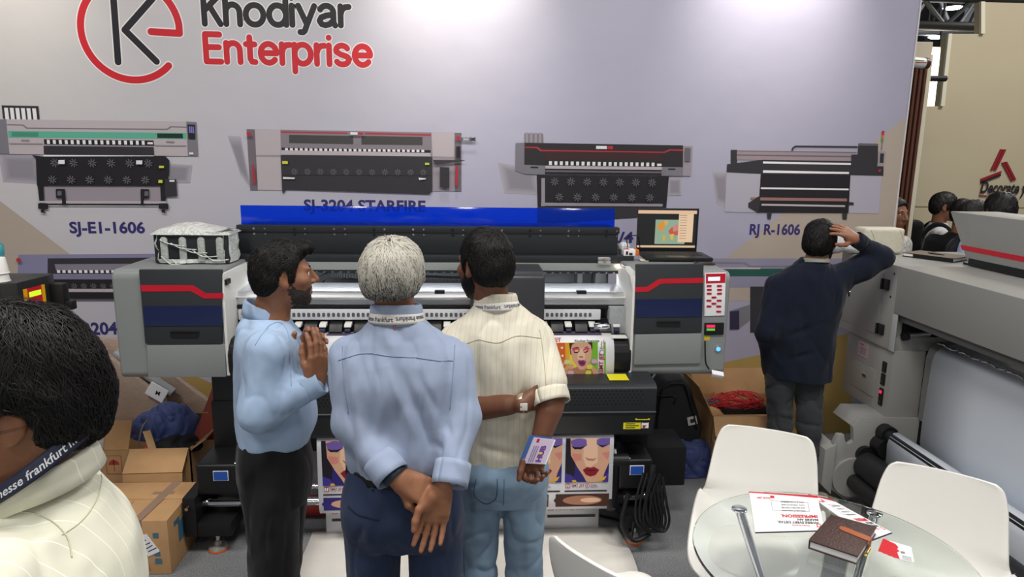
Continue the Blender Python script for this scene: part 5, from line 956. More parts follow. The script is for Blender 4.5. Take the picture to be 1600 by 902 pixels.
# ------------------------------------------------------------------ boxes and cloth on the left
KRAFT = mat('kraft_board', srgb(186, 146, 102), 0.75, 0, 0.06, 14); KRAFT2 = mat('kraft_inside', srgb(206, 172, 126), 0.75, 0, 0.05, 14)
TAPE = mat('brown_tape', srgb(150, 124, 104), 0.25)
def flap(b, p, q, d, t=0.005, m=KRAFT):
    p, q, d = Vector(p), Vector(q), Vector(d); n = (q-p).cross(d).normalized()*t
    vs = [p, q, q+d, p+d]; vs += [v+n for v in vs]
    b._add(vs, [(0, 1, 2, 3), (7, 6, 5, 4), (0, 4, 5, 1), (1, 5, 6, 2), (2, 6, 7, 3), (3, 7, 4, 0)], m); return b
ba = thing('cardboard_box', 'closed brown box with a white shipping label standing in front of the open box', 'box', (-1.55, 3.1, 0))
b = B(); b.box(-1.78, -1.348, 2.956, 3.33, 0.002, 0.270, KRAFT, 0.003); b.done('body', ba)
b = B(); b.box(-1.775, -1.575, 2.960, 3.14, 0.2705, 0.2735, KRAFT, 0.001); b.done('flap', ba); b = B(); b.box(-1.775, -1.352, 3.155, 3.325, 0.2705, 0.2735, KRAFT, 0.001); b.done('flap', ba)
b = B(); b.prism([(-1.50, 2.955), (-1.46, 2.955), (-1.43, 3.33), (-1.475, 3.33)], 'z', 0.2737, 0.2745, TAPE); b.box(-1.50, -1.46, 2.954, 2.9562, 0.16, 0.2745, TAPE); b.box(-1.52, -1.42, 3.20, 3.225, 0.2742, 0.275, TAPE); b.done('packing_tape', ba, 0, 'shiny brown packing tape')
b = B(); b.obox((-1.443, 2.9545, 0.15), (0.026, 0, 0.012), (0, 0.0012, 0), (-0.026, 0, 0.044), PAPER)
for k in range(5): b.obox((-1.428-0.013*k+0.006, 2.9530, 0.128+0.0135*k), (0.019-0.004*(k % 2), 0, 0.009), (0, 0.0003, 0), (-0.001, 0, 0.002), INK)
b.done('shipping_label', ba, 0, 'white shipping label')
b = B()
BI = mat('blue_box_print', srgb(70, 110, 130), 0.7); RI = mat('red_box_print', srgb(170, 60, 50), 0.7)
b.box(-1.415, -1.39, 2.9545, 2.9565, 0.185, 0.21, BI); b.box(-1.415, -1.385, 2.9545, 2.9565, 0.055, 0.082, BI); b.box(-1.415, -1.39, 2.9545, 2.9565, 0.095, 0.12, BI); b.box(-1.3495, -1.347, 3.02, 3.08, 0.20, 0.225, BI); b.box(-1.3495, -1.347, 3.06, 3.20, 0.10, 0.20, BI)
b.text('YOUR WELLNESS', (-1.475, 2.9542, 0.03), (0.10, 0, 1), (-1, 0, 0.10), 0.03, RI, 0.01, width=0.18); b.text('WELLNESS', (-1.435, 2.9542, 0.02), (-0.25, 0, 1), (-1, 0, -0.25), 0.022, RI, 0.01, width=0.10)
b.done('box_print', ba, 0, 'blue and red print', kind='stuff')
ba.location.x -= 0.022
bo = thing('cardboard_box', 'open brown box with a red umbrella mark holding navy and black cloth', 'box', (-1.8, 3.6, 0))
b = B()
for (x0, x1, y0, y1) in ((-2.2, -1.47, 3.50, 3.507), (-2.2, -1.47, 3.853, 3.86), (-2.2, -2.193, 3.50, 3.86), (-1.477, -1.47, 3.50, 3.86)): b.box(x0, x1, y0, y1, 0.0, 0.375, KRAFT)
b.box(-2.19, -1.48, 3.51, 3.85, 0.005, 0.02, KRAFT); b.done('body', bo, 0)
b = B(); flap(b, (-2.2, 3.502, 0.375), (-1.785, 3.502, 0.375), (0.02, 0.03, 0.15)); b.done('flap', bo, 0, 'raised front flap')
b = B(); flap(b, (-1.775, 3.40, 0.285), (-1.477, 3.40, 0.29), (0.0, -0.03, -0.155)); flap(b, (-1.775, 3.40, 0.285), (-1.477, 3.40, 0.29), (0, 0.10, 0.09)); b.done('flap', bo, 0, 'front flap folded down')
b = B(); flap(b, (-1.47, 3.50, 0.37), (-1.47, 3.86, 0.37), (0.09, -0.02, 0.07)); b.done('flap', bo, 0); b = B(); flap(b, (-1.66, 3.86, 0.375), (-1.47, 3.86, 0.375), (0.0, -0.09, 0.10), 0.005, KRAFT2); b.done('flap', bo, 0, 'pale inside of rear flap'); b = B(); flap(b, (-1.68, 3.50, 0.36), (-1.65, 3.52, 0.36), (-0.03, 0.01, 0.11), 0.005, KRAFT2); b.done('flap', bo, 0)
b = B(); b.dy = 0.0008; Yb = 3.4995
q0 = (-1.865, 0.29)
b.art(rrect(q0[0]-0.04, q0[0]+0.04, q0[1]-0.052, q0[1]+0.052, 0.004, 2), RI, Yb); b.dy += 0.0003; b.art(rrect(q0[0]-0.037, q0[0]+0.037, q0[1]-0.049, q0[1]+0.049, 0.003, 2), KRAFT, Yb); b.dy += 0.0003
b.art(arc(q0[0], q0[1], 0.028, 0, 180, 10), RI, Yb); b.art(capsule((q0[0], q0[1]+0.03), (q0[0], q0[1]-0.035), 0.002, 3), RI, Yb); b.text('protection', (q0[0]-0.03, Yb-0.002, 0.12), (1, 0, 0), (0, 0, 1), 0.025, RI, 0.01); b.done('box_print', bo, 0, 'red umbrella mark', kind='stuff')
b = B(); b.obox((-1.955, 3.494, 0.36), (0.045, 0, 0.01), (0, 0.004, 0), (0.012, 0, 0.07), mat('clear_tape', srgb(206, 200, 196), 0.15, 0, 0.2, 20, 0.6, 40, alpha=0.7), 0.002); b.done('tape_tag', bo, 0, 'clear tape with a torn label')
def heap(name, c, rx, ry, h, m, seed, lab, cat='cloth', fold=0.05, fr=3.2):
    c = npv(c); F = Sdf(*[ax_(c[i]-(rx, ry, 0.02)[i]*1.25-0.02, c[i]+(rx, ry, h)[i]*1.3+0.03, 0.0075) for i in range(3)]); rg = np.random.RandomState(int(seed*10))
    F.ell(c, (rx*0.9, ry*0.9, h*0.8), None, 0.03)
    for k in range(9): a = rg.rand()*6.28; r_ = 0.55*rg.rand()**0.5; F.ell(c+npv((rx*r_*math.cos(a), ry*r_*math.sin(a), h*(0.25+0.4*rg.rand())*(1-r_))), (rx*(0.2+0.25*rg.rand()), ry*(0.25+0.3*rg.rand()), h*(0.25+0.25*rg.rand())), None, 0.025)
    F.cut(c, (0, 0, -1)); vs, Q = F.mesh(); vs = relax(vs, Q, 2); n = vnormals(vs, Q); up = np.clip((vs[:, 2]-c[2])/0.02, 0, 1)
    w = vs+np.stack([nz(vs, 6, seed), nz(vs, 6, seed+7), nz(vs, 6, seed+13)], 1)*0.06
    d = fold*0.34*(np.clip(1-np.abs(nz(w, 9, seed, (1.4, 1, 0.5)))*3.0, 0, 1)**1.5)+fold*0.18*(np.clip(1-np.abs(nz(w, 13, seed+3, (0.6, 1.3, 0.8)))*3.0, 0, 1)**1.5)
    return tag(to_obj(name, vs+n*(d*up)[:, None], Q, m, None, lab), None, cat)
NAVY = mat('navy_cloth', srgb(50, 66, 122), 0.6, 0, 0.08, 40, sheen=0.3); BLKC = mat('black_cloth', srgb(26, 27, 30), 0.8, 0, 0.1, 40)
heap('cloth_bundle', (-1.68, 3.72, 0.37), 0.22, 0.15, 0.20, NAVY, 1.3, 'shiny navy cloth bundled in the open box at left', fold=0.06)
heap('cloth_bundle', (-1.57, 3.58, 0.34), 0.15, 0.09, 0.09, BLKC, 4.7, 'black cloth heaped at the front of the open box', fold=0.05)
b = B(); b.ell((-1.70, 3.52, 0.372), (0.018, 0.012, 0.008), mat('pink_cloth', srgb(226, 60, 110), 0.7), 10, 6); b.done('pink_cloth', None, 60, 'scrap of bright pink cloth under the black cloth', 'cloth')
b = B(); b.prism([(3.60, 0.38), (3.66, 0.38), (3.95, 0.52), (3.93, 0.56)], 'x', -1.50, -1.36, mat('rust_board', srgb(158, 66, 48), 0.6), 0.004); b.done('rust_board', None, 30, 'rust red board leaning behind the navy cloth', 'board')
# stretch-wrapped panel leaning behind the boxes, with a grey tube and a white tag
FILM = mat('stretch_film', srgb(176, 152, 134), 0.25, 0, 0.08, 30, 0.5, 90, (1, 1, 4), spec=0.8)
wb = thing('padded_board', 'brown padded board in shiny stretch film leaning behind the open box', 'board', (-2.0, 3.95, 0))
b = B(); b.prism([(-2.45, 0.30), (-2.30, 0.78), (-2.09, 0.80), (-1.76, 0.50), (-1.80, 0.30)], 'y', 3.90, 3.94, FILM, 0.012, 2); b.done('front_panel', wb)
b = B(); b.prism([(-2.45, 0.30), (-2.28, 0.84), (-2.02, 0.83), (-1.72, 0.58), (-1.55, 0.44), (-1.6, 0.30)], 'y', 4.02, 4.06, FILM, 0.012, 2); b.done('rear_panel', wb)
b = B(); b.cyl((-2.05, 3.975, 0.76), (-1.74, 3.97, 0.52), 0.028, mat('grey_tube', srgb(150, 152, 154), 0.4)); b.done('tube', wb, 30, 'grey tube between the panels')
b = B(); b.obox((-1.79, 3.88, 0.555), (0.045, 0, -0.03), (0, 0.004, 0), (0.022, 0, 0.035), PAPER, 0.002); b.text('M', (-1.80, 3.8745, 0.545), (1, 0, -0.4), (0.4, 0, 1), 0.035, INK, 0.02); b.tube(smooth_path([(-1.76, 3.88, 0.53), (-1.745, 3.87, 0.48), (-1.75, 3.62, 0.47), (-1.765, 3.56, 0.36)], 6), 0.004, mat('tag_string', srgb(140, 132, 120), 0.7), 6); b.done('tag', wb, 0, 'white tag on a string')
b = B(); b.obox((-2.10, 3.885, 0.745), (0.045, 0, 0.005), (0, 0.003, 0), (0.012, 0, 0.06), mat('bright_film', srgb(238, 238, 240), 0.3)); b.done('paper_sheet', wb, 0, 'white paper taped on')

# ------------------------------------------------------------------ bag, cloth and cable box on the right
bg = thing('backpack', 'black soft backpack leaning upright behind the printer stand', 'bag', (1.29, 4.0, 0))
BAGM = mat('bag_fabric', srgb(30, 31, 33), 0.75, 0, 0.1, 120, 0.2, 300)
b = B(); b.prism([(1.10, 0.18), (1.12, 0.52), (1.17, 0.60), (1.28, 0.615), (1.33, 0.57), (1.43, 0.28), (1.42, 0.20), (1.36, 0.16)], 'y', 3.93, 4.10, BAGM, 0.035, 4); b.done('body', bg, 60)
b = B(); b.tube(smooth_path([(1.135, 3.925, 0.22), (1.15, 3.922, 0.50), (1.19, 3.922, 0.565), (1.27, 3.922, 0.575), (1.31, 3.922, 0.53), (1.39, 3.922, 0.28)], 5), 0.006, BLACK, 6); b.done('piping', bg, 60); b = B(); b.obox((1.355, 3.922, 0.335), (0.028, 0, 0.006), (0, 0.003, 0), (-0.006, 0, 0.026), mat('patch_white', srgb(200, 200, 200), 0.6)); b.obox((1.355, 3.9185, 0.335), (0.013, 0, 0.003), (0, 0.001, 0), (-0.003, 0, 0.012), INK); b.done('logo_patch', bg, 0, 'small white square patch')
heap('cloth_bundle', (1.32, 3.93, 0.0), 0.24, 0.12, 0.27, NAVY, 7.9, 'navy cloth crumpled on the carpet below the black backpack', fold=0.06)
cbx = thing('cardboard_box', 'open brown box full of red cables near the right corner', 'box', (1.65, 4.0, 0))
b = B()
for (x0, x1, y0, y1) in ((1.46, 1.95, 3.86, 3.867), (1.46, 1.95, 4.26, 4.267), (1.46, 1.467, 3.86, 4.267), (1.943, 1.95, 3.86, 4.267)): b.box(x0, x1, y0, y1, 0.0, 0.385, KRAFT)
b.box(1.47, 1.94, 3.87, 4.26, 0.004, 0.30, KRAFT); b.done('body', cbx, 0)
for args in (((1.46, 3.86, 0.385), (1.46, 4.267, 0.385), (-0.10, 0.0, 0.19)), ((1.46, 3.855, 0.385), (1.95, 3.855, 0.385), (0, -0.06, -0.10)), ((1.46, 4.267, 0.385), (1.95, 4.267, 0.385), (0, 0.05, 0.16))):
    b = B(); flap(b, *args); b.done('flap', cbx, 0)
b = B(); b.box(1.46, 1.72, 3.74, 3.85, 0.0, 0.245, KRAFT, 0.003); b.box(1.47, 1.71, 3.7385, 3.742, 0.13, 0.245, KRAFT2, 0.001); b.done('cardboard_box', None, 0, 'flat brown box lying in front of the red cable box', 'box')
def tangle(name, c, r, n, m, seed, lab, tr=0.004):
    rg = random.Random(seed); b = B()
    for k in range(n):
        pts = []; a = rg.random()*6.28; rr = r*(0.5+0.6*rg.random())
        for j in range(9): a += 0.8+0.3*rg.random(); pts.append((c[0]+rr*math.cos(a)*(1+0.2*rg.random()), c[1]+rr*0.6*math.sin(a), c[2]+0.01+r*0.62*rg.random()*(1-0.3*abs(math.cos(a)))))
        b.tube(smooth_path(pts, 4), tr, m, 5)
    return b.done(name, None, 60, lab, 'cable')
tangle('cable_tangle', (1.66, 4.0, 0.385), 0.15, 14, mat('red_cable', srgb(200, 40, 48), 0.45), 5, 'tangle of red cables on top of the open box at right', 0.0028)
tangle('cable_tangle', (1.88, 4.0, 0.39), 0.03, 3, mat('green_cable', srgb(50, 150, 70), 0.45), 6, 'small green cable coil beside the red cables')
tangle('cable_tangle', (1.52, 4.02, 0.40), 0.05, 4, mat('grey_cable', srgb(110, 116, 130), 0.5), 8, 'grey cable coil at the left of the red cables')
b = B(); b.box(1.55, 1.86, 3.92, 4.08, 0.372, 0.384, MATTE, 0.003); b.done('black_tray', None, 0, 'black flat tray under the red cables', 'tray')

# ------------------------------------------------------------------ grey machine on the right (its front faces the aisle to the left)
M2 = thing('grey_flatbed_printer', 'large grey roll printer at right with a red striped raised cover', 'printer', (2.7, 3.2, 0))
GR2 = mat('warm_grey_metal', srgb(150, 150, 146), 0.4, 0, 0.03, 200, 0.04, 800)
b = B(); b.box(2.30, 3.05, 3.545, 4.12, 0.888, 1.358, GR2, 0.006); hd = b.done('end_housing', M2)
b = B(); b.box(2.301, 3.05, 1.2, 3.5445, 1.098, 1.357, GR2, 0.005); b.done('front_beam', M2)
b = B(); b.box(2.33, 2.36, 1.2, 3.53, 1.055, 1.10, mat('beam_under', srgb(110, 110, 108), 0.4), 0.002); b.box(2.40, 2.44, 1.2, 3.53, 1.045, 1.10, BLACK); b.done('beam_lip', M2)
b = B(); b.box(2.2955, 2.305, 3.665, 4.045, 0.945, 1.30, GR2, 0.003); dd = b.done('door', hd)
for z in (1.24, 0.985): b = B(); b.box(2.287, 2.303, 3.605, 3.665, z-0.03, z+0.03, BLACK, 0.003); b.cyl((2.284, 3.655, z-0.03), (2.284, 3.655, z+0.03), 0.006, BLACK); b.done('hinge', hd, 30, 'black hinge')
b = B(); b.lathe([(0, 0.006), (0.012, 0.005), (0.014, 0)], (2.2955, 3.985, 1.13), CHROME, 14, (-1, 0, 0)); b.prism(rrect(3.978, 3.992, 1.10, 1.16, 0.006), 'x', 2.291, 2.296, DARK); b.done('lock', dd)
for (yy, zz) in ((3.575, 1.31), (3.585, 1.18)): b = B(); b.lathe([(0, 0.002), (0.006, 0.001), (0.007, 0)], (2.30, yy, zz), MATTE, 10, (-1, 0, 0)); b.done('screw', hd)
b = B(); b.box(2.32, 2.62, 3.53, 3.556, 0.886, 0.965, GR2, 0.003); b.box(2.301, 2.309, 3.51, 3.55, 0.888, 1.096, mat('edge_plate', srgb(176, 178, 178), 0.4), 0.001); b.box(2.36, 2.62, 3.535, 3.55, 0.96, 1.09, MATTE); b.cyl((2.36, 3.50, 0.985), (2.50, 3.52, 0.985), 0.016, STEEL); b.cyl((2.34, 3.50, 0.975), (2.37, 3.50, 0.98), 0.022, BLACK); b.done('opening', hd, 30, 'open end of the print gap')
lc = B(); lc.box(2.315, 2.50, 3.52, 3.985, 0.505, 0.888, GR2, 0.005); lc = lc.done('lower_cabinet', M2)
b = B(); b.box(2.311, 2.317, 3.655, 3.90, 0.575, 0.735, GR2, 0.002); dw = b.done('drawer', lc); b = B(); b.box(2.307, 2.313, 3.735, 3.785, 0.665, 0.69, STEEL, 0.003); b.box(2.305, 2.3085, 3.742, 3.778, 0.668, 0.680, DARK, 0.001); b.done('handle', dw, 30, 'metal recessed handle')
b = B(); b.box(2.312, 2.317, 3.76, 3.86, 0.775, 0.86, mat('pink_label', srgb(186, 166, 172), 0.5)); b.box(2.3112, 2.313, 3.80, 3.84, 0.842, 0.848, mat('ink_label_red', srgb(150, 60, 70), 0.5))
for k in range(4): b.box(2.3112, 2.313, 3.775, 3.85-0.02*(k % 2), 0.79+0.011*k, 0.794+0.011*k, mat('ink_label_grey', srgb(130, 110, 116), 0.5))
b.done('rating_label', lc, 0, 'pale pink rating label')
for z0, z1, rd in ((0.75, 0.81, 0), (0.675, 0.74, 0), (0.555, 0.655, 1)):
    b = B(); b.box(2.308, 2.317, 3.565, 3.60, z0, z1, BLACK, 0.002); b.box(2.304, 2.31, 3.572, 3.593, z0+0.01, z0+0.03, DARK, 0.002)
    if rd: b.box(2.303, 2.309, 3.573, 3.592, z1-0.03, z1-0.012, mat('red_rocker', (0.6, 0.02, 0.06), 0.3, emit=(1, 0.05, 0.15), es=0.5), 0.002)
    b.done('switch' if rd else 'socket', lc, 0, 'power switch with red rocker' if rd else None)
b = B(); b.box(2.70, 3.00, 1.2, 3.565, 1.36, 1.40, DARK); b.prism([(3.56, 1.362), (3.76, 1.638), (1.2, 1.638), (1.2, 1.362)], 'x', 2.70, 2.98, GR2, 0.006); cov = b.done('raised_cover', M2)
b = B(); b.prism([(3.622, 1.437), (3.640, 1.463), (1.2, 1.463), (1.2, 1.437)], 'x', 2.698, 2.702, RED); b.done('stripe', cov, 0)
b = B(); b.box(2.699, 2.705, 1.2, 3.60, 1.3605, 1.372, BLACK); b.done('cover_gap', cov, 0)
b = B(); b.box(2.60, 3.0, 1.2, 3.9, 0.50, 0.56, DARK, 0.004)
for y in (3.75,): b.box(2.55, 2.75, y-0.08, y+0.08, 0.0, 0.52, BLACK, 0.004)
b.done('stand', M2); b = B(); b.box(2.55, 2.75, 1.3, 1.46, 0.0, 0.52, BLACK, 0.004); b.done('leg', M2)
VB = mat('pale_blue_vinyl', srgb(224, 231, 240), 0.35, spec=0.5)
def sheet_y(name, y0, y1, prof, lab, m, par=None, nm=None):
    b = B(); n = len(prof)-1; b.grid(lambda u, v: Vector((prof[int(round(v*n))][0], y0+(y1-y0)*u, prof[int(round(v*n))][1])), 6, n, m)
    o = b.done(name, par, 60, lab, None if par else 'sheet', solid=0.001); return o
b = B(); b.prism([(2.49, 0.50), (2.49, 0.86), (2.505, 0.915), (2.54, 0.945), (2.70, 0.945), (2.70, 0.50)], 'y', 1.2, 3.505, mat('platen_grey', srgb(132, 132, 130), 0.4), 0.003); b.done('platen', M2, 50)
PX_ = [(2.62, 0.953), (2.55, 0.952), (2.505, 0.935), (2.48, 0.905), (2.468, 0.86), (2.462, 0.70), (2.458, 0.50), (2.46, 0.40), (2.52, 0.20), (2.56, 0.12)]
sheet_y('media_sheet', 1.25, 3.42, PX_, 'blank pale blue vinyl hanging down the front of the grey printer', VB)
b = B()
for k in range(13): y = 3.38-0.16*k; b.tube(smooth_path([(2.46, y, 0.966+0.006), (2.455, y-0.05, 0.978), (2.46, y-0.10, 0.968), (2.455, y-0.15, 0.978)], 4), 0.006, CHROME, 7)
b.done('clamp_strip', M2, 60, 'wavy shiny clamp strip', kind='stuff')
# take-up frame and rollers
SP = [(2.02, 0.10), (2.02, 0.36), (2.04, 0.415), (2.075, 0.415), (2.085, 0.365), (2.11, 0.355), (2.135, 0.375), (2.12, 0.46), (2.16, 0.515), (2.50, 0.505), (2.50, 0.10), (2.12, 0.02)]
b = B(); b.prism(SP, 'y', 3.50, 3.53, GR2, 0.002); b.prism([(2.12, 0.46), (2.16, 0.515), (2.52, 0.505), (2.52, 0.46)], 'y', 3.53, 3.72, GR2, 0.002); b.prism([(1.97, 0.12), (1.97, 0.33), (2.03, 0.36), (2.03, 0.06)], 'y', 3.49, 3.66, GR2, 0.003); b.done('take_up_frame', M2, 30, 'grey take-up side plate with a hook slot')
RUB = mat('black_rubber', srgb(34, 35, 37), 0.5)
b = B(); b.cyl((2.14, 3.498, 0.165), (2.14, 3.478, 0.165), 0.115, GR2, None, 36); b.done('disc', M2, 30, 'round grey end disc')
b = B(); b.cyl((2.205, 3.47, 0.245), (2.205, 1.3, 0.245), 0.075, RUB, None, 30); b.done('take_up_roller', M2, 40, 'thick black roller')
b = B(); b.cyl((2.15, 3.485, 0.145), (2.15, 1.3, 0.145), 0.045, RUB, None, 24); b.done('take_up_roller', M2, 40, 'thin black roller')
b = B(); b.cyl((2.30, 3.50, 0.43), (2.30, 1.3, 0.43), 0.032, RUB, None, 20); b.cyl((2.28, 3.50, 0.36), (2.28, 3.42, 0.36), 0.055, BLACK); b.cyl((2.30, 3.50, 0.43), (2.30, 3.44, 0.43), 0.05, BLACK); b.box(2.24, 2.32, 3.46, 3.50, 0.28, 0.40, BLACK, 0.01); b.cyl((2.20, 3.50, 0.30), (2.20, 3.47, 0.30), 0.05, BLACK); b.done('tension_roller', M2, 40)
sheet_y('media_sheet', 1.3, 3.40, [(2.46, 0.30), (2.34, 0.455), (2.315, 0.467), (2.292, 0.464), (2.272, 0.445), (2.262, 0.40), (2.27, 0.25), (2.29, 0.16)], 'blank pale blue vinyl drawn over the lower roller of the grey printer', VB)
nb = thing('notebook', 'brown covered notebook with a black spine lying on the grey printer', 'notebook', (2.68, 3.83, 1.358))
_a = Vector((0.14, -0.25, 0)).normalized(); _b2 = Vector((_a.y, -_a.x, 0))*-1; _c0 = Vector((2.70, 3.83, 1.372))
b = B(); b.obox(_c0+Vector((0, 0, 0.009)), _a*0.14, _b2*0.095, (0, 0, 0.0025), mat('brown_cover', srgb(104, 90, 76), 0.6), 0.001); b.obox(_c0-Vector((0, 0, 0.010)), _a*0.14, _b2*0.095, (0, 0, 0.0025), BLACK, 0.001); b.done('cover', nb, 0)
b = B(); b.obox(_c0-Vector((0, 0, 0.001)), _a*0.137, _b2*0.092, (0, 0, 0.0075), PAPER); b.done('pages', nb, 0, 'white page block'); b = B(); b.obox(_c0-_b2*0.0955+_a*0.03-Vector((0, 0, 0.001)), _a*0.11, _b2*0.001, (0, 0, 0.011), BLACK); b.done('spine', nb, 0)
b = B(); _k = _c0+Vector((-0.03, 0.03, 0.014)); b.tube(smooth_path([_k, _k+_a*0.03+_b2*0.01, _k+_a*0.05, _k+_a*0.02-_b2*0.012], 5), 0.0035, mat('dark_metal', srgb(50, 48, 46), 0.3, 0.8), 6); b.obox(_k+_a*0.06, _a*0.03, _b2*0.008, (0, 0, 0.003), BLACK, 0.002); b.done('keys', None, 60, 'bunch of dark keys lying on the brown notebook', 'keys')
fb = thing('foam_bundle', 'cream foam wrapped bundle on the far end of the grey printer', 'package', (2.47, 4.05, 1.36))
FOAM = mat('cream_foam', srgb(206, 202, 184), 0.6, 0, 0.04, 20, 0.3, 60)
b = B(); b.box(2.10+0.25, 2.60, 3.98, 4.11, 1.36, 1.515, FOAM, 0.022, 4); b.done('wrapping', fb, 60); b = B()
for x in (2.40, 2.58): b.tube(smooth_path([(x, 3.978, 1.38), (x+0.01, 3.976, 1.45), (x-0.015, 3.98, 1.505)], 4), 0.003, FOAM, 6)
b.done('seam', fb, 60)
b = B(); b.ell((2.31, 4.02, 1.405), (0.085, 0.05, 0.047), mat('white_bag', srgb(226, 228, 232), 0.4, 0, 0, 1, 0.6, 30), 20, 10); b.ell((2.20, 4.03, 1.43), (0.09, 0.05, 0.075), mat('white_bag', srgb(226, 228, 232), 0.4), 20, 10); b.done('plastic_bag', None, 60, 'white plastic bag slumped beside the cream foam bundle', 'bag')
pk = thing('ink_bottle', 'pink ink bottle with dark cap standing on the raised grey cover at the right edge', 'bottle', (2.84, 3.30, 1.638))
b = B(); b.box(2.80, 2.885, 3.255, 3.345, 1.639, 1.712, mat('pink_bottle', srgb(226, 120, 150), 0.35), 0.010, 3); b.box(2.7985, 2.8015, 3.29, 3.32, 1.672, 1.70, mat('bottle_print', srgb(90, 40, 60), 0.5)); b.box(2.7985, 2.8015, 3.295, 3.325, 1.645, 1.658, INK); b.done('body', pk, 40); b = B(); b.lathe([(0.034, 1.711), (0.034, 1.732), (0.024, 1.748), (0, 1.75)], (2.842, 3.30, 0), mat('bottle_cap', srgb(60, 60, 76), 0.4), 20); b.done('cap', pk, 40)
yb = thing('ink_jug', 'clear jug of yellow fluid with a curved spout beside the take-up frame', 'bottle', (1.98, 3.78, 0))
b = B(); b.prism(rrect(1.925, 2.055, 0.002, 0.235, 0.03), 'y', 3.74, 3.86, mat('frosted_jug', srgb(216, 206, 176), 0.35), 0.02, 3); b.done('body', yb, 50); b = B(); b.lathe([(0.042, 0.232), (0.042, 0.275), (0.03, 0.295), (0.018, 0.30), (0.018, 0.315), (0, 0.315)], (2.02, 3.80, 0), mat('amber_fluid', srgb(206, 150, 50), 0.25), 20); b.done('neck', yb, 40, 'amber neck'); b = B(); b.tube(smooth_path([(2.02, 3.80, 0.31), (2.015, 3.80, 0.36), (2.005, 3.80, 0.385)], 5), 0.007, FOAM); b.tube(smooth_path([(2.02, 3.79, 0.30), (2.04, 3.78, 0.27), (2.045, 3.77, 0.22)], 4), 0.006, FOAM); b.done('spout', yb, 50); yb.location.y += 0.075
b = B(); b.box(2.66, 2.95, 4.15, 4.30, 0.0, 0.31, mat('teal_crate', srgb(60, 150, 150), 0.5), 0.006); b.done('teal_crate', None, 30, 'teal crate standing behind the lower cabinet of the grey printer', 'crate')
heap('film_scrap', (1.93, 3.45, 0.0), 0.19, 0.15, 0.10, mat('clear_film', srgb(150, 142, 128), 0.2, 0, 0.15, 12, spec=0.8), 2.2, 'crumpled beige packing film on the floor behind the glass table', 'film', fold=0.05)
heap('pink_cloth', (2.18, 3.22, 0.0), 0.10, 0.08, 0.05, mat('mauve_cloth', srgb(150, 80, 110), 0.7), 3.2, 'mauve cloth scrap on the floor under the black rollers', 'cloth', fold=0.04)

# ------------------------------------------------------------------ chairs
CHW = mat('white_shell', srgb(236, 234, 228), 0.35); WOOD = mat('beech_leg', srgb(190, 140, 90), 0.5, 0, 0.15, 12, 0, 1, (8, 8, 1)); CUSH = mat('white_leatherette', srgb(234, 230, 222), 0.3)
PROF = [(-0.300, 0.835, 0.150, 0.0), (-0.296, 0.815, 0.176, 0.004), (-0.285, 0.76, 0.194, 0.012), (-0.268, 0.68, 0.205, 0.024), (-0.250, 0.60, 0.215, 0.045), (-0.225, 0.53, 0.228, 0.075), (-0.185, 0.475, 0.240, 0.10), (-0.12, 0.447, 0.245, 0.105), (-0.03, 0.438, 0.243, 0.095), (0.06, 0.437, 0.238, 0.075), (0.14, 0.442, 0.230, 0.05), (0.20, 0.447, 0.215, 0.03), (0.235, 0.446, 0.19, 0.015), (0.245, 0.44, 0.16, 0.006)]
def make_chair(loc, yaw, lab):
    t = thing('shell_chair', lab, 'chair', loc, 'white shell chairs around the glass table'); t.rotation_euler = (0, 0, yaw)
    n = len(PROF)-1; fine = []
    for i in range(n):
        for j in range(3): fine.append(tuple((lambda p0, p1, p2, p3, s: 0.5*(2*p1+(p2-p0)*s+(2*p0-5*p1+4*p2-p3)*s*s+(3*p1-p0-3*p2+p3)*s**3))(PROF[max(i-1, 0)][k], PROF[i][k], PROF[i+1][k], PROF[min(i+2, n)][k], j/3) for k in range(4)))
    fine.append(PROF[-1]); m = len(fine)-1
    def f(u, v):
        y, z, hw, lift = fine[int(round(v*m))]; s = 2*u-1; a = abs(s)**2.6; back = min(1, max(0, (z-0.47)/0.12))
        # sides sweep forward on the back and upward on the seat
        return Vector((s*hw, y+lift*a*back*0.9+(0.02*a if back > 0.9 else 0), z+lift*a*(1-back)))
    b = B(); b.grid(f, 20, m, CHW); o = b.done('shell', None, 180); o.parent = t
    md = o.modifiers.new('thickness', 'SOLIDIFY'); md.thickness = 0.011; md.offset = -1; md2 = o.modifiers.new('round', 'BEVEL'); md2.width = 0.003; md2.segments = 2; md2.limit_method = 'ANGLE'; md2.angle_limit = R(50)
    b = B(); b.ell((0, 0.03, 0.462), (0.195, 0.19, 0.026), CUSH, 32, 10); o = b.done('cushion', None, 180); o.parent = t
    b = B(); b.box(-0.12, 0.12, -0.11, 0.13, 0.405, 0.432, BLACK, 0.006); o = b.done('seat_frame', None); o.parent = t
    for sx in (-1, 1):
        for sy in (-1, 1):
            b = B(); b.tube([(sx*0.11, 0.01+sy*0.10, 0.42), (sx*0.165, 0.01+sy*0.17, 0.21), (sx*0.215, 0.01+sy*0.235, 0.002)], [0.021, 0.018, 0.013], WOOD, 12); o = b.done('leg', None, 50); o.parent = t
    b = B(); b.tube([(-0.15, -0.14, 0.26), (0.15, 0.16, 0.26)], 0.005, BLACK); b.tube([(0.15, -0.14, 0.262), (-0.15, 0.16, 0.262)], 0.005, BLACK); o = b.done('brace', None, 50); o.parent = t
    return t
def yaw_of(fx, fy): return math.atan2(-fx, fy)
make_chair((1.075, 2.325, 0), yaw_of(-0.45, -0.9), 'white shell chair behind the glass table, its round seat seen through the glass')
make_chair((1.505, 1.965, 0), yaw_of(-0.62, -0.78), 'white shell chair at the right of the glass table in front of the black rollers')
make_chair((0.555, 1.875, 0), yaw_of(0.78, 0.62), 'white shell chair at the bottom edge seen from behind its curved back rim')
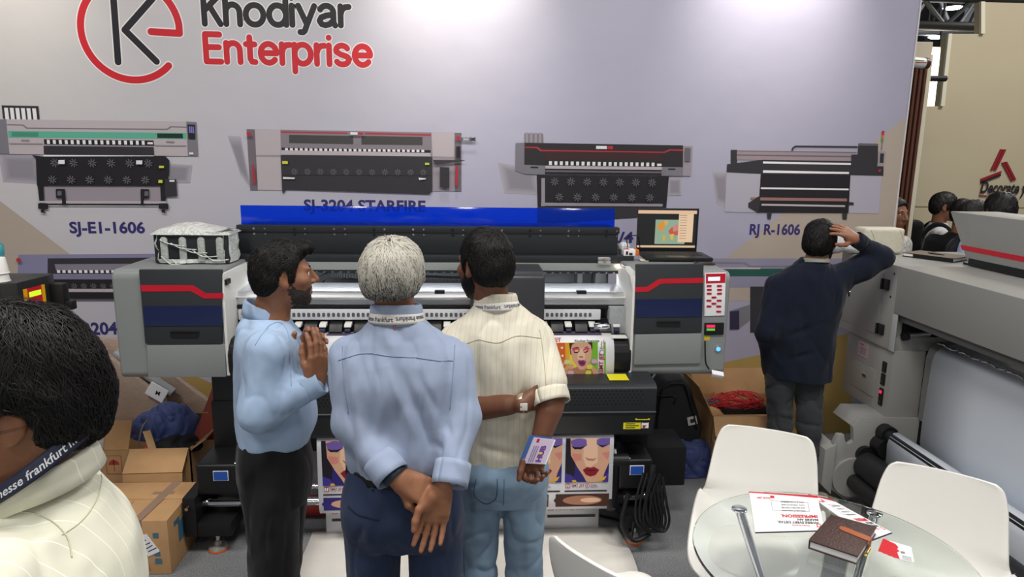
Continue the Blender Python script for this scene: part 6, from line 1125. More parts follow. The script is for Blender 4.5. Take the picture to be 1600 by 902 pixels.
# ------------------------------------------------------------------ glass table
gt = thing('glass_table', 'round clear glass table on slanted chrome legs in the right foreground', 'table', (1.09, 1.84, 0))
b = B(); b.lathe([(0, 0.730), (0.402, 0.730), (0.405, 0.732), (0.405, 0.738), (0.402, 0.740), (0, 0.740)], (1.09, 1.84, 0), GLASS, 96); b.done('table_top', gt, 30, 'clear glass top')
for (p, q) in (((0.926, 2.141), (1.24, 1.60)), ((1.382, 2.096), (0.86, 1.62)), ((0.80, 1.56), (1.34, 2.04)), ((1.26, 1.54), (0.93, 2.08))):
    d = Vector((q[0]-p[0], q[1]-p[1], 0)); b = B(); b.cyl((p[0], p[1], 0.722), (q[0]*0.62+p[0]*0.38, q[1]*0.62+p[1]*0.38, 0.006), 0.016, CHROME, None, 20); b.lathe([(0, 0.7285), (0.024, 0.7285), (0.026, 0.727), (0.026, 0.722), (0.017, 0.714), (0, 0.714)], (p[0], p[1], 0), CHROME, 24); b.done('leg', gt, 40, 'slanted chrome tube leg')
TZ = 0.7405
def sheet_on(b, pts, z0, z1, m): b.prism(pts, 'z', z0, z1, m); return b
NAVYP = mat('navy_edge', srgb(40, 36, 70), 0.5)
def brochure(name, tl, tr, br, bl, z, lab, flip=True):
    t = thing(name, lab, 'brochure', ((tl[0]+br[0])/2, (tl[1]+br[1])/2, z)); tl, tr, br, bl = [Vector((*p, 0)) for p in (tl, tr, br, bl)]
    b = B(); b.prism([p.xy[:] for p in (tl, tr, br, bl)], 'z', z, z+0.0035, PAPER); b.done('pages', t, 0)
    def at(u, v, dz=0.0042): p = tl.lerp(tr, u).lerp(bl.lerp(br, u), v); return Vector((p.x, p.y, z+dz))
    xd = at(0, 0.5)-at(1, 0.5); yd = at(0.5, 1)-at(0.5, 0)   # printed upside down for the camera
    W = (tr-tl).length; H = (bl-tl).length
    b = B(); sz = H*0.12
    def tx(s, u, v, h, wd, m, bold=0.03): b.text(s, at(u, v), xd, yd, h, m, bold, width=wd)
    tx('WHERE EVERY DETAIL', 0.94, 0.775, 0.020, W*0.58, INK); tx('MAKES AN', 0.94, 0.695, 0.018, W*0.29, INK); tx('IMPRESSION.', 0.94, 0.585, 0.026, W*0.52, INKR, 0.04); tx('Khodiyar Enterprise', 0.80, 0.86, 0.014, W*0.24, INKR, 0.01)
    for i, s in enumerate(('SOLVENT PRINTER', 'ECO SOLVENT PRINTER', 'UV PRINTER', 'INKS & CONSUMABLES')): tx(s, 0.78, 0.45-0.085*i, 0.012, W*0.34, INK, 0.01)
    tx('Smit Jet', 0.30, 0.11, 0.022, W*0.20, INKR, 0.02)
    b.prism([at(u, v).xy[:] for u, v in ((0.90, 0.84), (0.96, 0.84), (0.96, 0.92), (0.90, 0.92))], 'z', z+0.0038, z+0.0042, INKR); b.prism([at(u, v).xy[:] for u, v in ((0.913, 0.855), (0.947, 0.855), (0.947, 0.905), (0.913, 0.905))], 'z', z+0.0038, z+0.0044, PAPER)
    b.prism([at(u, v).xy[:] for u, v in ((0.30, 0.06), (0.36, 0.06), (0.36, 0.13), (0.30, 0.13))], 'z', z+0.0038, z+0.0042, INKR)
    b.done('printed_text', t, 0, kind='stuff')
    b = B()
    for (u0, v0, u1, v1) in ((0.30, 0.20, 0.84, 0.205), (0.30, 0.47, 0.84, 0.475), (0.30, 0.20, 0.304, 0.475), (0.836, 0.20, 0.84, 0.475)): b.prism([at(u0, v0).xy[:], at(u1, v0).xy[:], at(u1, v1).xy[:], at(u0, v1).xy[:]], 'z', z+0.0037, z+0.0040, INK)
    b.done('printed_frame', t, 0)
    b = B(); b.prism([at(-0.005, -0.02).xy[:], at(1.0, -0.03).xy[:], at(1.0, 0.045).xy[:], at(0.55, 0.02).xy[:], at(-0.005, 0.01).xy[:]], 'z', z+0.0005, z+0.0039, mat('red_cover', srgb(206, 40, 52), 0.35)); b.prism([at(0, 0.985).xy[:], at(1, 0.985).xy[:], at(1.0, 1.012).xy[:], at(0, 1.012).xy[:]], 'z', z+0.0002, z+0.0030, NAVYP); b.done('cover_edge', t, 0, 'red and navy cover edges', kind='stuff')
    return t
brochure('brochure', (0.992, 2.222), (1.222, 2.182), (1.135, 1.965), (0.906, 1.962), TZ+0.006, 'white brochure with a red headline, left of the leather notebook')
brochure('brochure', (1.205, 2.205), (1.27, 2.165), (1.352, 1.955), (1.262, 1.915), TZ, 'white brochure partly hidden under the dark leather notebook')
ln = thing('leather_notebook', 'dark brown leather notebook with a tan strap on the glass table', 'notebook', (1.17, 1.96, TZ))
LEA = mat('brown_leather', srgb(72, 50, 44), 0.38, 0, 0.12, 40, 0.4, 180); LEQ = [(1.177, 2.008), (1.284, 1.929), (1.132, 1.771), (1.029, 1.86)]
z0 = TZ+0.0108
_ctr = (sum(p[0] for p in LEQ)/4, sum(p[1] for p in LEQ)/4); inn = [(x+(_ctr[0]-x)*0.045, y+(_ctr[1]-y)*0.045) for x, y in LEQ]
b = B(); b.prism(LEQ, 'z', z0, z0+0.004, LEA, 0.001); b.prism(LEQ, 'z', z0+0.024, z0+0.029, LEA, 0.0018); b.prism([LEQ[0], LEQ[3], (LEQ[3][0]+0.006, LEQ[3][1]+0.008), (LEQ[0][0]+0.006, LEQ[0][1]+0.006)], 'z', z0, z0+0.029, LEA); b.done('cover', ln)
b = B(); b.prism(inn, 'z', z0+0.004, z0+0.024, PAPER); b.done('pages', ln, 0, 'white page block')
e0 = Vector((*LEQ[1], 0)); e1 = Vector((*LEQ[2], 0)); mid = e0.lerp(e1, 0.45); inw = (Vector((*LEQ[0], 0)).lerp(Vector((*LEQ[3], 0)), 0.3)-mid).normalized(); al = (e1-e0).normalized()
TANL = mat('tan_strap', srgb(164, 92, 56), 0.45, 0, 0.08, 40)
b = B(); w2 = 0.014
tip = [mid+inw*0.075+al*math.sin(R(a_))*w2+inw*math.cos(R(a_))*w2 for a_ in range(-90, 91, 30)]
b.prism([(mid-inw*0.003-al*w2).xy[:]]+[p.xy[:] for p in tip]+[(mid-inw*0.003+al*w2).xy[:]], 'z', z0+0.0292, z0+0.0315, TANL, 0.0006); b.prism([(mid-inw*0.003-al*w2).xy[:], (mid-inw*0.003+al*w2).xy[:], (mid-inw*0.006+al*w2).xy[:], (mid-inw*0.006-al*w2).xy[:]], 'z', z0, z0+0.0315, TANL, 0.0006); b.done('strap', ln, 30, 'tan leather strap')
b = B(); pc = mid-inw*0.010+al*0.02; b.tube([(pc.x, pc.y, z0+0.012), (pc.x+al.x*0.03, pc.y+al.y*0.03, z0+0.010)], 0.004, mat('gold_clasp', (0.85, 0.62, 0.15), 0.25, 1.0)); b.ell((pc.x+al.x*0.042, pc.y+al.y*0.042, z0+0.008), (0.005, 0.005, 0.005), mat('gold_clasp')); b.done('clasp', ln, 50, 'gold clasp')
bcl = ['top', 'second', 'third', 'bottom']
for k in range(4):
    c = Vector((1.316-0.006*k, 1.842+0.010*k, TZ+0.0038-0.0012*k)); g = R(-28-4*k); ax = Vector((math.cos(g), math.sin(g), 0)); ay = Vector((-ax.y, ax.x, 0))
    t = thing('business_card', 'white and red business card, %s of the fanned stack on the glass table' % bcl[k], 'card', c, 'business cards on the glass table')
    b = B(); b.obox(c, ax*0.028, ay*0.045, (0, 0, 0.0004), PAPER); b.done('card', t, 0)
    b = B(); b.prism([(c+ax*u*0.028+ay*v*0.045).xy[:] for u, v in ((-1, -1), (-0.35, -1), (-0.5, -0.2), (-0.2, 0.1), (-0.45, 0.2), (-0.3, 0.6), (-0.6, 1), (-1, 1))], 'z', c.z+0.00042, c.z+0.0006, INKR); b.prism([(c+ax*u*0.028+ay*v*0.045).xy[:] for u, v in ((-0.15, -0.2), (0.25, -0.2), (0.25, 0.1), (-0.15, 0.1))], 'z', c.z+0.00042, c.z+0.0006, mat('photo_grey', srgb(130, 130, 134), 0.5))
    for i in range(3): b.prism([(c+ax*u*0.028+ay*v*0.045).xy[:] for u, v in ((-0.1+0.0*i, -0.9+0.18*i), (0.8, -0.9+0.18*i), (0.8, -0.84+0.18*i), (-0.1, -0.84+0.18*i))], 'z', c.z+0.00042, c.z+0.0006, INK)
    b.done('print', t, 0)

# ------------------------------------------------------------------ beyond the booth: column, hall roof, neighbours' wall
col = thing('fluted_column', 'dark brown slatted column between the banner and the beige wall', 'column', (3.36, 5.25, 0))
BRN = mat('brown_slat', srgb(104, 66, 52), 0.4, 0, 0.08, 10, 0, 1, (20, 20, 1)); CRM = mat('cream_capital', srgb(216, 204, 180), 0.6)
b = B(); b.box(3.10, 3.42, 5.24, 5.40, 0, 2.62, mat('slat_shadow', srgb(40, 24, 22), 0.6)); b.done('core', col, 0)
for k in range(9): x = 3.100+0.0365*k; b = B(); b.box(x, x+0.022, 5.20, 5.245, 0, 2.62, BRN, 0.004, 1); b.done('slat', col, 0)
b = B(); b.box(3.10, 3.422, 5.19, 5.42, 2.62, 2.78, CRM, 0.004); b.done('capital', col, 0, 'cream capital'); b = B(); b.box(3.422, 3.47, 5.24, 5.40, 0, 2.70, LBEIGE, 0.003); b.done('edge_panel', col, 0, 'cream side panel')
sc2 = thing('security_camera', 'white box camera with a dark lens ring mounted high at the banner edge', 'camera', (3.15, 4.95, 2.6))
b = B(); b.tube([(3.04, 4.92, 2.605), (3.20, 4.92, 2.590)], 0.036, WHITE, 20); b.done('body', sc2, 50); b = B(); b.tube([(3.195, 4.92, 2.590), (3.225, 4.92, 2.587)], [0.040, 0.036], mat('dark_hood', srgb(70, 40, 44), 0.4), 20); b.ell((3.226, 4.92, 2.587), (0.006, 0.028, 0.028), BLACK); b.done('lens', sc2, 50, 'dark lens ring')
b = B(); b.box(3.10, 3.17, 4.8838, 4.886, 2.600, 2.606, mat('green_mark', srgb(80, 150, 90), 0.5)); b.box(3.11, 3.19, 4.8838, 4.886, 2.588, 2.594, RED); b.done('marking', sc2, 0, 'green and red marking'); b = B(); b.tube([(3.08, 4.92, 2.57), (3.06, 4.93, 2.50), (3.0, 5.0, 2.46), (2.9, 4.99, 2.46)], 0.012, WHITE, 8); b.done('bracket', sc2, 50)
b = B(); b.tube([(2.78, 4.615, 2.46), (3.0, 5.0, 2.46)], 0.012, WHITE, 8); b.done('mounting_arm', sc2, 50)
TR = mat('truss_black', srgb(26, 27, 30), 0.6); TRG = mat('truss_grey', srgb(96, 98, 100), 0.5, 0.4)
def tb_(name, pts, r, m, lab, cat): b = B(); b.tube(pts, r, m, 8); return b.done(name, None, 50, lab, cat)
tb_('steel_tube', [(2.70, 4.62, 2.60), (2.70, 5.98, 2.605), (2.74, 6.0, 2.605), (4.11, 6.0, 2.615)], 0.025, TR, 'dark horizontal tube reaching out from behind the banner wall', 'pipe')
def truss(name, p, q, h, lab, n=10):
    p, q = Vector(p), Vector(q); t = thing(name, lab, 'truss', p, 'roof trusses of the hall'); up_ = Vector((0, 0, h)); b = B(); b.tube([p, q], 0.06, TR, 8)
    for e in (p, q): b.tube([e, Vector((e.x, e.y, 8.91))], 0.03, TR, 6)
    b.done('lower_chord', t, 50); b = B(); b.tube([p+up_, q+up_], 0.06, TR, 8); b.done('upper_chord', t, 50); b = B()
    for k in range(n): b.tube([p.lerp(q, k/n), p.lerp(q, (k+0.5)/n)+up_], 0.03, TRG, 6); b.tube([p.lerp(q, (k+0.5)/n)+up_, p.lerp(q, (k+1)/n)], 0.03, TRG, 6)
    b.done('web_bars', t, 50, kind='stuff'); return t
truss('roof_truss', (4, 9.0, 3.62), (11, 9.2, 3.62), 0.34, 'nearest dark roof truss crossing between the banner and the beige wall')
truss('roof_truss', (5, 12.5, 4.15), (14, 12.5, 4.15), 0.75, 'middle dark roof truss beyond the beige wall')
truss('roof_truss', (6, 16.5, 4.3), (15, 16.5, 4.3), 1.2, 'farthest dark roof truss under the hall roof')
tb_('air_duct', [(5.6, 10.2, 3.86), (6.9, 11.2, 4.25), (7.2, 11.4, 4.6), (7.2, 11.4, 8.91)], 0.09, TRG, 'grey slanting duct under the hall roof', 'duct')
for k, (p, L_) in enumerate((((7.911, 11.6, 4.386), 'topmost of the four'), ((8.376, 12.6, 4.093), 'second from the top of the four'), ((8.825, 13.6, 4.048), 'third from the top of the four'), ((6.967, 10.4, 3.176), 'lowest of the four'))):
    t = thing('pendant_lamp', 'glowing hall lamp seen past the banner edge, '+L_, 'lamp', p, 'hall lamps past the banner edge')
    b = B(); b.lathe([(0, 0.22), (0.05, 0.20), (0.10, 0.06), (0.16, 0.0)], p, TR, 18); b.done('shade', t, 50); b = B(); b.lathe([(0, -0.03), (0.10, -0.02), (0.145, 0.0), (0, 0.002)], p, mat('lamp_glow', (1, 1, 1), 0.3, emit=(1, 0.98, 0.95), es=40), 18); b.done('bulb', t, 50); b = B(); b.tube([(p[0], p[1], p[2]+0.2), (p[0], p[1], 8.91)], 0.02, TR, 6); b.done('stem', t, 50)
    d = bpy.data.lights.new('lamp_light', 'POINT'); d.energy = 60; d.shadow_soft_size = 0.1; o = bpy.data.objects.new('lamp_light', d); COL.objects.link(o); o.location = (p[0], p[1], p[2]-0.12)
b = B(); b.box(5.2, 7.0, 9.3, 9.4, 0, 3.4, CRM); b.done('booth_panel', None, 0, 'pale lit booth wall far behind the brown column', 'wall panel')
spot((6.1, 8.6, 3.3), (6.1, 9.3, 2.7), 260, 100, 0.6, (1, 0.95, 0.88), 0.1)
# neighbours' logo and slogan on the beige wall
BR1 = mat('maroon_paint', srgb(140, 36, 44), 0.5); BR2 = mat('dark_paint', srgb(50, 34, 44), 0.5); SLG = mat('slogan_ink', srgb(44, 40, 44), 0.5)
ls = thing('wall_logo', 'maroon three bar triangle logo with slogan on the beige wall', 'sign', (5.6, 6.99, 1.7))
for pl, m in (([(5.473, 2.041), (5.497, 2.039), (5.428, 1.827), (5.398, 1.826)], BR1), ([(5.505, 2.039), (5.534, 2.038), (5.459, 1.825), (5.434, 1.825)], BR1), ([(5.508, 1.901), (5.531, 1.909), (5.66, 1.72), (5.64, 1.715)], BR1), ([(5.537, 1.911), (5.561, 1.915), (5.692, 1.73), (5.666, 1.723)], BR1), ([(5.306, 1.735), (5.516, 1.818), (5.515, 1.792), (5.31, 1.711)], BR1), ([(5.31, 1.706), (5.514, 1.788), (5.516, 1.767), (5.31, 1.687)], BR2)):
    b = B(); b.prism(pl, 'y', 6.985, 7.001, m); b.done('bar', ls, 0)
b = B(); _p = [(5.31, 1.593)][0]; b.text('Decorate your dreams', (_p[0], 6.985, _p[1]), (1, 0, -0.012), (0, 0, 1), 0.165, SLG, 0.03, shear=0.18, width=1.02); b.done('slogan', ls, 0); b = B(); b.prism([(5.314, 1.566), (5.402, 1.565), (5.403, 1.557), (5.316, 1.558)], 'y', 6.985, 7.001, BR1); b.done('underline', ls, 0)
b = B(); b.box(4.64, 9.5, 6.994, 7.002, 1.438, 1.446, mat('groove', srgb(150, 140, 116), 0.7)); b.done('trim_2', None, 0, kind='structure')
b = B(); b.prism([(4.758, 2.459), (4.799, 2.46), (4.782, 3.159), (4.745, 3.158)], 'y', 6.97, 7.0, LBEIGE); b.done('trim_3', None, 0, kind='structure')
b = B(); b.prism([(5.081, 3.166), (5.121, 3.167), (5.076, 3.468), (5.036, 3.467)], 'y', 6.97, 7.0, LBEIGE); b.done('trim_4', None, 0, kind='structure')

def arms_legs(F, J, k=0.02):
    for s in 'LR':
        c_ = J.get('bare', 0)
        if 'sh'+s in J:
            F.chain([J['sh'+s], J['el'+s], J['wr'+s]], [0.043, 0.036, 0.026] if c_ else [0.036, 0.026, 0.022], k)
            if c_: F.cone(npv(J['el'+s])*0.8+npv(J['wr'+s])*0.2, npv(J['el'+s])*0.3+npv(J['wr'+s])*0.7, 0.039, 0.029, 0.02)
        if 'hip'+s in J: F.chain([J['hip'+s], J['kn'+s], J['an'+s]], [0.058, 0.044, 0.036], k); shoe(F, J['an'+s], J['toe'])
def body(lab, J, h, sk, hands=(), res=0.0065, hres=0.0032, face=True, fine_head=True, torso=None):
    pts = [v for k_, v in J.items() if k_[:2] in ('sh', 'el', 'wr', 'hi', 'kn', 'an')]+[h.c]; lo, hi = bounds(pts, 0.16); hi = np.maximum(hi, h.c+0.16); lo[2] = -0.004
    fx = [[], [], []]
    if fine_head:
        for i in range(3): fx[i].append((h.c[i]-0.135, h.c[i]+0.135, hres*1.1))
    for hd in hands:
        c = npv(hd['w'])+unit(hd['f'])*0.075
        for i in range(3): fx[i].append((c[i]-0.12, c[i]+0.12, hres))
    F = Sdf(*[ax_(lo[i], hi[i], res, fx[i]) for i in range(3)])
    L = J['L']; F.loft(torso, L, 0.02) if torso else None
    arms_legs(F, J); F.cone(h.p(0, -0.022, -0.04), J['neck'], 0.054, 0.058, 0.03); h.prims(F, face=face)
    for hd in hands: hand(F, **hd)
    vs, Q = F.mesh(); vs = relax(vs, Q, 1, 0.35)
    # soles and shoes take the dark material
    cz = vs[Q].mean(1); fm = np.zeros(len(Q)); fm[cz[:, 2] < 0.085] = 1
    o = to_obj('person', vs, Q, [sk, mat('shoe_black', srgb(26, 25, 25), 0.4)], None, lab, fm); tag(o, None, 'person')
    return o
def eyes(par, h, brow=HAIRB, lids=None):
    for x in (-0.031, 0.031):
        b = B(); c = Vector(h.p(x, 0.0785, 0.0015)); b.ell(c, (0.0122,)*3, mat('eye_white', srgb(214, 206, 200), 0.2), 16, 10); g = Vector(h.f); b.ell(c+g*0.0075, (0.0062,)*3, mat('iris_brown', srgb(40, 24, 18), 0.15), 12, 8); b.done('eye', par, 180)
        b = B(); q = [Vector(h.p(x*(1+0.42*t), 0.0965-0.016*abs(t+0.1)-0.004*(t > 0.5), 0.0255+0.003*(1-t*t))) for t in (-0.75, -0.3, 0.2, 0.65, 1.0)]; b.tube(q, [0.003, 0.0045, 0.0045, 0.0035, 0.0015], brow, 6); b.done('eyebrow', par, 180)
def beard(par, h, m, g=0.006, seed=0, n=1200, m2=None, full=True):
    F = Sdf(*[ax_(h.c[i]-0.15, h.c[i]+0.15, 0.0036) for i in range(3)]); h.prims(F, g, False, False)
    X, Y, Z = F.a[0][:, None, None]-h.c[0], F.a[1][None, :, None]-h.c[1], F.a[2][None, None, :]-h.c[2]
    lx, ly, lz = [(X*a[0]+Y*a[1]+Z*a[2])/h.s for a in (h.r, h.f, h.u)]
    top = np.interp(ly, [-0.02, 0.0, 0.02, 0.04, 0.07, 0.086, 0.12], [-0.06, -0.01, -0.005, -0.045, -0.060, -0.050, -0.050])
    d = np.maximum(lz-top, -0.012-ly); d = np.maximum(d, -0.132-lz)
    mouth = np.sqrt((lx/0.024)**2+((lz+0.0705)/0.012)**2+(np.minimum(ly-0.075, 0)/0.02)**2)-1; d = np.maximum(d, -mouth*0.012)
    F.V = np.maximum(F.V, (d*h.s).astype(np.float32)); vs, Q = F.mesh(); vs = relax(vs, Q, 1); nn = vnormals(vs, Q); vs = vs+nn*(nz(vs, 140, seed)*0.0025)[:, None]
    return to_obj('beard', vs, Q, m, par)
def lips(par, h, m):
    b = B()
    for z, r in ((-0.0645, 0.0058), (-0.0765, 0.0068)): b.tube([Vector(h.p(x, 0.0975-abs(x)*0.42, z+abs(x)*0.1)) for x in (-0.02, -0.011, 0, 0.011, 0.02)], [r*0.3, r, r, r, r*0.3], m, 8)
    return b.done('lips', par, 180)
def garment(name, par, st, L, parts, m, res=0.0062, lo=None, hi=None, n=2.4, cuts=(), fold=None, lab=None, ends=0.012, k=0.03, rel=2, pk=0.03, fmat=None, mats=None):
    pts = [q[0] for q in st]+[p for pa in parts for p in pa[0]]; l, h_ = bounds(pts, 0.24); F = Sdf(*[ax_(l[i], h_[i], res) for i in range(3)])
    if st: F.loft(st, L, k, n, ends)
    for pa in parts: F.chain(pa[0], pa[1], pk if len(pa) < 3 else pa[2])
    for c in cuts: F.cut(*c)
    vs, Q = F.mesh(); vs = relax(vs, Q, rel)
    if fold: vs = folds(vs, Q, **fold)
    return to_obj(name, vs, Q, m, par, lab)
def along(a, b, t): return tuple(npv(a)+(npv(b)-npv(a))*t)
def cut_arm(el, wr, t):  # end plane of a sleeve
    return None
def sleeve(par, pts, rs, m, fold=None, res=0.0055, name='sleeve', open_end=0.0):
    l, h_ = bounds(pts, 0.10); F = Sdf(*[ax_(l[i], h_[i], res) for i in range(3)]); F.chain(pts, rs, 0.03)
    d = npv(pts[-1])-npv(pts[-2]); d = unit(d); F.cut(npv(pts[-1])-d*rs[-1]*0.0, d); vs, Q = F.mesh(); vs = relax(vs, Q, 1)
    if fold: vs = folds(vs, Q, **fold)
    return to_obj(name, vs, Q, m, par)
def cuff(par, pts, r, w, m, name='cuff', flat=None):
    a, b_ = npv(pts[0]), npv(pts[1]); d = unit(b_-a); return cuff_ring(par, tuple(b_-d*w*0.5), tuple(d), r, w, m, name)
def wtext(par, o, s, p0, xd, yd, h, m, d, off=0.0045, width=None, align='LEFT'):
    b = B(); b.text(s, p0, xd, yd, h, m, 0.015, align, 0, width); me_v = [v.co.copy() for v in b.bm.verts]; q = drape(o, me_v, d, off)
    if len(q) == len(me_v):
        for v, c in zip(b.bm.verts, q): v.co = c
    b.done('lanyard_text', par, 0)
SH_B = cloth_m('light_blue_cotton', (152, 165, 190)); SH_SKY = cloth_m('sky_blue_cotton', (158, 180, 208)); LAN_W = mat('white_lanyard', srgb(226, 222, 214), 0.5); LAN_T = mat('lanyard_ink', srgb(60, 60, 90), 0.5)
SKB = SKM('skin_brown', (150, 102, 74)); SKD = SKM('skin_dark', (112, 72, 52)); SKL = SKM('skin_warm', (142, 96, 70))
NAVYT = cloth_m('navy_trouser', (44, 56, 84), 1100, 0.8); SEAMB = mat('blue_seam', srgb(130, 143, 170), 0.9)

# ------------------------------------------------------------------ man with grey hair, hands held behind his back
h = Head((-0.2255, 2, 1.57), (0.05, 1, -0.06), (0, 0.05, 1), 0.95)
J = dict(L=(1, 0, 0), neck=(-0.2156, 1.99, 1.444), shL=(-0.3559, 1.985, 1.319), elL=(-0.3463, 1.93, 1.145), wrL=(-0.2031, 1.83, 1.016), shR=(-0.0512, 1.985, 1.318), elR=(-0.0239, 1.93, 1.162), wrR=(-0.0802, 1.815, 0.9861),
         hipL=(-0.30, 1.99, 0.84), knL=(-0.31, 1.985, 0.46), anL=(-0.312, 2.02, 0.085), hipR=(-0.115, 1.99, 0.84), knR=(-0.11, 1.985, 0.46), anR=(-0.105, 2.02, 0.085), toe=(0.05, 1, 0))
tors = [((-0.205, 1.99, 0.84), 0.14, 0.09), ((-0.205, 1.99, 1.1), 0.14, 0.09), ((-0.205, 1.99, 1.33), 0.15, 0.08), ((-0.21, 1.99, 1.42), 0.06, 0.06)]
hnds = [dict(w=J['wrL'], f=(0.86, 0.02, -0.46), n=(0.0, 0.82, -0.57), side=-1, flex=((0.75, 0.85, 0.5),)*4, thumb=((0.75, 0.65, 0.2), (0.95, 0.15, 0.45), (0.85, -0.05, 0.6)), spread=0.6),
        dict(w=J['wrR'], f=(-0.24, -0.05, -0.96), n=(-0.10, -1, 0.1), side=1, flex=((0.12, 0.22, 0.15), (0.08, 0.18, 0.12), (0.10, 0.20, 0.15), (0.16, 0.25, 0.2)), thumb=((0.78, 0.50, 0.35), (0.96, 0.05, 0.25), (0.98, -0.10, 0.18)), spread=0.7)]
p2 = body('grey haired man in a light blue shirt, hands clasped behind his back', J, h, SKB, hnds, torso=tors)
eyes(p2, h, mat('grey_brow', srgb(150, 148, 144), 0.6))
GH = mat('grey_hair', srgb(150, 148, 140), 0.5, 0, 0.35, 60, 0.4, 200)
hl2 = [(-0.14, -0.060), (-0.075, -0.060), (-0.05, -0.052), (-0.03, -0.035), (-0.012, 0.012), (0.006, 0.008), (0.014, -0.012), (0.034, -0.01), (0.040, 0.040), (0.062, 0.068), (0.09, 0.085), (0.14, 0.09)]
hair_obj(p2, h, 0.024, 0.004, hl2, mat('grey_hair_dark', srgb(62, 60, 57), 0.55, 0, 0.4, 50, 0.4, 200), 5, (0.30, 0.0, -0.9), 7000, 0.10, 0.006, 0.0014, [mat('silver_strand', srgb(184, 180, 168), 0.45), mat('grey_strand', srgb(112, 110, 104), 0.45), mat('dark_grey_strand', srgb(46, 44, 42), 0.5)], 0.32, 'full silver grey hair', shade=lambda l, r: 0 if r < np.interp(l[2]+0.35*abs(l[0]), [-0.06, 0.0, 0.05, 0.10], [0.04, 0.22, 0.55, 0.95]) else (1 if r < np.interp(l[2]+0.35*abs(l[0]), [-0.06, 0.0, 0.05, 0.10], [0.25, 0.62, 0.9, 0.99]) else 2))
fo = dict(amp=0.0045, sc=11, seed=2, st=(1.5, 1, 0.35), amp2=0.0012, sc2=45, lines=[((-0.20, 1.86, 1.33), (-0.10, 1.86, 1.08), 0.010, 0.016), ((-0.22, 1.86, 1.33), (-0.16, 1.86, 1.12), -0.008, 0.016), ((-0.10, 1.86, 1.10), (0.0, 1.87, 1.03), 0.012, 0.013), ((-0.28, 1.86, 1.30), (-0.27, 1.86, 1.0), 0.007, 0.016), ((-0.33, 1.87, 1.28), (-0.30, 1.86, 1.05), -0.006, 0.015), ((-0.30, 1.86, 1.02), (-0.16, 1.86, 0.99), 0.006, 0.012), ((-0.07, 1.87, 1.28), (-0.06, 1.87, 1.1), 0.006, 0.014), ((-0.14, 1.86, 1.30), (-0.05, 1.86, 1.12), 0.007, 0.012)])
st = [((-0.20, 1.985, 0.975), 0.165, 0.120), ((-0.20, 1.985, 1.03), 0.176, 0.130), ((-0.203, 1.985, 1.14), 0.182, 0.130), ((-0.205, 1.985, 1.26), 0.195, 0.130), ((-0.207, 1.985, 1.33), 0.180, 0.116), ((-0.21, 1.985, 1.385), 0.140, 0.096), ((-0.211, 1.987, 1.42), 0.098, 0.084), ((-0.212, 1.99, 1.452), 0.074, 0.074)]
fs = dict(amp=0.004, sc=18, seed=4, amp2=0.0015, sc2=50, lines=[])
endL = (-0.2477, 1.85, 1.053); endR = (-0.05, 1.838, 1.041)
shirt2 = garment('shirt', p2, st, (1, 0, 0), [([J['shL'], J['elL'], endL], [0.064, 0.052, 0.046]), ([J['shR'], J['elR'], endR], [0.064, 0.052, 0.046])], SH_B, fold=fo, cuts=[], lab='light blue cotton shirt')
CUFFM = SH_B
for e_, w_, nm in ((endL, J['wrL'], 'L'), (endR, J['wrR'], 'R')):
    el = J['el'+nm]; d = unit(npv(e_)-npv(el)); cuff_ring(p2, tuple(npv(e_)+d*0.016), tuple(d), 0.050, 0.068, CUFFM, 'turned_up_cuff')
seam(p2, shirt2, [(-0.375, 1.9, 1.335), (-0.30, 1.9, 1.362), (-0.20, 1.9, 1.358), (-0.13, 1.9, 1.350), (-0.05, 1.9, 1.335)], SEAMB)
seam(p2, shirt2, [(-0.368, 1.9, 1.37), (-0.362, 1.9, 1.32), (-0.352, 1.9, 1.25), (-0.345, 1.9, 1.19)], SEAMB); seam(p2, shirt2, [(-0.045, 1.9, 1.37), (-0.05, 1.9, 1.30), (-0.058, 1.9, 1.2)], SEAMB)
collar(p2, (-0.216, 1.992, 1.426), (1, 0, 0), (0, 1, 0), (0, -0.08, 1), SH_B, 0.064, 0.067, 0.060, -0.012, 0.014)
ring_strip('lanyard', p2, (-0.216, 1.992, 1.440), (1, 0, 0), (0, 1, 0), (0, -0.08, 1), 0.083, 0.088, -0.008, 0.022, 0.076, 0.080, LAN_W, 170, 370, -0.012, 0.0015, 'white lanyard with lettering', tm=LAN_T, twall=(('messe frankfurt', 232, 0.018, False), ('messe frankfurt', 312, 0.018, True)))
b = B(); b.obox((-0.213, 1.907, 1.448), (0.003, 0, 0), (0, 0.0015, 0), (0, 0.001, 0.015), mat('lanyard_red', srgb(150, 90, 90), 0.5)); b.done('lanyard_mark', p2, 0)
tst = [((-0.205, 1.985, 0.745), 0.165, 0.110), ((-0.205, 1.975, 0.80), 0.186, 0.128), ((-0.203, 1.970, 0.87), 0.188, 0.138), ((-0.20, 1.975, 0.94), 0.176, 0.128), ((-0.20, 1.980, 1.00), 0.166, 0.118)]
tr2 = garment('trousers', p2, tst, (1, 0, 0), [([(-0.298, 1.985, 0.80), (-0.305, 1.98, 0.46), (-0.308, 2.01, 0.055)], [0.092, 0.082, 0.074], 0.02), ([(-0.112, 1.985, 0.80), (-0.108, 1.98, 0.46), (-0.105, 2.01, 0.055)], [0.092, 0.080, 0.074], 0.02)], NAVYT, cuts=[((0, 0, 0.045), (0, 0, -1))], k=0.015, fold=dict(amp=0.004, sc=10, seed=8, st=(1.3, 1, 0.4), amp2=0.0008, lines=[((-0.30, 1.84, 0.86), (-0.31, 1.87, 0.5), -0.006, 0.012)]))
ring_strip('belt', p2, (-0.20, 1.980, 0.968), (1, 0, 0), (0, 1, 0), (0, 0, 1), 0.175, 0.126, 0.0, 0.034, 0.173, 0.124, mat('black_belt', srgb(20, 20, 22), 0.45), th=0.003)
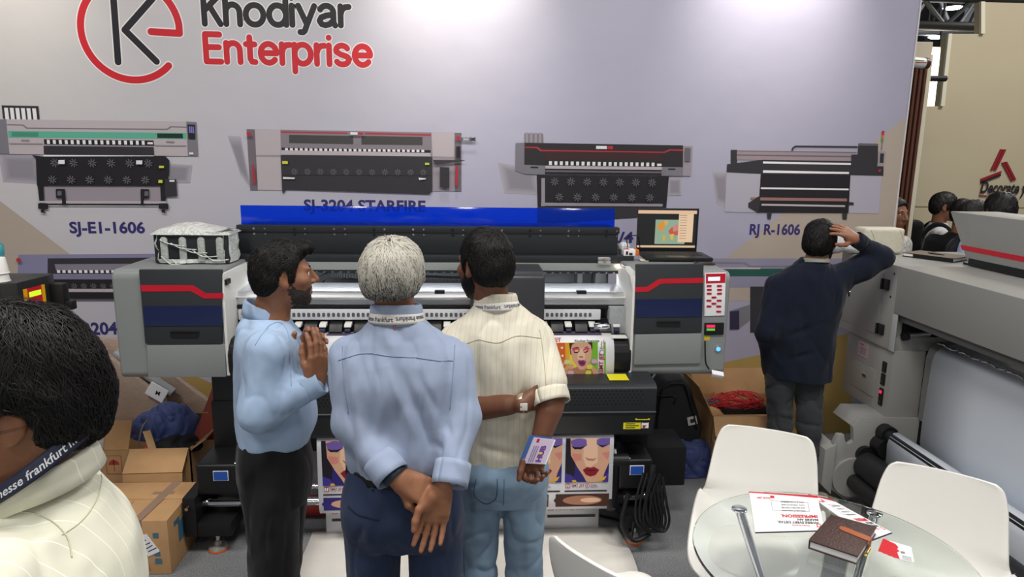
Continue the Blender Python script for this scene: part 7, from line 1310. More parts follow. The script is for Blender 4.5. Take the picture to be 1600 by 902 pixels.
for x in (-0.28, -0.20, -0.10): q = drape(tr2, [(x, 1.7, 0.965), (x, 1.7, 1.0)]); b = B(); b.tube([q[0]+Vector((0, -0.004, 0)), q[1]+Vector((0, -0.006, 0))], 0.005, NAVYT, 6) if len(q) == 2 else None; b.done('belt_loop', p2, 60)
seam(p2, tr2, [(-0.355, 1.7, 0.905), (-0.32, 1.7, 0.89), (-0.26, 1.7, 0.885)], mat('navy_seam', srgb(24, 30, 48), 0.9), 0.0022)
cuff_ring(p2, along(endL, J['wrL'], 0.75), tuple(npv(J['wrL'])-npv(endL)), 0.0345, 0.024, mat('watch_strap', srgb(44, 56, 66), 0.5), 'wristwatch', 'dark wristband'); cuff_ring(p2, tuple(npv(J['wrR'])+npv((-0.024*0+0.0, -0.0, -0.0))+npv((-0.028, -0.008, -0.098))+npv((0.028, 0, 0))*0), (-0.24, 0, -0.96), 0.0001, 0.0001, mat('gold_ring', (0.8, 0.6, 0.25), 0.3, 1), 'ring') if False else None

# ------------------------------------------------------------------ man in a cream short sleeved shirt holding a card
CREAM = cloth_m('cream_stripe', (218, 212, 194), 900, 0.85, 0.03, 30, ((1.0, -0.25, 0.02), 0.0185, 0.0015, (200, 193, 172)))
h = Head((0.0457, 2.25, 1.565), (-0.60, 0.78, -0.10), (0, 0.05, 1), 0.92)
J = dict(L=(1, -0.06, 0), neck=(0.0746, 2.26, 1.421), shL=(-0.0454, 2.27, 1.292), elL=(-0.0142, 2.17, 1.09), wrL=(0.1735, 2.085, 1.142), shR=(0.216, 2.23, 1.313), elR=(0.2614, 2.1, 1.136), wrR=(0.2218, 2.07, 1.014), bare=1,
         hipL=(0.028, 2.26, 0.80), knL=(0.03, 2.25, 0.44), anL=(0.035, 2.28, 0.085), hipR=(0.190, 2.25, 0.80), knR=(0.195, 2.24, 0.44), anR=(0.20, 2.27, 0.085), toe=(-0.15, 1, 0))
tors = [((0.108, 2.25, 0.80), 0.12, 0.08), ((0.10, 2.25, 1.1), 0.13, 0.085), ((0.09, 2.25, 1.32), 0.14, 0.075), ((0.085, 2.26, 1.41), 0.06, 0.06)]
hnds = [dict(w=J['wrL'], f=(0.70, 0.68, 0.15), n=(0.5, -0.6, -0.1), side=-1, flex=((0.5, 0.7, 0.5),)*4, thumb=((0.6, 0.7, 0.3), (0.8, 0.3, 0.5), (0.8, 0.0, 0.6)), S=0.95),
        dict(w=J['wrR'], f=(-0.25, -0.05, -0.95), n=(0.30, -0.95, 0.0), side=1, flex=((0.9, 0.9, 0.4), (1.0, 0.95, 0.4), (1.05, 0.95, 0.5), (1.05, 0.95, 0.5)), thumb=((0.75, 0.6, 0.35), (0.95, 0.2, 0.4), (1.0, 0.05, 0.3)), S=0.98)]
p3 = body('young man in a cream short sleeved shirt and jeans holding a pale card', J, h, SKD, hnds, torso=tors)
eyes(p3, h); beard(p3, h, HAIRB, 0.006, 2); hl3 = [(-0.14, -0.075), (-0.06, -0.075), (-0.035, -0.055), (-0.022, -0.005), (-0.008, 0.025), (0.006, 0.012), (0.014, -0.03), (0.034, -0.028), (0.040, 0.03), (0.062, 0.066), (0.09, 0.082), (0.14, 0.09)]
hair_obj(p3, h, 0.010, 0.016, hl3, HAIRB, 9, (0.2, 0.3, -0.6), 5200, 0.045, 0.006, 0.0010, mat('black_strand', srgb(22, 20, 20), 0.45, spec=0.3), 0.6, 'short black hair')
st = [((0.108, 2.245, 0.868), 0.152, 0.118), ((0.108, 2.245, 0.95), 0.160, 0.122), ((0.103, 2.245, 1.08), 0.166, 0.122), ((0.10, 2.25, 1.22), 0.180, 0.124), ((0.095, 2.25, 1.32), 0.172, 0.112), ((0.092, 2.255, 1.375), 0.132, 0.094), ((0.090, 2.26, 1.408), 0.094, 0.082), ((0.089, 2.262, 1.435), 0.073, 0.073)]
slR = along(J['shR'], J['elR'], 0.70); slL = along(J['shL'], J['elL'], 0.72)
fo3 = dict(amp=0.005, sc=9, seed=22, st=(1.4, 1, 0.5), amp2=0.0010, sc2=40, lines=[((0.19, 2.13, 1.10), (0.05, 2.13, 1.0), 0.010, 0.018), ((0.20, 2.13, 1.20), (0.10, 2.13, 1.03), 0.008, 0.016), ((0.02, 2.13, 1.25), (0.03, 2.13, 1.05), 0.007, 0.015), ((0.02, 2.13, 0.97), (0.20, 2.13, 0.94), 0.008, 0.014), ((0.14, 2.13, 1.30), (0.15, 2.13, 1.1), -0.007, 0.02)])
shirt3 = garment('shirt', p3, st, J['L'], [([J['shL'], slL], [0.066, 0.064]), ([J['shR'], slR], [0.066, 0.066])], CREAM, fold=fo3, cuts=[(slR, npv(J['elR'])-npv(J['shR'])+npv((0.0, 0, 0)))] if False else [], lab='cream shirt with fine stripes', ends=0.006)
SEAMC = mat('cream_seam', srgb(190, 178, 150), 0.9)
seam(p3, shirt3, [(-0.04, 2.0, 1.30), (0.02, 2.0, 1.33), (0.09, 2.0, 1.325), (0.15, 2.0, 1.345), (0.23, 2.0, 1.335)], SEAMC); seam(p3, shirt3, [(0.225, 2.0, 1.36), (0.235, 2.0, 1.28), (0.24, 2.0, 1.18)], SEAMC)
for (a, b_) in ((J['shR'], slR), (J['shL'], slL)): d = unit(npv(b_)-npv(a)); cuff_ring(p3, tuple(npv(b_)+d*0.047), tuple(d), 0.0605, 0.045, CREAM, 'sleeve_hem')
collar(p3, (0.088, 2.265, 1.402), (0.98, 0.1, 0), (-0.1, 0.98, 0), (-0.08, -0.08, 1), CREAM, 0.062, 0.066, 0.060, -0.012, 0.014)
ring_strip('lanyard', p3, (0.088, 2.265, 1.416), (0.98, 0.1, 0), (-0.1, 0.98, 0), (-0.08, -0.08, 1), 0.082, 0.087, -0.008, 0.020, 0.075, 0.079, LAN_W, 170, 370, -0.012, 0.0015, 'white lanyard with lettering', tm=LAN_T, twall=(('messe frankfurt', 236, 0.017, False), ('messe frankfurt', 316, 0.017, True)))
JEAN = cloth_m('blue_denim', (126, 150, 172), 700, 0.85, 0.10, 14)
tst = [((0.110, 2.25, 0.735), 0.145, 0.105), ((0.110, 2.24, 0.80), 0.160, 0.122), ((0.110, 2.235, 0.86), 0.160, 0.128), ((0.108, 2.245, 0.93), 0.146, 0.112)]
jn3 = garment('jeans', p3, tst, J['L'], [([(0.030, 2.25, 0.78), (0.030, 2.245, 0.44), (0.032, 2.27, 0.055)], [0.082, 0.066, 0.060], 0.02), ([(0.190, 2.245, 0.78), (0.196, 2.235, 0.44), (0.20, 2.26, 0.055)], [0.082, 0.066, 0.060], 0.02)], JEAN, cuts=[((0, 0, 0.045), (0, 0, -1))], k=0.015, lab='light blue jeans', fold=dict(amp=0.005, sc=12, seed=31, st=(0.8, 1, 1.0), amp2=0.001))
DSE = mat('denim_seam', srgb(70, 96, 128), 0.9)
seam(p3, jn3, [(0.02, 2.0, 0.865), (0.015, 2.0, 0.80), (0.05, 2.0, 0.765), (0.085, 2.0, 0.79), (0.09, 2.0, 0.87)], DSE, 0.0018); seam(p3, jn3, [(-0.03, 2.0, 0.70), (-0.02, 2.0, 0.5), (-0.015, 2.0, 0.3)], DSE); seam(p3, jn3, [(0.112, 2.0, 0.87), (0.112, 2.0, 0.76)], DSE)
cuff_ring(p3, along(J['elL'], J['wrL'], 0.97), tuple(npv(J['wrL'])-npv(J['elL'])), 0.0305, 0.018, mat('gold_watch', (0.72, 0.62, 0.46), 0.35, 0.9), 'wristwatch', 'gold toned wristwatch'); _w = npv(along(J['elL'], J['wrL'], 0.97)); b = B(); b.obox(_w+npv((0, -0.032, 0.0)), (0.012, 0, 0), (0, 0.003, 0), (0, 0, 0.012), mat('watch_face', srgb(216, 214, 206), 0.2), 0.002); b.done('watch_face', p3, 30)
cuff_ring(p3, along(J['elR'], J['wrR'], 0.96), tuple(npv(J['wrR'])-npv(J['elR'])), 0.0295, 0.008, mat('yellow_band', srgb(206, 160, 60), 0.5), 'wristband', 'yellow wristband')
cd = thing('visitor_card', 'pale lilac visitor card with HUB lettering held by the man in cream', 'card', (0.2301, 2.1, 0.9605))
CQ = [(0.1995, 2.035, 1.046), (0.2686, 2.035, 1.037), (0.2385, 2.022, 0.9614), (0.1676, 2.022, 0.9667)]
b = B(); b._add([Vector(p) for p in CQ]+[Vector(p)+Vector((0, 0.003, 0)) for p in CQ], [(0, 1, 2, 3), (7, 6, 5, 4), (0, 4, 5, 1), (1, 5, 6, 2), (2, 6, 7, 3), (3, 7, 4, 0)], mat('lilac_card', srgb(206, 192, 214), 0.45)); b.done('card', cd, 0)
def cq(u, v): a, b_, c, d = [Vector(p) for p in CQ]; return a.lerp(b_, u).lerp(d.lerp(c, u), v)
_n = (Vector(CQ[1])-Vector(CQ[0])).cross(Vector(CQ[3])-Vector(CQ[0])).normalized(); _n = _n if _n.y < 0 else -_n
def cpoly(b, q, m): b.poly([cq(u, v)+_n*0.0008 for u, v in q], m)
b = B(); cpoly(b, [(0.52, 0.30), (0.64, 0.30), (0.64, 0.78), (0.52, 0.78)], mat('card_yellow', srgb(226, 206, 50), 0.5)); cpoly(b, [(0.18, 0.02), (0.30, 0.02), (0.30, 0.16), (0.18, 0.16)], RED); cpoly(b, [(0.94, 0.0), (1, 0), (1, 1), (0.94, 1)], PAPER)
b.text('HUB', cq(0.70, 0.92)+_n*0.0012, cq(0.70, 0.1)-cq(0.70, 0.9), cq(0.0, 0.5)-cq(1, 0.5), 0.022, mat('card_purple', srgb(110, 60, 150), 0.5), 0.05, width=0.055)
for k in range(3): cpoly(b, [(0.16+0.09*k, 0.30), (0.20+0.09*k, 0.30), (0.20+0.09*k, 0.95), (0.16+0.09*k, 0.95)], mat('card_text', srgb(130, 110, 150), 0.5))
b.done('card_print', cd, 0)
b = B(); q2 = [Vector(p)+Vector((-0.012, 0.004, 0.006)) for p in CQ]; b._add(q2+[p+Vector((0, 0.002, 0)) for p in q2], [(0, 1, 2, 3), (7, 6, 5, 4), (0, 4, 5, 1), (1, 5, 6, 2), (2, 6, 7, 3), (3, 7, 4, 0)], mat('blue_card', srgb(60, 96, 160), 0.5)); tag(b.done('visitor_card', None, 0), 'blue edged card tucked behind the pale lilac card', 'card')

# ------------------------------------------------------------------ man in a sky blue shirt talking, seen from his right side
h = Head((-0.6085, 2.26, 1.527), (0.90, 0.33, 0.0), (0.02, 0, 1), 0.86)
J = dict(L=(0.22, -0.97, 0), neck=(-0.6571, 2.27, 1.392), shR=(-0.6295, 2.1, 1.314), elR=(-0.656, 2.075, 1.121), wrR=(-0.4816, 2.09, 1.209), shL=(-0.6764, 2.44, 1.235), elL=(-0.717, 2.46, 0.985), wrL=(-0.562, 2.26, 1.227),
         hipR=(-0.665, 2.19, 0.82), knR=(-0.66, 2.19, 0.45), anR=(-0.685, 2.19, 0.085), hipL=(-0.665, 2.36, 0.82), knL=(-0.70, 2.35, 0.45), anL=(-0.735, 2.36, 0.085), toe=(1, -0.15, 0))
tors = [((-0.665, 2.27, 0.82), 0.11, 0.08), ((-0.665, 2.27, 1.1), 0.13, 0.085), ((-0.67, 2.27, 1.28), 0.14, 0.08), ((-0.675, 2.27, 1.38), 0.06, 0.06)]
hnds = [dict(w=J['wrR'], f=(0.16, 0.02, 1.0), n=(-0.75, 0.66, 0.12), side=1, flex=((0.25, 0.35, 0.2), (0.2, 0.3, 0.2), (0.3, 0.35, 0.2), (0.4, 0.4, 0.3)), thumb=((0.85, 0.25, 0.5), (0.92, 0.05, 0.35), (0.98, 0.0, 0.25)), S=0.96, spread=0.3),
        dict(w=J['wrL'], f=(0.42, -0.10, 0.88), n=(0.35, -0.92, -0.1), side=-1, flex=((0.35, 0.6, 0.4), (0.4, 0.6, 0.4), (0.5, 0.6, 0.4), (0.5, 0.6, 0.4)), thumb=((0.6, 0.7, 0.3), (0.9, 0.35, 0.2), (1.0, 0.1, 0.1)), S=0.98)]
p1 = body('bearded man in a sky blue shirt and black trousers talking with both hands raised', J, h, SKL, hnds, torso=tors, hres=0.0028)
eyes(p1, h); beard(p1, h, mat('dark_beard', srgb(58, 50, 46), 0.8, 0, 0.5, 260, 0.6, 600), 0.0022, 4); lips(p1, h, mat('lip_brown', srgb(128, 72, 62), 0.4))
hl1 = [(-0.14, -0.072), (-0.07, -0.070), (-0.04, -0.045), (-0.024, -0.01), (-0.010, 0.030), (0.008, 0.018), (0.014, -0.02), (0.028, -0.02), (0.036, 0.030), (0.060, 0.060), (0.085, 0.072), (0.14, 0.078)]
hair_obj(p1, h, 0.010, 0.016, hl1, mat('brown_black_hair', srgb(16, 14, 14), 0.5, 0, 0.3, 90, 0.3, 260, spec=0.3), 14, (0, -0.6, -0.5), 5000, 0.045, 0.007, 0.0010, mat('brown_strand', srgb(26, 23, 22), 0.45, spec=0.3), 0.8, 'short wavy black hair', extra=[((0, 0.080, 0.098), (0.05, 0.032, 0.022))])
st = [((-0.668, 2.27, 0.955), 0.156, 0.122), ((-0.662, 2.275, 1.02), 0.158, 0.134), ((-0.662, 2.28, 1.12), 0.155, 0.132), ((-0.665, 2.28, 1.22), 0.168, 0.124), ((-0.672, 2.275, 1.30), 0.172, 0.112), ((-0.68, 2.27, 1.355), 0.115, 0.088), ((-0.68, 2.27, 1.395), 0.064, 0.064)]
endR = along(J['elR'], J['wrR'], 0.90); endL = along(J['elL'], J['wrL'], 0.90)
fo1 = dict(amp=0.0045, sc=11, seed=41, st=(1, 1.3, 0.5), amp2=0.0012, sc2=45, lines=[((-0.6619, 2.1, 1.289), (-0.5923, 2.1, 1.122), 0.008, 0.014), ((-0.605, 2.05, 1.182), (-0.5604, 2.05, 1.109), 0.010, 0.010), ((-0.5752, 2.05, 1.202), (-0.5334, 2.06, 1.116), 0.009, 0.010), ((-0.7074, 2.15, 1.274), (-0.7287, 2.15, 1.082), 0.007, 0.016), ((-0.5654, 2.14, 1.277), (-0.5551, 2.14, 1.063), 0.007, 0.014)])
shirt1 = garment('shirt', p1, st, J['L'], [([J['shR'], J['elR'], endR], [0.064, 0.052, 0.044], 0.06), ([J['shL'], J['elL'], endL], [0.062, 0.050, 0.042])], SH_SKY, fold=fo1, lab='sky blue shirt')
SEAMS = mat('sky_seam', srgb(138, 160, 190), 0.9)
_d = _f[:]
seam(p1, shirt1, [(-0.6343, 2, 1.349), (-0.6085, 2, 1.382), (-0.5672, 2, 1.397), (-0.5391, 2, 1.368), (-0.5349, 2, 1.299), (-0.5331, 2, 1.22)], SEAMS, 0.0011, (-0.25, 1, -0.1))
for e_, el in ((endR, J['elR']), (endL, J['elL'])): d = unit(npv(e_)-npv(el)); cuff_ring(p1, tuple(npv(e_)+d*0.012), tuple(d), 0.041, 0.058, SH_SKY, 'cuff')
cuff_ring(p1, along(J['elR'], J['wrR'], 1.0), tuple(npv(J['wrR'])-npv(J['elR'])), 0.0315, 0.014, CHROME, 'wristwatch', 'silver wristwatch')
collar(p1, (-0.682, 2.268, 1.372), (0.22, -0.97, 0), (0.97, 0.22, 0), (0.16, 0.02, 1), SH_SKY, 0.055, 0.059, 0.046, -0.026, 0.012, 0.050)
BLKT = cloth_m('black_trouser', (30, 30, 33), 1100, 0.8)
tst = [((-0.668, 2.275, 0.745), 0.150, 0.110), ((-0.672, 2.275, 0.82), 0.166, 0.128), ((-0.672, 2.27, 0.88), 0.166, 0.130), ((-0.668, 2.27, 0.98), 0.156, 0.118)]
tr1 = garment('trousers', p1, tst, J['L'], [([(-0.668, 2.19, 0.79), (-0.672, 2.19, 0.45), (-0.685, 2.19, 0.055)], [0.094, 0.080, 0.070], 0.02), ([(-0.672, 2.36, 0.79), (-0.70, 2.35, 0.45), (-0.735, 2.36, 0.055)], [0.094, 0.080, 0.070], 0.02)], BLKT, cuts=[((0, 0, 0.045), (0, 0, -1))], k=0.015, lab='black trousers', fold=dict(amp=0.004, sc=10, seed=51, st=(1.2, 1.2, 0.5), amp2=0.0008))
seam(p1, tr1, [(-0.6688, 2, 1.038), (-0.6369, 2, 1.032), (-0.5931, 2, 1.035)], MATTE, 0.002, (-0.2, 1, -0.15)); seam(p1, tr1, [(-0.5263, 2, 1.078), (-0.5168, 2, 1.036), (-0.5387, 2, 0.9742)], MATTE, 0.0022, (-0.2, 1, -0.15))
b = B(); q = drape(tr1, [(-0.5705, 1.9, 1.082)], (-0.2, 1, -0.15), 0.003); b.ell(q[0] if q else (0, 0, 0), (0.008, 0.003, 0.004), WHITE, 10, 6); b.done('pocket_mark', p1, 60)

# ------------------------------------------------------------------ man in a navy sweater, hand on his head
h = Head((1.868, 3.58, 1.482), (0.66, 0.72, -0.12), (0.05, 0.08, 1), 0.92)
J = dict(L=(0.97, -0.22, 0), neck=(1.856, 3.58, 1.35), shL=(1.663, 3.6, 1.24), elL=(1.607, 3.56, 0.985), wrL=(1.705, 3.66, 0.7268), shR=(2.006, 3.57, 1.296), elR=(2.21, 3.55, 1.405), wrR=(2.033, 3.52, 1.504),
         hipL=(1.72, 3.60, 0.80), knL=(1.75, 3.61, 0.44), anL=(1.80, 3.64, 0.085), hipR=(1.90, 3.57, 0.80), knR=(1.915, 3.58, 0.44), anR=(1.945, 3.62, 0.085), toe=(0.35, 0.94, 0))
tors = [((1.81, 3.59, 0.80), 0.12, 0.08), ((1.82, 3.585, 1.05), 0.13, 0.085), ((1.855, 3.58, 1.25), 0.14, 0.08), ((1.86, 3.58, 1.38), 0.06, 0.06)]
hnds = [dict(w=J['wrR'], f=(-0.86, -0.12, 0.46), n=(-0.15, 0.72, -0.66), side=1, flex=((0.25, 0.3, 0.2), (0.22, 0.3, 0.2), (0.25, 0.3, 0.2), (0.3, 0.3, 0.2)), thumb=((0.55, 0.75, 0.3), (0.85, 0.4, 0.3), (0.95, 0.2, 0.25)), S=1.0, spread=1.1),
        dict(w=J['wrL'], f=(0.1, 0.2, -0.97), n=(0.9, 0.3, 0.1), side=-1, flex=((0.4, 0.5, 0.3),)*4)]
p4 = body('man in a navy sweater leaning on the grey printer with one hand on his head', J, h, SKL, hnds, torso=tors, res=0.0075, hres=0.0036)
eyes(p4, h); beard(p4, h, HAIRB, 0.006, 7); hair_obj(p4, h, 0.012, 0.018, HL0, HAIRB, 19, (0.1, 0.2, -0.7), 3000, 0.05, 0.007, 0.0014, mat('black_strand'), 0.7, 'short wavy black hair')
SWT = cloth_m('navy_knit', (21, 27, 42), 500, 0.95, 0.06, 20)
st = [((1.83, 3.6, 0.7156), 0.176, 0.126), ((1.82, 3.6, 0.8273), 0.182, 0.130), ((1.818, 3.595, 0.9755), 0.184, 0.130), ((1.823, 3.59, 1.157), 0.198, 0.128), ((1.837, 3.585, 1.282), 0.178, 0.112), ((1.848, 3.58, 1.364), 0.095, 0.082), ((1.848, 3.58, 1.395), 0.070, 0.068)]
endR = along(J['elR'], J['wrR'], 0.90); endL = along(J['elL'], J['wrL'], 0.97)
garment('sweater', p4, st, J['L'], [([J['shL'], J['elL'], endL], [0.066, 0.054, 0.044]), ([J['shR'], along(J['shR'], J['elR'], 0.5), J['elR'], endR], [0.078, 0.068, 0.052, 0.040])], SWT, res=0.007, lab='navy blue knitted sweater', fold=dict(amp=0.005, sc=9, seed=61, st=(1, 1, 0.6), amp2=0.001, lines=[((1.589, 3.48, 0.9177), (1.884, 3.47, 1.078), 0.012, 0.018), ((1.649, 3.48, 0.8284), (1.901, 3.47, 0.9197), 0.010, 0.016), ((1.906, 3.46, 1.15), (1.99, 3.45, 1.29), 0.008, 0.02)]))
ring_strip('collar', p4, (1.854, 3.58, 1.374), (0.97, -0.22, 0), (0.22, 0.97, 0), (0.05, -0.05, 1), 0.074, 0.076, -0.005, 0.018, 0.064, 0.066, mat('grey_tee', srgb(150, 150, 140), 0.9), tilt=-0.012, th=0.003, lab='pale T-shirt collar')
for e_, el in ((endR, J['elR']),): d = unit(npv(e_)-npv(el)); cuff_ring(p4, tuple(npv(e_)), tuple(d), 0.040, 0.05, SWT, 'cuff')
GJ = cloth_m('grey_denim', (56, 58, 61), 600, 0.9, 0.12, 14)
tst = [((1.80, 3.60, 0.725), 0.146, 0.102), ((1.80, 3.605, 0.77), 0.146, 0.100), ((1.80, 3.605, 0.80), 0.125, 0.085)]
jn4 = garment('jeans', p4, tst, J['L'], [([(1.73, 3.605, 0.74), (1.75, 3.605, 0.44), (1.80, 3.63, 0.055)], [0.080, 0.068, 0.06], 0.02), ([(1.885, 3.585, 0.74), (1.912, 3.58, 0.44), (1.945, 3.61, 0.055)], [0.080, 0.068, 0.06], 0.02)], GJ, cuts=[((0, 0, 0.045), (0, 0, -1))], k=0.015, res=0.007, lab='faded dark grey jeans', fold=dict(amp=0.006, sc=13, seed=71, st=(0.8, 1, 1.1), amp2=0.001))
for q in ([(1.753, 3.4, 0.747), (1.769, 3.4, 0.6578), (1.824, 3.4, 0.6322), (1.876, 3.4, 0.6677), (1.875, 3.4, 0.7534)], [(1.575, 3.4, 0.7552), (1.583, 3.4, 0.7055), (1.616, 3.4, 0.7195)]): seam(p4, jn4, q, mat('dark_seam', srgb(40, 42, 44), 0.9), 0.002, (0.3, 1, -0.2))

# ------------------------------------------------------------------ man in a pale striped shirt, close at the left edge
PALE = cloth_m('pale_stripe', (220, 219, 200), 900, 0.8, 0.03, 30, ((0.36, -0.92, 0.1), 0.030, 0.0014, (244, 242, 226)))
h = Head((-0.6651, 1, 1.555), (-0.92, -0.36, -0.12), (-0.08, 0, 1), 0.97)
J = dict(L=(0.36, -0.92, 0), neck=(-0.670, 1.01, 1.415), shL=(-0.635, 0.845, 1.335), elL=(-0.675, 0.80, 1.06), wrL=(-0.835, 0.80, 0.95), shR=(-0.745, 1.185, 1.335), elR=(-0.775, 1.23, 1.06), wrR=(-0.935, 1.2, 0.95),
         hipL=(-0.665, 0.93, 0.84), knL=(-0.675, 0.93, 0.46), anL=(-0.655, 0.93, 0.085), hipR=(-0.705, 1.10, 0.84), knR=(-0.715, 1.10, 0.46), anR=(-0.695, 1.10, 0.085), toe=(-0.93, -0.36, 0))
tors = [((-0.680, 1.01, 0.84), 0.12, 0.08), ((-0.675, 1.01, 1.1), 0.13, 0.085), ((-0.670, 1.01, 1.30), 0.14, 0.08), ((-0.665, 1.01, 1.40), 0.06, 0.06)]
p5 = body('black haired man in a pale striped shirt, close at the left edge', J, h, SKL, [dict(w=J['wrL'], f=(-0.9, -0.2, -0.2), n=(0, 0.9, -0.3), side=-1, flex=((0.3, 0.5, 0.3),)*4), dict(w=J['wrR'], f=(-0.9, -0.2, -0.2), n=(0, -0.9, -0.3), side=1, flex=((0.3, 0.5, 0.3),)*4)], torso=tors, hres=0.003)
eyes(p5, h)
hl5 = [(-0.14, -0.078), (-0.09, -0.076), (-0.052, -0.068), (-0.038, -0.045), (-0.028, 0.004), (0.008, 0.012), (0.016, -0.015), (0.030, -0.012), (0.038, 0.045), (0.062, 0.07), (0.09, 0.082), (0.14, 0.09)]
hair_obj(p5, h, 0.020, 0.040, hl5, mat('jet_hair', srgb(14, 12, 12), 0.5, 0, 0.2, 90, 0.3, 260, spec=0.25), 27, (0, -0.35, -0.8), 9000, 0.075, 0.008, 0.0008, mat('jet_strand', srgb(17, 15, 15), 0.42, spec=0.3), 0.4, 'thick straight black hair', hs=0.0038)
st = [((-0.685, 1.01, 0.80), 0.180, 0.130), ((-0.680, 1.01, 0.95), 0.180, 0.132), ((-0.667, 1.01, 1.12), 0.190, 0.138), ((-0.657, 1.01, 1.24), 0.205, 0.138), ((-0.655, 1.01, 1.33), 0.195, 0.124), ((-0.655, 1.01, 1.395), 0.125, 0.094), ((-0.657, 1.01, 1.425), 0.078, 0.076)]
shirt5 = garment('shirt', p5, st, J['L'], [([J['shL'], J['elL'], along(J['elL'], J['wrL'], 0.9)], [0.082, 0.062, 0.045]), ([J['shR'], J['elR'], along(J['elR'], J['wrR'], 0.9)], [0.078, 0.06, 0.045])], PALE, res=0.0055, lab='pale cream shirt with woven stripes', fold=dict(amp=0.005, sc=9, seed=81, st=(1, 1, 0.5), amp2=0.0008, sc2=35, lines=[((-0.5327, 0.9, 1.375), (-0.4919, 0.95, 1.425), 0.008, 0.012), ((-0.519, 0.9, 1.341), (-0.4874, 0.95, 1.374), 0.008, 0.012)]))
SEAMP = mat('pale_seam', srgb(204, 204, 176), 0.9)
dv = (-0.62, 1, -0.42)
seam(p5, shirt5, [(-0.5655, 0.8, 1.472), (-0.5375, 0.8, 1.47), (-0.5089, 0.8, 1.458), (-0.4903, 0.8, 1.435), (-0.4872, 0.8, 1.406)], SEAMP, 0.0010, dv); seam(p5, shirt5, [(-0.496, 0.8, 1.438), (-0.4638, 0.8, 1.457), (-0.4383, 0.8, 1.486), (-0.4198, 0.8, 1.524)], SEAMP, 0.0010, dv)
collar(p5, (-0.645, 1.008, 1.425), (0.36, -0.93, 0), (-0.93, -0.36, 0), (-0.12, -0.04, 1), PALE, 0.066, 0.072, 0.036, -0.02, 0.014, 0.05)
LAN_D = mat('dark_lanyard', srgb(32, 36, 58), 0.55); LAN_W2 = mat('lanyard_white', srgb(206, 208, 214), 0.5)
ring_strip('lanyard', p5, (-0.650, 1.0, 1.462), (-0.36, 0.93, 0), (-0.93, -0.36, 0), (-0.12, -0.04, 1), 0.096, 0.104, -0.004, 0.020, 0.088, 0.095, LAN_D, 0, 360, -0.058, 0.0015, 'dark navy lanyard with white lettering', tm=LAN_W2, twall=(('messe frankfurt', 190, 0.016, False), ('messe frankfurt', 132, 0.016, False), ('messe frankfurt', 248, 0.016, False)))
tst = [((-0.685, 1.01, 0.745), 0.155, 0.11), ((-0.685, 1.01, 0.84), 0.168, 0.125), ((-0.685, 1.01, 0.95), 0.160, 0.118)]
garment('trousers', p5, tst, J['L'], [([(-0.665, 0.93, 0.79), (-0.675, 0.93, 0.45), (-0.655, 0.93, 0.055)], [0.09, 0.078, 0.07], 0.02), ([(-0.705, 1.10, 0.79), (-0.715, 1.10, 0.45), (-0.695, 1.10, 0.055)], [0.09, 0.078, 0.07], 0.02)], NAVYT, res=0.009, cuts=[((0, 0, 0.045), (0, 0, -1))], k=0.015, lab='dark navy trousers')

# ------------------------------------------------------------------ bystanders in the next booth
def bystander(lab, hc, f, sk, hm, top, topm, bot, S=1.0, long_hair=False, bag=None, lean=0.0, hl=HL0, th=0.012, extra=()):
    hc = npv(hc); f = unit((f[0], f[1], 0)); L = npv((f[1], -f[0], 0)); h = Head(hc, tuple(f+npv((0, 0, -0.1))), (0, 0, 1), S); nb = hc-f*0.03-npv((0, 0, 0.15)); base = npv((nb[0], nb[1], 0))-f*lean
    q = lambda s, z, fw=0.0: tuple(base+L*s+f*(fw+lean*z/1.4)+npv((0, 0, z))); zs = nb[2]
    J = dict(L=tuple(L), neck=tuple(nb), toe=tuple(f))
    for n_, s in (('L', -1), ('R', 1)): J['sh'+n_] = q(0.165*s, zs-0.085); J['el'+n_] = q(0.21*s, zs-0.35, -0.02); J['wr'+n_] = q(0.17*s, zs-0.48, 0.20); J['hip'+n_] = q(0.085*s, 0.84); J['kn'+n_] = q(0.09*s, 0.46); J['an'+n_] = q(0.09*s, 0.085)
    p = body(lab, J, h, sk, [dict(w=J['wr'+n_], f=tuple(f-npv((0, 0, 0.3))), n=tuple(L*(-s)), side=s, flex=((0.3, 0.4, 0.3),)*4) for n_, s in (('L', -1), ('R', 1))], res=0.011, hres=0.0055, torso=[(q(0, 0.84), 0.12, 0.08), (q(0, zs-0.1), 0.14, 0.08), (q(0, zs-0.02), 0.06, 0.06)])
    hair_obj(p, h, th, 0.012, hl, hm, 3, (0, -0.4, -0.7), 700, 0.05, 0.004, 0.002, hm, 0.5, hs=0.007, extra=extra)
    garment(top, p, [(q(0, 0.86), 0.165, 0.115), (q(0, zs-0.25), 0.185, 0.125), (q(0, zs-0.08), 0.18, 0.11), (q(0, zs-0.03), 0.11, 0.085), (q(0, zs+0.01), 0.072, 0.07)], tuple(L), [([J['shL'], J['elL'], J['wrL']], [0.066, 0.056, 0.04]), ([J['shR'], J['elR'], J['wrR']], [0.066, 0.056, 0.04])], topm, res=0.011, rel=1, fold=dict(amp=0.005, sc=10, seed=int(hc[0]*10)))
    garment('trousers', p, [(q(0, 0.75), 0.15, 0.105), (q(0, 0.90), 0.158, 0.115)], tuple(L), [([J['hip'+n_], J['kn'+n_], along(J['kn'+n_], J['an'+n_], 0.93)], [0.088, 0.075, 0.066], 0.02) for n_ in 'LR'], bot, res=0.012, rel=1)
    return p, h, q, L, f
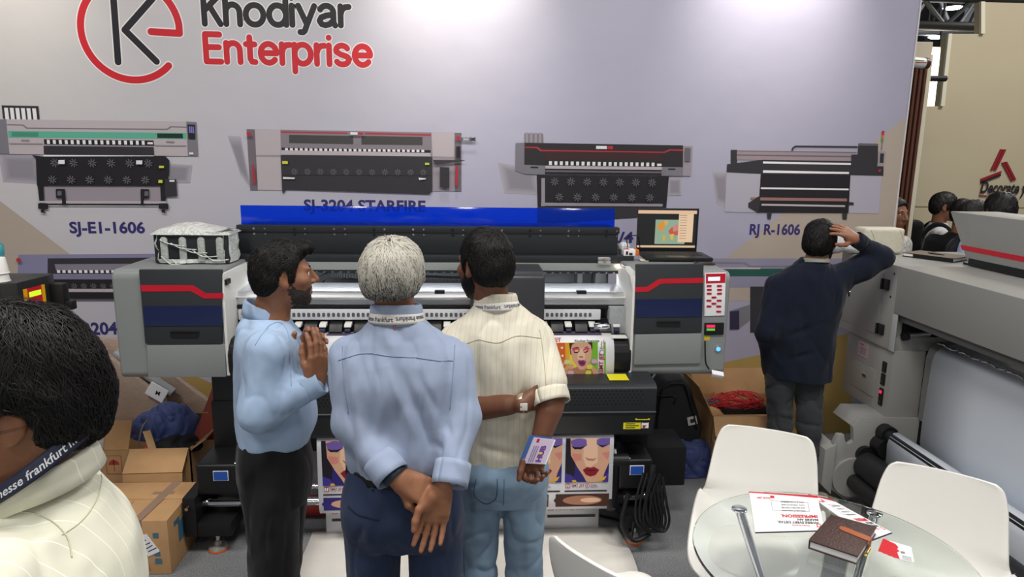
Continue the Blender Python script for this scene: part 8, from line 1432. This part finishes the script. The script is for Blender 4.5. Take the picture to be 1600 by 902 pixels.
DKH = mat('dark_hair', srgb(24, 20, 20), 0.5, 0, 0.2, 60, 0.3, 150); DKB = cloth_m('black_jacket', (24, 24, 28)); NVJ = cloth_m('navy_jacket', (28, 32, 46)); WSH = cloth_m('white_shirt', (206, 204, 204))
pb, hb, qb, Lb, fb_ = bystander('man in a white shirt with a black backpack by the beige wall', (4.144, 5.85, 1.526), (0.8, -0.42), SKL, DKH, 'shirt', WSH, DKB)
eyes(pb, hb)
bk = thing('backpack', 'black backpack worn by the man in the white shirt', 'bag', qb(0, 1.2, -0.2))
b = B(); M_ = [npv(qb(s, z, y)) for s, z, y in ((0, 1.18, -0.19),)][0]; b.obox(M_, tuple(Lb*0.14), tuple(fb_*0.075), (0, 0, 0.21), cloth_m('pack_black', (18, 18, 20)), 0.05, 4); b.done('pack', bk, 60)
for s in (-0.11, 0.11): b = B(); b.tube(smooth_path([qb(s, hb.c[2]-0.26, -0.13), qb(s, hb.c[2]-0.165, -0.05), qb(s, hb.c[2]-0.165, 0.03), qb(s, hb.c[2]-0.25, 0.12), qb(s, 1.20, 0.15), qb(s*1.3, 1.05, 0.08)], 5), 0.021, cloth_m('pack_black', (18, 18, 20)), 8); b.done('strap', bk, 60)
b1 = bystander('woman in a black jacket with dark tied hair in front of the backpack man', (3.906, 5.3, 1.504), (0.6, 0.8), SKL, DKH, 'jacket', DKB, DKB, 0.96, th=0.016)
b2 = bystander('woman in a navy jacket with dark hair looking to the right above the grey cover', (3.642, 4.8, 1.526), (0.75, -0.25), SKL, DKH, 'jacket', NVJ, DKB, 0.95, th=0.018, extra=[((0, -0.09, -0.09), (0.05, 0.035, 0.09))]); eyes(b2[0], b2[1])
b3 = bystander('man with short black hair seen from behind over the grey cover', (3.416, 4.3, 1.609), (0.1, 1), SKL, DKH, 'shirt', cloth_m('pale_blue_shirt', (170, 190, 220)), DKB, 0.96, th=0.014)
b4 = bystander('person half hidden behind the banner edge in front of the slatted column', (3.125, 4.95, 1.532), (0.3, -0.9), SKL, DKH, 'shirt', cloth_m('patterned_shirt', (190, 186, 182), 900, 0.8, 0.5, 40), DKB, 0.96); eyes(b4[0], b4[1])
